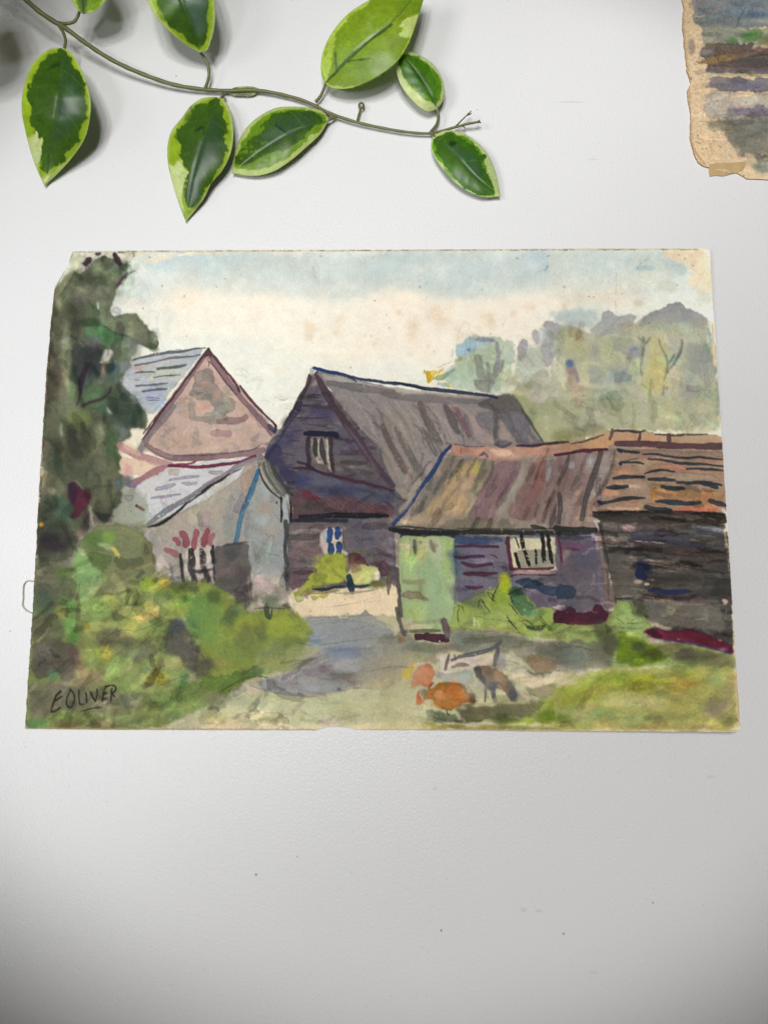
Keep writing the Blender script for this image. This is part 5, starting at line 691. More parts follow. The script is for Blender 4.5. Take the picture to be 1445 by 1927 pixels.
    w([(40,900),(200,850),(230,900),(260,1000),(200,1060),(440,1110),(400,1140),(200,1130),(0,1100),(-20,940)],(168,168,120),a=.8,f=3,r=3,e=.02); w([(200,1070),(260,1020),(380,1010),(460,1080),(580,1090),(560,1110),(420,1100),(300,1110)],(178,180,134),a=.8,f=2,r=3); w([(680,900),(760,900),(860,960),(1000,1000),(1140,990),(1060,1020),(700,1030),(650,970)],(164,160,116),a=.8,f=2.5,r=3); w([(700,860),(770,880),(760,910),(680,900)],(202,196,172),a=.7,f=2)
    w([(-20,1090),(200,1110),(340,1120),(340,1170),(100,1200),(-20,1190)],(128,136,88),a=.7,f=6,r=3,e=0); w([(330,1080),(400,1070),(440,1090),(580,1100),(580,1150),(400,1170),(330,1120)],(78,88,60),a=.85,f=2.5,r=3,e=.05); w([(580,1040),(700,1040),(900,1020),(1100,1020),(1200,990),(1240,1010),(1120,1120),(900,1130),(760,1150),(600,1150),(570,1090)],(92,90,60),a=.88,f=2,r=3,e=.08,g=.1); b(620,1100,60,60,(78,76,54),.7); b(850,1070,110,36,(84,80,50),.6); st([(350,1110),(480,1150),(620,1160),(750,1150)],22,(56,60,40),.65,dry=.25); w([(1060,880),(1160,900),(1300,870),(1380,870),(1240,980),(1180,990),(1080,940)],(126,118,88),a=.85,f=2,r=3); w([(1040,900),(1080,940),(1160,1000),(1040,1000),(1020,940)],(176,160,138),a=.7,f=2)
    w([(800,1140),(900,1120),(1100,1130),(1200,1100),(1300,1000),(1445,870),(1445,1180),(1200,1180),(900,1170)],(128,136,44),a=.9,f=4,r=4,e=0,g=.08); b(1320,1060,110,80,(106,122,22),.7); b(1270,1120,100,36,(78,96,24),.7); b(900,1140,110,30,(66,78,38),.7); w([(940,1110),(1030,1105),(1020,1120),(940,1130)],(150,150,104),a=.7,f=1.5)
    w([(300,1160),(460,1170),(620,1190),(900,1180),(1100,1190),(1445,1190),(1445,1225),(280,1225)],(140,124,62),a=.85,f=3,r=3,e=.03); w([(-20,1150),(280,1165),(380,1200),(300,1225),(-20,1225)],(186,166,112),a=.8,f=3,r=3,e=0); b(960,1200,110,22,(96,104,40),.7); b(560,1190,60,14,(104,90,40),.5); pl([(290,1165),(320,1200),(400,1215)],(110,96,50),5,.5); st([(950,1218),(1100,1205),(1280,1205),(1400,1220)],7,(90,84,40),.6,dry=.3)
    s.glaze(560,1170,1390,1375,200,(20,80),(4,16),-4,10,.07); s.hatch(560,1160,1380,1350,120,-5,12,(14,50),.1)
    # stone / brown bush
    w([(1070,680),(1140,655),(1240,670),(1300,720),(1320,770),(1240,790),(1190,800),(1120,770)],(122,102,76),a=.88,f=2,r=3,e=.08); st([(1070,750),(1130,800),(1240,790),(1330,770)],18,(84,84,70),.7,dry=.3); b(1210,810,16,14,(90,96,94),.7); b(1400,720,50,40,(96,104,92),.6)
    s.soften(560,1160,1400,1385,2.2,.5)
    s.glaze(560,1170,1100,1370,80,(20,70),(4,12),-4,10,.05)
    # dog-like shapes (dark brush)
    st([(520,690),(600,660),(720,640),(820,610),(880,560)],34,(88,82,86),.85,tp=.4,dry=.1); st([(500,650),(490,700),(470,765)],26,(96,84,84),.88); st([(870,600),(862,660),(845,730)],36,(92,84,88),.85); b(890,700,30,70,(124,122,124),.6); st([(540,650),(550,690)],12,(90,84,86),.7,dry=.2); st([(520,745),(570,722),(650,730)],30,(110,100,96),.8,tp=.5); st([(890,550),(860,600)],30,(84,82,84),.7)
    w([(680,760),(700,735),(780,735),(850,760),(920,800),(960,850),(1000,910),(1015,970),(1000,1000),(960,980),(930,930),(860,900),(830,920),(780,880),(730,840)],(112,92,72),a=.93,f=1.3,r=2,e=.12,g=.14); w([(680,745),(740,740),(760,800),(790,880),(830,910),(800,930),(750,870),(700,800)],(62,64,72),a=.85,f=2,r=2); b(870,810,36,50,(158,124,88),.8); b(800,790,40,50,(88,72,60),.6); st([(860,860),(920,890),(960,960)],22,(132,100,66),.8,dry=.1); b(985,950,34,50,(66,74,78),.85); b(960,880,30,40,(84,82,76),.7); b(830,870,44,20,(70,74,84),.8)
    st([(775,900),(778,950),(772,1005)],17,(62,64,68),.9); st([(845,890),(835,930),(840,980)],38,(70,72,78),.88); st([(850,980),(850,1015)],32,(112,112,100),.7); st([(870,880),(905,920),(900,940)],10,(196,150,130),.6); st([(970,985),(975,1000)],8,(60,64,66),.8); st([(920,760),(980,780)],10,(140,132,126),.6,dry=.3)
    # hen
    w([(150,765),(190,735),(240,735),(225,800),(205,855),(165,850),(140,820)],(196,160,14),a=.9,f=2,r=3,e=.04); b(215,760,24,40,(190,130,20),.6)
    w([(220,900),(215,800),(250,740),(320,715),(370,735),(385,790),(375,830),(370,880),(345,910),(320,880),(290,870),(240,905)],(176,106,70),a=.93,f=2,r=2.5,e=.12,g=.1); b(300,770,50,40,(182,112,76),.6); st([(380,860),(345,905)],20,(124,70,44),.75)
    w([(300,1010),(320,960),(350,915),(430,850),(480,855),(560,850),(610,880),(640,920),(690,950),(705,990),(680,1010),(630,1005),(560,1050),(510,1080),(450,1060),(400,1040),(370,990),(330,985),(300,1030)],(158,96,34),a=.95,f=1.2,r=2.2,e=.18,g=.12)
    w([(370,960),(400,900),(440,855),(490,870),(470,930),(440,1000),(400,990)],(136,92,26),a=.75,f=3,r=2); w([(470,880),(560,860),(630,920),(640,980),(560,1000),(480,980),(460,930)],(172,100,44),a=.75,f=3,r=2); b(430,955,26,26,(190,120,80),.8); b(540,840,34,20,(196,144,110),.7); b(460,1020,60,30,(140,86,20),.7); b(680,980,28,40,(70,52,34),.8); st([(700,1000),(720,998)],7,(60,50,36),.8); st([(560,1030),(640,990),(690,1030)],12,(150,100,60),.7,dry=.2); w([(370,1000),(400,1040),(450,1065),(400,1060),(370,1030)],(206,160,116),a=.6,f=1.5)
    w([(250,1030),(258,970),(270,920),(285,915),(280,950),(296,975),(290,1020),(262,1032)],(176,72,34),a=.93,f=1,r=1.5,e=.1); b(310,935,26,24,(110,104,78),.75); st([(330,910),(300,950),(330,930)],8,(80,76,56),.6,dry=.3); st([(330,900),(375,880)],12,(170,60,30),.5,dry=.3); st([(485,1070),(490,1100),(505,1100)],10,(64,60,48),.9); b(600,1050,30,20,(196,180,150),.5)
    b(137,540,26,30,(120,72,24),.92,n=.12)
    b(460,960,150,90,(176,130,84),.28,n=.7); b(300,800,70,60,(186,140,104),.3,n=.7); b(840,860,120,80,(130,122,112),.3,n=.7); b(700,900,90,50,(150,146,128),.35,n=.7); s.soften(740,1240,995,1345,1.2,.5,14)
    pl([(60,630),(130,670),(250,720)],(100,96,84),4,.5); pl([(520,510),(560,600),(580,620)],(80,80,72),4,.6); pl([(540,460),(660,480),(820,470)],(96,104,70),4,.6); pl([(420,640),(430,780)],(100,96,96),4,.6); pl([(800,500),(860,430)],(110,120,80),4,.5); pl([(900,690),(1000,700),(1060,760)],(84,86,78),5,.6)
    # foreground right grass
    at(1050,1070)
    w([(-30,880),(60,840),(200,790),(340,750),(440,760),(700,740),(900,740),(1150,755),(1340,750),(1350,900),(1375,1130),(1340,1225),(-30,1225)],(136,134,66),a=.95,f=3,r=4,e=0,g=.08)
    b(300,860,190,60,(132,138,50),.7); b(500,830,150,50,(122,144,44),.7); b(180,960,170,90,(130,138,44),.75); b(900,860,160,60,(136,126,44),.75); b(700,870,140,50,(134,136,30),.7); b(1080,810,130,50,(118,136,54),.6); b(1200,830,90,50,(130,146,84),.75); b(760,900,26,16,(176,158,104),.6); b(640,1010,200,50,(152,144,96),.7); b(440,1000,130,60,(146,144,92),.6); b(1000,1000,200,60,(138,130,66),.6); b(200,1100,200,60,(126,134,82),.7); b(500,1130,200,50,(120,124,78),.6); b(860,1130,200,50,(128,118,68),.6); b(1200,1070,120,90,(122,112,82),.75); b(1280,1140,70,50,(104,94,66),.6); b(1290,960,60,110,(130,116,82),.6); b(40,1130,60,50,(86,104,38),.75); b(0,1190,60,30,(130,130,70),.5); b(400,1190,110,20,(150,130,90),.6); b(1050,1190,200,24,(140,120,76),.6); st([(0,1170),(60,1150),(110,1180),(130,1210)],9,(74,96,44),.55,dry=.2)
    w([(-30,800),(60,800),(180,740),(260,760),(60,880),(-30,900)],(172,160,122),a=.7,f=3,r=3,e=0); b(40,850,80,30,(190,172,140),.6)
    w([(-30,560),(140,540),(300,560),(430,480),(450,560),(420,700),(340,760),(200,780),(60,750),(-30,720)],(88,88,72),a=.75,f=4,r=4,e=.03); b(140,670,110,60,(98,104,96),.7); b(300,640,70,70,(92,86,74),.6); b(120,750,90,30,(116,116,104),.6); st([(0,600),(120,580),(260,620)],12,(70,72,58),.5,dry=.3); b(400,560,50,80,(60,62,40),.6); pl([(40,700),(60,740),(120,760)],(76,78,70),4,.5)
    w([(1345,760),(1352,900),(1372,1120),(1350,1130),(1330,1040),(1330,900),(1335,800)],(190,164,116),a=.85,f=1.2,r=2); st([(1335,1130),(1370,1160),(1372,1200)],6,(90,66,46),.6); b(1345,1190,22,26,(176,140,90),.6)
    s.glaze(1050,1250,1390,1375,120,(20,70),(8,24),-15,25,.06); s.hatch(1050,1180,1380,1375,50,-10,20)
    at(); b(735,1290,60,80,(166,158,124),.45); b(730,1345,70,30,(182,176,134),.5); b(725,1240,40,40,(130,126,116),.5)
    at(720,1070); st([(165,475),(300,470),(430,470)],30,(84,92,64),.8,tp=.4,dry=.1); w([(232,520),(240,488),(340,485),(440,488),(510,530),(495,560),(420,562),(330,545),(240,548)],(66,32,44),a=.95,f=1,r=1.5,g=.14); st([(460,395),(475,440),(490,510)],52,(92,78,78),.85,tp=.15); b(430,550,7,5,(220,220,215),.9,n=.1)
    st([(105,300),(128,400),(165,500)],30,(84,80,72),.85,tp=.05)
    s.soften(1050,1230,1400,1390,2.5,.6); s.hatch(1060,1260,1380,1370,60,-12,15,(6,20),.06)
    s.glaze(560,905,750,1110,40,(10,40),(5,14),0,20,.1)
    at(); K2=(44,46,40)
    for q in [[(575,1163),(640,1160),(700,1158)],[(600,1215),(660,1205),(720,1200)],[(470,1290),(520,1306),(600,1312)]]: st(q,1.6,(92,98,100),.5,dry=.2)
    for q in [[(152,1090),(146,1120),(138,1150)],[(176,1100),(190,1075),(196,1095)],[(250,1190),(280,1180),(310,1165)],[(205,1195),(235,1182),(255,1190)],[(300,1290),(350,1270),(400,1255)]]: st(q,1.5,(72,88,54),.5,dry=.2)
    for q in [[(330,1205),(345,1175),(360,1200),(385,1240),(410,1262)]]: st(q,2,(70,68,66),.35,dry=.3)
    for x0,y0,dx,dy in [(640,1300,60,-6),(700,1262,80,-8),(1010,1215,90,6),(905,1196,70,4),(1120,1238,80,10),(1190,1290,90,-4)]: st([(x0,y0),(x0+dx/2,y0+dy),(x0+dx,y0+dy*.6)],2.4,(96,98,84),.4,dry=.3)
    for q in [[(752,1000),(800,1004),(860,1002)],[(752,1003),(790,1006)]]: st(q,7,(34,32,40),.85,tp=.2)
    # bare paper rim
    at()
    for p,c,a in [([(140,474),(420,473),(700,471),(1000,470),(1334,469)],(214,198,164),.8),([(1336,470),(1345,600),(1357,800),(1371,1000),(1381,1200),(1392,1370)],(176,148,108),.6),([(50,1371),(400,1373),(800,1374),(1390,1374)],(176,150,100),.75)]: st(p,3.0,c,a,dry=.1,tp=0,f=1)
    st([(48,1370),(62,1150),(72,950),(84,780),(95,600),(103,545),(138,475)],3.4,(150,130,100),.65,dry=.3,tp=0,f=1)
    for i in range(60):
        t=R.random(); pl([(145+t*1180,472.5-3*t),(145+t*1180+3+R.random()*14,472.5-3*t)],(96,84,66),1.6,.7)
    for i in range(90):
        t=R.random(); x=48+(103-48)*(t**1.1); y=1370-825*t; pl([(x+1,y),(x+1.5,y-4-6*R.random())],(70,58,44),2.2,.6)
    w([(1338,600),(1345,640),(1348,690),(1341,690),(1338,650)],(216,196,160),a=.7,f=.8,r=1.5)
    for i in range(90):
        x=90+R.random()*1260; y=480+R.random()*880; b(x,y,1.1+R.random(),1.1+R.random(),(96,84,70),.45,n=.2)
    s.finish(.032, sat=.08)
    return s

def paint_board():
    s = Sheet(1270, -280, 520, 640, (208, 180, 140), 21); w, st, b, pl, at = s.w, s.st, s.b, s.pl, s.at
    at(1250, 0, 5.354)
    w([(270,-1500),(280,0),(270,80),(290,140),(280,190),(300,240),(400,280),(700,300),(1100,300),(3000,300),(3000,-1500)], (104,118,126), f=2, r=4, g=.1)
    b(380,40,120,60,(112,112,122),.8); b(480,110,130,50,(120,118,122),.7); b(430,200,120,50,(92,110,114),.8); b(640,220,200,40,(98,112,118),.7); b(900,150,150,30,(70,98,128),.8); b(1000,210,200,30,(140,148,140),.8); b(800,60,200,60,(104,120,132),.7); b(700,130,160,40,(96,114,130),.6)
    w([(380,280),(560,260),(820,290),(1100,290),(1100,460),(820,460),(500,420),(390,460),(370,380)], (138,144,124), a=.9, f=3, r=4); b(700,330,160,40,(120,130,120),.7); b(560,400,60,40,(110,112,110),.7)
    b(680,420,60,44,(70,110,62),.85); b(880,370,100,50,(64,116,50),.9); b(930,340,60,40,(80,130,60),.7); b(1040,400,80,60,(92,98,62),.8)
    for i in range(30): x=1100+i*60; b(x,380+s.rng.normal()*20,70,40,[(80,110,60),(92,96,70),(110,116,92)][i%3],.7)
    w([(375,480),(400,440),(560,430),(700,450),(900,435),(910,470),(860,520),(1100,480),(3000,470),(3000,740),(1100,740),(440,730),(420,700),(450,640),(390,580),(335,560),(340,520)], (84,74,70), a=.95, f=1.5, r=3, g=.14)
    b(520,490,120,30,(74,68,68),.8); b(700,520,150,24,(92,64,52),.7); b(420,530,60,40,(116,112,112),.8); w([(400,600),(460,560),(640,545),(800,560),(840,570),(760,620),(560,640),(450,650),(330,640)], (128,96,52), a=.85, f=2, r=3); st([(540,560),(535,630),(600,630),(740,620)],20,(66,50,36),.8); st([(740,610),(860,570),(960,555),(1100,545)],26,(52,52,44),.8); b(1000,510,140,30,(92,66,64),.8); b(900,640,240,40,(62,54,56),.8); b(900,600,160,20,(56,58,50),.7)
    st([(440,660),(700,665),(1100,650),(2500,650)],30,(72,58,58),.7); st([(430,710),(600,720),(1000,725),(2500,730)],44,(98,88,94),.85,tp=.1)
    st([(420,760),(560,748),(760,752),(1100,765),(2500,770)],24,(180,170,126),.85,tp=.1)
    w([(460,800),(500,780),(1100,785),(3000,790),(3000,920),(860,925),(480,905),(450,880),(435,850)], (108,102,112), a=.93, f=1.5, r=3, g=.1); b(560,860,120,34,(90,86,98),.7); b(900,860,200,40,(92,86,108),.8); b(540,800,80,20,(124,112,112),.7); st([(480,830),(1100,835)],6,(140,134,140),.6); st([(480,905),(800,915),(1100,915)],8,(76,74,90),.7,dry=.1)
    w([(415,940),(500,912),(640,930),(700,970),(860,960),(1100,925),(3000,930),(3000,1180),(420,1190),(400,1080),(405,990)], (168,158,142), a=.93, f=2, r=3, e=.12); b(560,1060,140,80,(160,150,136),.7); b(460,1080,50,80,(152,148,146),.6); b(740,950,80,20,(146,128,122),.7); b(460,960,40,40,(140,138,138),.6)
    w([(640,1110),(680,1085),(720,1100),(800,1080),(900,1070),(1100,1040),(3000,1030),(3000,1180),(700,1180)], (98,90,108), a=.85, f=4, r=6); st([(420,1170),(600,1155),(680,1150)],7,(110,104,110),.7); st([(420,1190),(650,1175),(1100,1180),(2500,1180)],9,(164,158,148),.6,dry=.3); st([(350,1225),(600,1230),(800,1215)],6,(90,92,92),.8)
    w([(420,1230),(640,1190),(1100,1185),(3000,1185),(3000,1560),(1000,1640),(760,1560),(640,1400),(520,1340)], (94,94,82), a=.9, f=8, r=8, e=0, g=.1); b(760,1230,150,30,(72,74,70),.8); b(560,1290,90,50,(130,116,92),.5); b(850,1380,160,60,(98,100,88),.7); b(800,1480,160,40,(108,104,86),.6); b(1000,1330,120,60,(80,84,76),.6); b(980,1690,80,50,(96,112,100),.8); b(860,1640,60,30,(150,136,104),.5)
    w([(340,1290),(520,1340),(640,1420),(740,1560),(700,1640),(400,1640),(300,1500)], (206,178,136), a=.8, f=10, r=6, e=0)
    pl([(735,275),(745,170),(740,210),(800,100),(820,70)],(40,50,60),7,.8); pl([(745,165),(760,180),(720,260)],(40,50,60),6,.7); st([(300,160),(350,172),(400,160)],9,(216,190,150),.8); pl([(880,60),(890,160)],(60,76,90),7,.6); b(270,470,30,70,(120,108,98),.7)
    b(130+90,100,60,400,(196,164,118),.25); st([(180,40),(190,300),(230,700),(260,1200),(265,1480),(400,1660)],26,(150,112,70),.45,dry=.3,tp=0)
    R = s.rng; at()
    s.glaze(1310,0,1445,330,120,(14,50),(4,12),0,10,.09)
    for i in range(900):
        x=1284+R.random()*90; y=R.random()*340; b(x,y,.9+R.random(),.9,(146,112,74),.55,n=.2)
    for i in range(30): b(1290+R.random()*150,R.random()*330,1.3,1.3,(50,42,38),.8,n=.1)
    s.c += (np.array([196,186,170],np.float32)-s.c)*.13; s.finish(.05, sat=.08, dark=0); return s
# ---------------- helpers ----------------
def mesh_obj(name, co, faces, mat, parent=None, cols=None, smooth=True):
    me = bpy.data.meshes.new(name); co = np.asarray(co, np.float32); me.vertices.add(len(co)); me.vertices.foreach_set('co', co.ravel())
    if isinstance(faces, np.ndarray):
        n = len(faces); k = faces.shape[1]; me.loops.add(n * k); me.loops.foreach_set('vertex_index', faces.astype(np.int32).ravel())
        me.polygons.add(n); me.polygons.foreach_set('loop_start', np.arange(0, n * k, k, dtype=np.int32))
    else:
        fl = [i for f in faces for i in f]; me.loops.add(len(fl)); me.loops.foreach_set('vertex_index', fl); me.polygons.add(len(faces))
        st_ = np.r_[0, np.cumsum([len(f) for f in faces])][:-1]; me.polygons.foreach_set('loop_start', st_.astype(np.int32))
    me.update(calc_edges=True); me.validate()
    me.polygons.foreach_set('use_smooth', np.full(len(me.polygons), bool(smooth)))
    if cols is not None:
        a = me.color_attributes.new('pigment', 'FLOAT_COLOR', 'POINT'); q = np.ones((len(co), 4), np.float32); q[:, :3] = cols; a.data.foreach_set('color', q.ravel())
    me.materials.append(mat)
    o = bpy.data.objects.new(name, me); C.objects.link(o)
    if parent: o.parent = parent
    return o
def empty(name, loc=(0, 0, 0)):
    o = bpy.data.objects.new(name, None); C.objects.link(o); o.empty_display_size = 0.01; return o
def tag(o, label=None, cat=None, group=None, kind=None):
    for k, v in (('label', label), ('category', cat), ('group', group), ('kind', kind)):
        if v: o[k] = v
    return o
def quads(nx, ny, off=0):
    i = np.arange(nx * ny).reshape(ny, nx) + off
    return np.stack([i[:-1, :-1], i[1:, :-1], i[1:, 1:], i[:-1, 1:]], -1).reshape(-1, 4)
def nmat(name):
    m = bpy.data.materials.new(name); m.use_nodes = True; nt = m.node_tree
    return m, nt, nt.nodes['Principled BSDF'], (lambda t, **k: _nn(nt, t, **k))
def _nn(nt, t, **k):
    n = nt.nodes.new(t)
    for a, b in k.items(): setattr(n, a, b)
    return n
# ---------------- materials ----------------
def desk_material():
    m, nt, b, N = nmat('white_desk_laminate'); L = nt.links.new
    tc = N('ShaderNodeTexCoord'); src = tc.outputs['Object']
    n1 = N('ShaderNodeTexNoise'); n1.inputs['Scale'].default_value = 1050; n1.inputs['Detail'].default_value = 1.5; n1.inputs['Roughness'].default_value = .45; n1.inputs['Distortion'].default_value = .6
    mp = N('ShaderNodeMapping'); mp.inputs['Scale'].default_value = (1, .72, 1); L(src, mp.inputs[0]); L(mp.outputs[0], n1.inputs['Vector'])
    n2 = N('ShaderNodeTexNoise'); n2.inputs['Scale'].default_value = 22; n2.inputs['Detail'].default_value = 3; L(src, n2.inputs['Vector'])
    bp = N('ShaderNodeBump'); bp.inputs['Strength'].default_value = 1; bp.inputs['Distance'].default_value = .00018; L(n1.outputs[0], bp.inputs['Height']); L(bp.outputs[0], b.inputs['Normal'])
    # dust specks
    vo = N('ShaderNodeTexVoronoi'); vo.inputs['Scale'].default_value = 95; L(src, vo.inputs['Vector'])
    lt = N('ShaderNodeMath', operation='LESS_THAN'); lt.inputs[1].default_value = .045; L(vo.outputs['Distance'], lt.inputs[0])
    sx = N('ShaderNodeSeparateColor'); L(vo.outputs['Color'], sx.inputs[0])
    gt = N('ShaderNodeMath', operation='GREATER_THAN'); gt.inputs[1].default_value = .955; L(sx.outputs[0], gt.inputs[0])
    mu = N('ShaderNodeMath', operation='MULTIPLY'); L(lt.outputs[0], mu.inputs[0]); L(gt.outputs[0], mu.inputs[1])
    # fine pits of the laminate grain
    v2 = N('ShaderNodeTexVoronoi'); v2.inputs['Scale'].default_value = 420; L(src, v2.inputs['Vector'])
    l2 = N('ShaderNodeMath', operation='LESS_THAN'); l2.inputs[1].default_value = .12; L(v2.outputs['Distance'], l2.inputs[0])
    s2 = N('ShaderNodeSeparateColor'); L(v2.outputs['Color'], s2.inputs[0]); g2 = N('ShaderNodeMath', operation='GREATER_THAN'); g2.inputs[1].default_value = .8; L(s2.outputs[1], g2.inputs[0])
    m2 = N('ShaderNodeMath', operation='MULTIPLY'); L(l2.outputs[0], m2.inputs[0]); L(g2.outputs[0], m2.inputs[1]); m3 = N('ShaderNodeMath', operation='MULTIPLY'); L(m2.outputs[0], m3.inputs[0]); m3.inputs[1].default_value = .22
    mx = N('ShaderNodeMath', operation='MAXIMUM'); m4 = N('ShaderNodeMath', operation='MULTIPLY'); L(mu.outputs[0], m4.inputs[0]); m4.inputs[1].default_value = .4; L(m4.outputs[0], mx.inputs[0]); L(m3.outputs[0], mx.inputs[1])
    # smudges and dark specks seen on the desk (a: position, radius, darkness)
    last = mx.outputs[0]
    for (u, v, ru, rv, k) in [(985, 1712, 6, 4, .14), (1013, 1714, 6, 3, .14), (482, 1646, 2.2, 2.2, .7), (1060, 1757, 2, 2, .7), (830, 1751, 2, 2, .7), (818, 1484, 4, 3, .16), (1117, 1830, 9, 3, .08), (1075, 192, 34, 1.6, .16), (1115, 300, 10, 2.5, .12), (1337, 1462, 8, 3, .12), (1228, 1699, 2, 2, .5), (332, 143, 1.6, 1.6, .7)]:
        p = P(u, v); ru = ru * .000275; rv = rv * .000275
        vm = N('ShaderNodeVectorMath', operation='SUBTRACT'); vm.inputs[1].default_value = tuple(p); L(src, vm.inputs[0])
        vs = N('ShaderNodeVectorMath', operation='MULTIPLY'); vs.inputs[1].default_value = (1 / ru, 1 / rv, 0); L(vm.outputs[0], vs.inputs[0])
        vl = N('ShaderNodeVectorMath', operation='LENGTH'); L(vs.outputs[0], vl.inputs[0])
        mr = N('ShaderNodeMapRange'); mr.inputs['From Min'].default_value = 1.25; mr.inputs['From Max'].default_value = .6; mr.inputs['To Max'].default_value = k; L(vl.outputs['Value'], mr.inputs['Value'])
        mm = N('ShaderNodeMath', operation='MAXIMUM'); L(last, mm.inputs[0]); L(mr.outputs[0], mm.inputs[1]); last = mm.outputs[0]
    cr = N('ShaderNodeMix', data_type='RGBA'); cr.inputs[6].default_value = (.77, .77, .775, 1); cr.inputs[7].default_value = (.80, .80, .80, 1); L(n2.outputs[0], cr.inputs[0])
    c2 = N('ShaderNodeMix', data_type='RGBA'); c2.inputs[7].default_value = (.12, .11, .10, 1); L(cr.outputs[2], c2.inputs[6]); L(last, c2.inputs[0]); L(c2.outputs[2], b.inputs['Base Color'])
    b.inputs['Roughness'].default_value = .36; b.inputs['Specular IOR Level'].default_value = .5
    return m
def pigment_material(name, rough, bump_scale, bump, spec=.3, trans=0, mottle=.0):
    m, nt, b, N = nmat(name); L = nt.links.new
    at = N('ShaderNodeAttribute', attribute_name='pigment'); L(at.outputs['Color'], b.inputs['Base Color'])
    tc = N('ShaderNodeTexCoord'); n = N('ShaderNodeTexNoise'); n.inputs['Scale'].default_value = bump_scale; n.inputs['Detail'].default_value = 5; n.inputs['Roughness'].default_value = .65; L(tc.outputs['Object'], n.inputs['Vector'])
    bp = N('ShaderNodeBump'); bp.inputs['Strength'].default_value = bump; bp.inputs['Distance'].default_value = .0002; L(n.outputs[0], bp.inputs['Height']); L(bp.outputs[0], b.inputs['Normal'])
    b.inputs['Roughness'].default_value = rough; b.inputs['Specular IOR Level'].default_value = spec
    if trans:
        tr = N('ShaderNodeBsdfTranslucent'); L(at.outputs['Color'], tr.inputs[0]); mx = N('ShaderNodeMixShader'); mx.inputs[0].default_value = trans
        L(b.outputs[0], mx.inputs[1]); L(tr.outputs[0], mx.inputs[2]); L(mx.outputs[0], nt.nodes['Material Output'].inputs[0])
    return m
def plain(name, col, rough=.5, var=.15, scale=300, trans=0):
    m, nt, b, N = nmat(name); L = nt.links.new
    tc = N('ShaderNodeTexCoord'); n = N('ShaderNodeTexNoise'); n.inputs['Scale'].default_value = scale; n.inputs['Detail'].default_value = 4; L(tc.outputs['Object'], n.inputs['Vector'])
    mx = N('ShaderNodeMix', data_type='RGBA'); mx.inputs[6].default_value = tuple(c * (1 - var) for c in col) + (1,); mx.inputs[7].default_value = tuple(min(1, c * (1 + var)) for c in col) + (1,)
    L(n.outputs[0], mx.inputs[0]); L(mx.outputs[2], b.inputs['Base Color']); b.inputs['Roughness'].default_value = rough
    if trans: b.inputs['Transmission Weight'].default_value = trans
    return m
M_paper = pigment_material('painted_paper', .68, 900, .2, .12)
M_board = pigment_material('painted_brown_board', .75, 700, .45, .15)
M_leaf = pigment_material('plastic_leaf', .36, 260, .12, .46, trans=.24)
M_stem = plain('olive_plastic_stem', (.135, .14, .045), .42, .25, 120)
M_tape = plain('yellowed_tape', (.52, .36, .17), .55, .22, 180)
M_loop = plain('clear_nylon', (.50, .46, .40), .25, .25, 500, trans=.25)

# ---------------- the desk ----------------
def build_desk():
    w, d, t = .75, .62, .025
    xs = (-w, w); 
    co = [(-w, -d, 0), (w, -d, 0), (w, d + .25, 0), (-w, d + .25, 0), (-w, -d, -t), (w, -d, -t), (w, d + .25, -t), (-w, d + .25, -t)]
    o = mesh_obj('desk_top', co, [(0, 1, 2, 3), (7, 6, 5, 4), (0, 4, 5, 1), (1, 5, 6, 2), (2, 6, 7, 3), (3, 7, 4, 0)], desk_material(), smooth=False)
    tag(o, 'white textured desk top under the paintings and leaf sprig', kind='structure')
build_desk()

# a seen colour divided by the light that fell on it gives the pigment's own colour
def Emap(u, v): return EFUN(u, v)

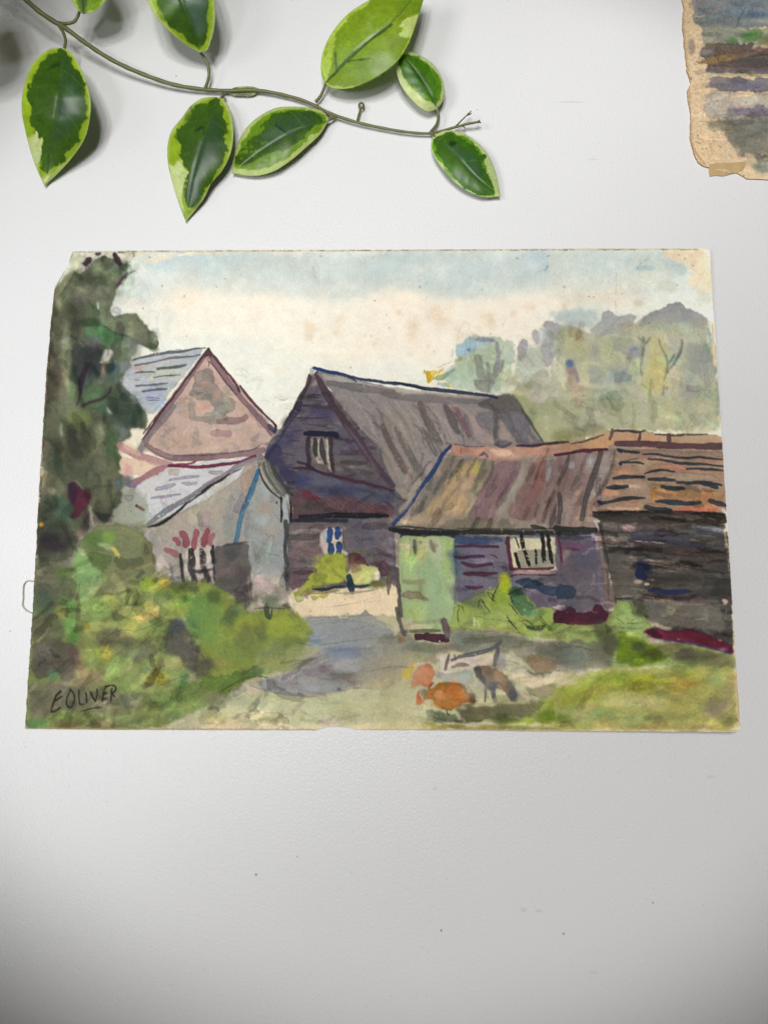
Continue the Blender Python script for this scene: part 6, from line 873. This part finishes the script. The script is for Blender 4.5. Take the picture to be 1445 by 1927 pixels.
# ---------------- a sheet of paper with its painting ----------------
def paper(name, mat, Lc, Rc, Tc, Bc, nx, ny, zf, thick, sheet, edge_col, jag=.5, seed=3):
    rg = np.random.default_rng(seed)
    def nz(n, a):
        k = rg.standard_normal(n); k = np.convolve(k, np.ones(5) / 5, 'same') * 1.5 + .4 * rg.standard_normal(n); return k * a
    Lc, Rc, Tc, Bc = (np.array(q, float) for q in (Lc, Rc, Tc, Bc))
    yy = np.linspace(-400, 1500, 900); xx = np.linspace(-100, 1900, 900)
    nL, nR, nT, nB = nz(900, jag), nz(900, jag * .6), nz(900, jag * .35), nz(900, jag * .5)
    fL = lambda y: np.interp(y, Lc[:, 1], Lc[:, 0]) + np.interp(y, yy, nL); fR = lambda y: np.interp(y, Rc[:, 1], Rc[:, 0]) + np.interp(y, yy, nR)
    fT = lambda x: np.interp(x, Tc[:, 0], Tc[:, 1]) + np.interp(x, xx, nT); fB = lambda x: np.interp(x, Bc[:, 0], Bc[:, 1]) + np.interp(x, xx, nB)
    s, t = np.meshgrid(np.linspace(0, 1, nx), np.linspace(0, 1, ny)); x = Lc[:, 0].mean() * (1 - s) + Rc[:, 0].mean() * s; y = x * 0
    for _ in range(8):
        y = fT(x) * (1 - t) + fB(x) * t; x = fL(y) * (1 - s) + fR(y) * s
    z = zf(x, y); co = P(x, y, z).reshape(-1, 3)
    fx, fy = x - sheet.x0, y - sheet.y0; ix = np.clip(fx.astype(int), 0, sheet.W - 2); iy = np.clip(fy.astype(int), 0, sheet.H - 2); ax = np.clip(fx - ix, 0, 1)[..., None]; ay = np.clip(fy - iy, 0, 1)[..., None]; c = sheet.c
    col = (c[iy, ix] * (1 - ax) + c[iy, ix + 1] * ax) * (1 - ay) + (c[iy + 1, ix] * (1 - ax) + c[iy + 1, ix + 1] * ax) * ay
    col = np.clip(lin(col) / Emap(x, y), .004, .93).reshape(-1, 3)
    idx = np.arange(nx * ny).reshape(ny, nx); ring = np.r_[idx[0, :-1], idx[:-1, -1], idx[-1, :0:-1], idx[:0:-1, 0]]; n = len(ring)
    low = co[ring].copy(); low[:, 2] -= thick; a = np.arange(n); b = (a + 1) % n; base = nx * ny
    # separate rim vertices so that the cut edge keeps its own colour
    rim = co[ring].copy(); rim[:, 2] -= .00002
    cen = co[ring].mean(0); cen[2] = low[:, 2].min()
    f1 = np.stack([base + a, base + b, base + n + b, base + n + a], -1); tri_c = base + 2 * n
    f2 = np.stack([base + n + a, base + n + b, np.full(n, tri_c), np.full(n, tri_c)], -1)
    faces = [quads(nx, ny), f1]
    ec = lin(edge_col)[None]
    C_ = np.vstack([col, np.repeat(ec, 2 * n, 0)])
    o = mesh_obj(name, np.vstack([co, rim, low]), np.vstack(faces), mat, cols=C_)
    return o

def farm_z(x, y):
    r = np.clip((x - 700) / 690, 0, 1); l = np.clip((300 - x) / 260, 0, 1); b = np.clip((y - 900) / 470, 0, 1); t = np.clip((700 - y) / 230, 0, 1)
    return .0015 + .0062 * r ** 1.5 * b ** 1.3 + .0007 * l ** 2 + .0006 * r * t + .0003 * np.sin(x / 190.) * np.sin(y / 150.) ** 2

_fs = paint_farm()
o = paper('watercolour_painting', M_paper,
    [(138, 468), (128, 500), (104, 541), (101, 560), (95, 620), (88, 700), (82, 800), (75, 900), (70, 1000), (66, 1080), (62, 1150), (57, 1230), (52, 1300), (48, 1374)],
    [(1330, 468), (1334, 470), (1336, 476), (1340, 560), (1346, 650), (1352, 740), (1358, 830), (1365, 940), (1371, 1030), (1376, 1110), (1382, 1210), (1387, 1290), (1392, 1364), (1391, 1372), (1386, 1376)],
    [(130, 474), (138, 473), (300, 471.5), (500, 470), (700, 470), (900, 469), (1100, 467), (1320, 467), (1336, 470)],
    [(40, 1371), (200, 1373), (590, 1374), (603, 1371), (615, 1368), (635, 1367), (655, 1369), (668, 1373), (900, 1374), (1200, 1376), (1380, 1377), (1395, 1375)],
    1060, 700, farm_z, .0006, _fs, (196, 168, 126))
tag(o, 'watercolour painting of old farm barns signed E Oliver, whole sheet with chipped corner', 'painting', 'loose watercolour paintings on the desk')
del _fs

_bs = paint_board()
bL = [(1284, -300), (1283, 0), (1286, 15), (1285, 25), (1283, 48), (1286, 70), (1289, 100), (1291, 122), (1296, 145), (1298, 156), (1292, 170), (1295, 190), (1300, 215), (1298, 235), (1299, 262), (1301, 278), (1308, 295), (1314, 306), (1320, 311), (1330, 314)]
o = paper('brown_board_painting', M_board, [(a, b) for a, b in bL], [(1760, -300), (1760, 400)], [(1200, -260), (1800, -262)],
    [(1290, 311), (1316, 309), (1326, 314), (1336, 316), (1372, 326), (1385, 325), (1396, 331), (1405, 336), (1445, 338), (1800, 341)], 420, 560, lambda x, y: .0011 + 0 * x + .0002 * np.sin(x / 60.), .0009, _bs, (176, 142, 100), jag=.7, seed=9)
tag(o, 'landscape painting on brown board with torn edge, cropped at top right', 'painting', 'loose watercolour paintings on the desk')
def tape(parent):
    pts = [(1334, 309), (1350, 307), (1375, 306), (1403, 304), (1401, 312), (1396, 320), (1388, 325), (1376, 327), (1366, 330), (1358, 331.5), (1346, 330), (1335, 332), (1333, 324)]
    a = np.array(pts, float); n = len(a)
    top = P(a[:, 0], a[:, 1], .00145 - .0009 * (a[:, 1] > 322)); bot = top.copy(); bot[:, 2] -= .00012
    f = [tuple(range(n))[::-1], tuple(range(n, 2 * n))] + [(i, (i + 1) % n, n + (i + 1) % n, n + i) for i in range(n)]
    t = mesh_obj('tape', np.vstack([top, bot]), f, M_tape, parent=parent, smooth=False)
tape(o)

# ---------------- clear loop sticking out from under the painting ----------------
def tube(name, path, rad, mat, parent=None, sides=10, closed_caps=True):
    p = np.asarray(path, float); n = len(p); rad = np.broadcast_to(rad, (n,)); T = np.gradient(p, axis=0); T /= np.linalg.norm(T, axis=1)[:, None] + 1e-12
    up = np.array([0, 0, 1.]); B = np.cross(T, up); B /= np.linalg.norm(B, axis=1)[:, None] + 1e-12; Nn = np.cross(B, T); a = np.linspace(0, 2 * math.pi, sides, endpoint=False)
    v = p[:, None] + rad[:, None, None] * (np.cos(a)[None, :, None] * B[:, None] + np.sin(a)[None, :, None] * Nn[:, None])
    f = []
    for i in range(n - 1):
        for j in range(sides): k = (j + 1) % sides; f.append((i * sides + j, i * sides + k, (i + 1) * sides + k, (i + 1) * sides + j))
    f.append(tuple(range(sides))[::-1]); f.append(tuple((n - 1) * sides + j for j in range(sides)))
    return mesh_obj(name, v.reshape(-1, 3), f, mat, parent)
def smooth(pts, n=60):
    p = np.array(pts, float); d = np.r_[0, np.cumsum(np.linalg.norm(np.diff(p[:, :2], axis=0), axis=1))]; t = np.linspace(0, d[-1], n); m = np.gradient(p, d, axis=0)
    i = np.clip(np.searchsorted(d, t, 'right') - 1, 0, len(d) - 2); h = (d[i + 1] - d[i])[:, None]; u = ((t - d[i])[:, None]) / h
    return (2*u**3-3*u**2+1)*p[i] + (u**3-2*u**2+u)*h*m[i] + (-2*u**3+3*u**2)*p[i+1] + (u**3-u**2)*h*m[i+1]
lp = smooth([(70, 1093, .0006), (62, 1094, .0007), (52, 1093, .0008), (46, 1099, .0009), (44, 1112, .0009), (44, 1128, .0009), (43, 1140, .0009), (48, 1147, .0008), (56, 1152, .0007), (70, 1157, .0006)], 50)
o = tube('clear_loop', P(lp[:, 0], lp[:, 1], lp[:, 2]), .00028, M_loop, sides=8)
tag(o, 'small clear plastic loop poking out from under left edge of painting', 'loop')

# ---------------- the artificial sprig ----------------
sprig = empty('artificial_leaf_sprig')
tag(sprig, 'artificial trailing sprig with green and cream variegated leaves at top', 'artificial plant')
def stalk(name, pts, r0, r1, n=40, parent=None):
    q = smooth(pts, n); rr = np.linspace(r0, r1, n) * (1 + .06 * np.sin(np.arange(n) * 1.3))
    return tube(name, P(q[:, 0], q[:, 1], q[:, 2]), rr, M_stem, parent or sprig)
MM = .001
stalk('stem', [(-90, -110, 30*MM), (-20, -62, 26*MM), (50, 0, 20*MM), (75, 22, 18*MM), (105, 42, 16*MM), (122, 52, 15*MM), (160, 80, 12*MM), (215, 115, 9*MM), (270, 140, 6.5*MM), (330, 160, 4.5*MM), (380, 168, 3.5*MM), (430, 171, 3*MM), (480, 170, 3*MM), (530, 178, 3*MM), (580, 193, 3*MM), (620, 213, 3.2*MM), (660, 227, 3.2*MM), (720, 241, 3*MM), (770, 249, 3*MM), (808, 251, 3*MM), (850, 241, 4*MM), (880, 233, 5*MM), (903, 229, 6*MM)], .00150, .00062, 160)
def resamp(pts, n):
    p = np.array(pts, float); d = np.r_[0, np.cumsum(np.hypot(*np.diff(p, axis=0).T))]; q = smooth(np.c_[p, p[:, 0] * 0], max(60, n * 2))[:, :2]
    d = np.r_[0, np.cumsum(np.hypot(*np.diff(q, axis=0).T))]; t = np.linspace(0, d[-1], n); return np.c_[np.interp(t, d, q[:, 0]), np.interp(t, d, q[:, 1])]
def build_leaf(left, right, mid, zs, cup, washes, stalk_pts, label=None, groove=.0004, pale=(196, 214, 128), twist=0, sr=.0009):
    ns, nt_ = 110, 61
    Lf, Rt, Md = resamp(left, ns), resamp(right, ns), resamp(mid, ns)
    sh = Sheet(int(min(Lf[:, 0].min(), Rt[:, 0].min())) - 6, int(min(Lf[:, 1].min(), Rt[:, 1].min())) - 6, int(max(Lf[:, 0].max(), Rt[:, 0].max()) - min(Lf[:, 0].min(), Rt[:, 0].min())) + 14, int(max(Lf[:, 1].max(), Rt[:, 1].max()) - min(Lf[:, 1].min(), Rt[:, 1].min())) + 14, pale, int(abs(left[1][0])) + 5)
    washes(sh)
    sh.at()
    for k in np.array((.14, .27, .42, .55, .70)) + sh.rng.normal(size=5) * .025:          # printed side veins
        i = int(k * ns)
        for E_ in (Lf, Rt):
            j = min(ns - 2, i + int(12 + 14 * sh.rng.random())); a = Md[i]; b = Md[i] * .15 + E_[j] * .85; m_ = (a + b) / 2 + (Md[i] - Md[j]) * .10
            sh.st([tuple(a), tuple(m_), tuple(b)], 1.2 + .5 * sh.rng.random(), (140, 166, 66), .16 + .2 * sh.rng.random(), f=.7, e=0)
    sh.st([tuple(q) for q in Md[2:int(ns * .86):8]], 3.4, (62, 86, 72), .5, f=1.0, e=0); sh.st([tuple(q) for q in Md[2:int(ns * .8):8] + (-1.6, 0)], 1.0, (120, 146, 70), .25, f=.6, e=0)
    sh.finish(.04, sat=0, dark=0)
    t = np.linspace(-1, 1, nt_); s = np.linspace(0, 1, ns)
    xy = np.where(t[None, :, None] < 0, Md[:, None] + (Lf - Md)[:, None] * -t[None, :, None], Md[:, None] + (Rt - Md)[:, None] * t[None, :, None])
    zm = np.interp(s, np.linspace(0, 1, len(zs)), np.array(zs) * MM * (1.35 if max(zs) > 12 else 1.15))
    k = np.ones(9) / 9; zm = np.convolve(np.pad(zm, 4, 'edge'), k, 'valid')
    wdt = np.sin(np.pi * np.clip(s, .02, .98)) ** .6
    z = zm[:, None] - cup * MM * wdt[:, None] * (t[None] ** 2) + twist * MM * t[None] * wdt[:, None] - groove * np.exp(-(t[None] / .07) ** 2) * wdt[:, None]
    z = z + .00008 * wdt[:, None] * np.sin(s[:, None] * 38 - np.abs(t[None]) * 5) * np.abs(t[None]) * (1 - t[None] ** 2) * 2
    z = np.maximum(z, .0007)
    co = P(xy[..., 0], xy[..., 1], z).reshape(-1, 3)
    ix = np.clip((xy[..., 0] - sh.x0).astype(int), 0, sh.W - 1); iy = np.clip((xy[..., 1] - sh.y0).astype(int), 0, sh.H - 1)
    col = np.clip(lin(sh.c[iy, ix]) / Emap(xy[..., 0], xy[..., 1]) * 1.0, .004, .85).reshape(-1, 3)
    f = quads(nt_, ns)
    o = mesh_obj('leaf', co, f, M_leaf, parent=sprig, cols=col)
    if o.data.polygons[len(f) // 2].normal.z < 0: o.data.flip_normals()
    md = o.modifiers.new('thickness', 'SOLIDIFY'); md.thickness = .0004; md.offset = -1
    if label: o['label'] = label
    if stalk_pts: 
        stalk('leaf_stalk', stalk_pts, sr, sr * .85, 24, parent=o)
    return o
DK, DK2, LI, PA = (64, 100, 24), (50, 84, 58), (158, 188, 40), (218, 230, 158)
def w1(s):
    s.at(0, 0, 2.89)
    s.w([(345,258),(280,262),(200,320),(150,410),(122,510),(118,600),(138,745),(175,745),(210,700),(240,760),(215,830),(205,900),(225,980),(300,930),(400,840),(460,750),(485,640),(480,500),(440,390),(380,285)], LI, a=1, f=3, r=1, e=0)
    s.w([(340,275),(290,285),(230,330),(175,400),(150,500),(165,600),(180,700),(212,760),(240,740),(222,830),(212,900),(235,930),(260,950),(330,880),(400,810),(440,730),(470,640),(468,480),(430,400),(385,310)], DK, a=1, f=1.6, r=4.5, e=0, g=.12)
    s.w([(360,290),(400,400),(440,480),(450,600),(400,700),(330,760),(290,780),(310,600),(330,450)], DK2, a=.55, f=8, r=2, e=0); s.b(390,520,50,90,(84,120,96),.45); s.b(345,600,24,60,(30,50,44),.7); s.b(290,360,60,14,(34,58,20),.7,rot=-25)
    s.w([(138,745),(175,745),(205,700),(212,760),(240,740),(225,820),(212,900),(190,880),(160,810)], PA, a=1, f=.8, r=2, e=0); s.w([(225,980),(255,940),(285,950),(245,1012)], PA, a=.8, f=2)
def w2(s):
    s.at(0, 0, 2.89)
    s.w([(805,-420),(830,10),(860,90),(930,165),(1010,235),(1085,275),(1120,270),(1145,200),(1155,100),(1150,-420)], LI, a=1, f=4, r=1, e=0)
    s.w([(860,-420),(850,0),(880,90),(950,160),(1030,225),(1080,262),(1110,240),(1130,150),(1130,60),(1110,-420)], DK, a=1, f=2, r=4, e=0, g=.12); s.w([(980,-200),(990,0),(1040,110),(1080,220),(1120,130),(1125,0),(1080,-200)], (84,112,100), a=.75, f=8, r=2, e=0); s.b(920,60,50,40,(90,130,30),.6)
def w3(s):
    s.at(0, 0, 2.89)
    s.w([(1195,530),(1120,535),(1050,575),(1000,640),(935,720),(915,800),(918,900),(950,905),(985,850),(1000,930),(1030,930),(1000,1010),(985,1080),(1012,1180),(1060,1130),(1110,1060),(1150,990),(1210,920),(1245,840),(1258,740),(1250,650),(1225,580)], LI, a=1, f=3, r=1, e=0)
    s.w([(1190,540),(1130,545),(1060,590),(1010,650),(960,710),(975,800),(985,850),(1000,925),(1025,925),(1000,1010),(990,1080),(1015,1120),(1060,1110),(1110,1030),(1150,970),(1200,900),(1230,820),(1230,740),(1225,650),(1200,580)], DK, a=1, f=1.5, r=4.2, e=0, g=.1)
    s.w([(1180,600),(1210,700),(1200,820),(1130,900),(1080,1000),(1040,1100),(1010,1060),(1060,900),(1100,760)], DK2, a=.7, f=6, r=2, e=0); s.b(1050,1040,40,60,(70,100,76),.7); s.b(1060,640,60,50,(66,96,30),.6)
    s.w([(918,900),(950,908),(985,855),(1000,928),(1026,928),(1000,1000),(985,1070),(1000,1150),(960,1080),(930,1000)], PA, a=1, f=.8, r=2, e=0); s.st([(1090,690),(1050,715),(1110,690)],12,(34,56,44),.7); s.w([(990,1190),(1012,1140),(1040,1150),(1012,1205)], (150,185,60), a=.8, f=2)
def w4(s):
    s.at(400, 0, 2.408)
    s.w([(520,540),(490,510),(430,495),(350,490),(290,500),(225,530),(170,580),(135,640),(115,690),(95,760),(150,765),(210,772),(270,750),(350,705),(420,650),(440,610),(490,595)], (120,160,30), a=1, f=2, r=2, e=0)
    s.w([(505,530),(450,500),(360,495),(300,505),(250,540),(200,580),(240,570),(240,590),(190,600),(150,660),(110,690),(95,750),(170,745),(210,720),(260,690),(330,680),(400,640),(450,580),(490,560)], DK, a=1, f=1.4, r=3, e=0, g=.12); s.w([(300,520),(420,510),(470,530),(400,590),(300,640),(230,670),(190,660),(230,600)], (62,96,66), a=.7, f=4, r=3, e=0); s.b(280,610,60,30,(110,140,110),.4); s.st([(285,565),(320,590),(345,605)],12,(40,66,50),.8); s.st([(205,685),(260,650),(330,600),(400,575)],8,(140,165,110),.5)
    for k in range(26): s.b(110+s.rng.random()*140, 640+s.rng.random()*100, 9, 7, DK if k%2 else (130,165,36), .7)
def w5(s):
    s.at(400, 0, 2.408)
    s.w([(500,370),(495,290),(510,225),(550,150),(620,70),(710,10),(740,-120),(1000,-120),(940,60),(860,90),(850,160),(890,170),(880,200),(820,290),(750,345),(680,385),(600,398),(530,385)], (132,164,32), a=1, f=2, r=2.4, e=0, g=.06)
    s.w([(560,200),(640,90),(740,10),(760,-100),(960,-100),(920,50),(850,100),(860,140),(830,180),(880,190),(800,290),(700,350),(620,370),(560,330)], (138,168,36), a=.8, f=6, r=3, e=0, g=.1); s.b(700,280,110,70,(124,158,44),.6); s.b(860,20,80,40,(120,158,28),.6); s.b(710,120,30,60,(150,180,84),.6); s.b(640,310,60,40,(124,160,60),.6)
    s.w([(495,290),(510,225),(550,150),(560,200),(535,280),(510,360),(500,370)], (188,214,84), a=.85, f=2, r=3, e=0); s.w([(940,60),(860,90),(835,120),(865,125),(845,165),(890,170),(905,120)], (206,224,132), a=1, f=.8, r=2, e=0)
    s.st([(515,370),(560,320),(640,240),(700,190),(810,110)],14,(66,98,44),.8); s.st([(560,310),(555,235)],11,(70,100,30),.7); s.st([(610,280),(650,272),(710,265)],9,(72,104,36),.7)
def w6(s):
    s.at(400, 0, 2.408)
    s.w([(1010,480),(990,470),(930,430),(880,380),(850,320),(835,280),(870,235),(930,255),(985,290),(1025,350),(1035,400),(1030,450)], (110,165,30), a=1, f=1.4, r=2.4, e=0); s.w([(1005,470),(950,420),(880,370),(850,300),(842,270),(880,240),(930,260),(975,295),(990,330),(1020,370),(1010,440)], (72,124,18), a=1, f=1.4, r=3, e=0, g=.1); s.b(990,390,30,60,(96,150,50),.6); s.w([(835,300),(860,380),(900,400),(960,460),(1015,490),(960,500),(880,430)], PA, a=.95, f=1, r=2, e=0); s.b(930,340,50,14,(40,84,14),.6,rot=50)
def w7(s):
    s.at(400, 0, 2.408)
    s.w([(1005,620),(1050,600),(1110,600),(1170,630),(1220,700),(1235,780),(1280,860),(1285,890),(1220,885),(1150,850),(1090,800),(1040,740),(1000,690),(990,650)], (110,165,36), a=1, f=1.4, r=2.4, e=0); s.w([(1010,622),(1060,602),(1110,605),(1160,635),(1200,690),(1235,710),(1230,770),(1260,800),(1270,860),(1280,888),(1210,885),(1170,850),(1110,830),(1080,770),(1040,740),(1030,700),(1000,680)], (66,114,24), a=1, f=1.2, r=3.5, e=0, g=.1); s.w([(1060,640),(1130,660),(1200,720),(1230,790),(1200,820),(1150,760),(1090,700)], (64,100,66), a=.7, f=5, r=2, e=0); s.b(1085,650,20,14,(30,56,26),.8); s.b(1080,780,30,40,(84,140,30),.6); s.st([(1050,660),(1110,710),(1170,770)],7,(140,170,110),.5)
def w8(s):
    s.at(0, 0, 2.89)
    s.w([(380,-420),(410,0),(440,60),(475,66),(530,40),(560,-10),(560,-420)], (138,176,24), a=1, f=3, r=2, e=0); s.b(450,20,24,60,(66,92,50),.75); s.b(490,0,30,40,(110,150,60),.5)
def w9(s):
    s.at(); s.w([(430,165),(490,163),(496,180),(430,184)], (120,130,70), f=2); s.b(455,178,16,4,(40,60,20),.8); s.b(478,168,12,4,(176,186,120),.7)
Z = lambda a, k: [(x/k, y/k) for x, y in a]
l1 = build_leaf(Z([(350,262),(300,258),(240,285),(195,325),(150,410),(125,510),(120,600),(140,710),(180,860),(215,950),(245,1013)],2.89), Z([(350,262),(385,282),(430,350),(470,440),(495,540),(492,640),(460,760),(400,850),(300,960),(262,995),(245,1013)],2.89), Z([(350,262),(335,380),(315,550),(285,740),(262,880),(245,1013)],2.89), [15,19,21,18,12,6,1.5], 3.5, w1, [(107,43,15.6*MM),(118,58,15.4*MM),(124,75,15.4*MM),(122,93,15.4*MM)], 'large leaf with long cream tip, lowest at far left')
l2 = build_leaf([(376,99),(346,82),(318,58),(294,32),(278,0),(268,-60),(272,-130),(290,-180)], [(376,99),(388,96),(398,75),(405,42),(404,0),(385,-70),(350,-130),(290,-180)], [(376,99),(366,60),(342,0),(320,-70),(290,-180)], [9,16,22,25,24,20,14], 3, w2, [(386,168,3.8*MM),(393,145,5*MM),(391,120,7*MM),(376,97,9.2*MM)])
l3 = build_leaf(Z([(1200,530),(1150,527),(1100,535),(1050,565),(990,640),(930,720),(912,800),(915,890),(940,1000),(975,1110),(1012,1207)],2.89), Z([(1200,530),(1240,570),(1262,640),(1271,740),(1250,850),(1215,920),(1150,1000),(1110,1080),(1050,1160),(1012,1207)],2.89), Z([(1200,530),(1130,690),(1085,830),(1045,980),(1012,1207)],2.89), [6,9,11,10,8,5,1.5], 3, w3, [(417,172,3.4*MM),(421,180,4.5*MM),(415,185,6.2*MM)], 'leaf with blue green centre and pointed cream tip, middle of sprig')
l4 = build_leaf([(619,226),(608,210),(583,203),(550,200.5),(520,203),(491,217),(466,238),(452,260),(443,283),(437,326)], [(619,226),(603,252),(578,276),(549,301),(512,324),(483,331),(458,330),(437,326)], [(619,226),(566,243),(525,263),(483,290),(437,326)], [4,6.5,7.5,7,5,3], 3, w4, [(632,219,3.2*MM),(626,222,3.5*MM),(618,226,4*MM)])
l5 = build_leaf([(612,158),(605,140),(604,118),(610,91),(626,60),(655,26),(690,3),(725,-14),(765,-28),(803,-36)], [(612,158),(625,165),(649,167),(686,157),(716,141),(745,118),(766,88),(786,34),(797,-2),(803,-36)], [(612,158),(653,114),(691,79),(736,42),(803,-36)], [6,10,14,16,17,16,15], 2.5, w5, [(594,192,3.2*MM),(603,181,4*MM),(609,168,5*MM),(613,156,6.2*MM)], 'largest lime coloured leaf pointing to upper right', pale=(192,216,92))
l6 = build_leaf([(823,205),(808,210),(790,202),(774,187),(753,158),(745,129),(744,112),(752,98)], [(823,205),(833,190),(836,166),(829,141),(809,116),(786,102),(768,97),(752,98)], [(823,205),(803,165),(780,130),(752,98)], [5,8,10,11,12,12], 3, w6, [(811,248,3.2*MM),(822,233,3.5*MM),(825,218,4*MM),(822,204,5.2*MM)], 'small rounded leaf above the tip of the sprig', pale=(212,226,160))
l7 = build_leaf([(815,255),(811,268),(815,291),(828,312),(848,336),(878,359),(908,371),(941,370)], [(815,255),(836,246),(861,247),(890,262),(915,287),(931,320),(938,348),(941,370)], [(815,255),(857,291),(890,328),(941,370)], [4,6,7,6.5,5,3], 2.5, w7, [(808,250,3*MM),(812,251,3.4*MM),(818,258,4.4*MM)], 'leaf at the right end of the sprig', pale=(208,224,152))
l8 = build_leaf([(157,26),(150,22),(135,0),(124,-40),(130,-90),(150,-140)], [(157,26),(170,25),(184,17),(201,0),(205,-50),(190,-100),(150,-140)], [(157,26),(158,-10),(160,-60),(150,-140)], [16,20,26,30,30,26], 3, w8, [(110,43,15.6*MM),(124,44.5,16*MM),(141,40,16*MM),(149,26,17*MM),(153,8,20*MM)])
l10 = build_leaf([(-25,-55),(-60,-70),(-110,-50),(-140,0),(-130,50),(-95,100)], [(-25,-55),(-12,-20),(-14,20),(-30,55),(-60,85),(-95,100)], [(-25,-55),(-50,0),(-80,50),(-95,100)], [28,34,36,34,30,26], 3, w8, [(-20,-62,26*MM),(-20,-58,27*MM),(-26,-54,28*MM)])
l9 = build_leaf([(429,172),(440,165),(460,162.5),(480,164),(492,169)], [(429,172),(438,179),(455,181),(476,180),(492,169)], [(429,172),(450,171.5),(470,171),(492,169)], [2.2,2.0,2.0,2.0,2.2], .6, w9, None, 'small crumpled leaf lying behind the stem', groove=0)
# bare end twigs and the empty ring bud
stalk('twig', [(856, 239, 4.2*MM), (868, 227, 5*MM), (878, 217, 6*MM), (886, 209, 6*MM)], .0005, .0003, 20)
for pts in ([(878,217,5*MM),(884,215,5.2*MM),(887,213,5.4*MM)], [(868,236,4.3*MM),(873,239,4.3*MM),(876,242,4.2*MM)], [(896,231,5*MM),(901,227,5.2*MM),(903,226,5.3*MM)], [(899,230,5*MM),(905,231,5*MM)]):
    stalk('twig', pts, .00042, .0003, 10)
rp = [(680 + 4.4 * math.cos(a), 199 + 5.0 * math.sin(a)) for a in np.linspace(0, 2 * math.pi, 25)]
bud = stalk('bud_stalk', [(673, 226, 3.2*MM), (675, 217, 3*MM), (679, 205, 2.8*MM)], .0007, .0006, 14)
rq = np.array(rp); tube('ring', P(rq[:, 0], rq[:, 1], 2.8*MM), .00062, M_stem, parent=bud, sides=8)
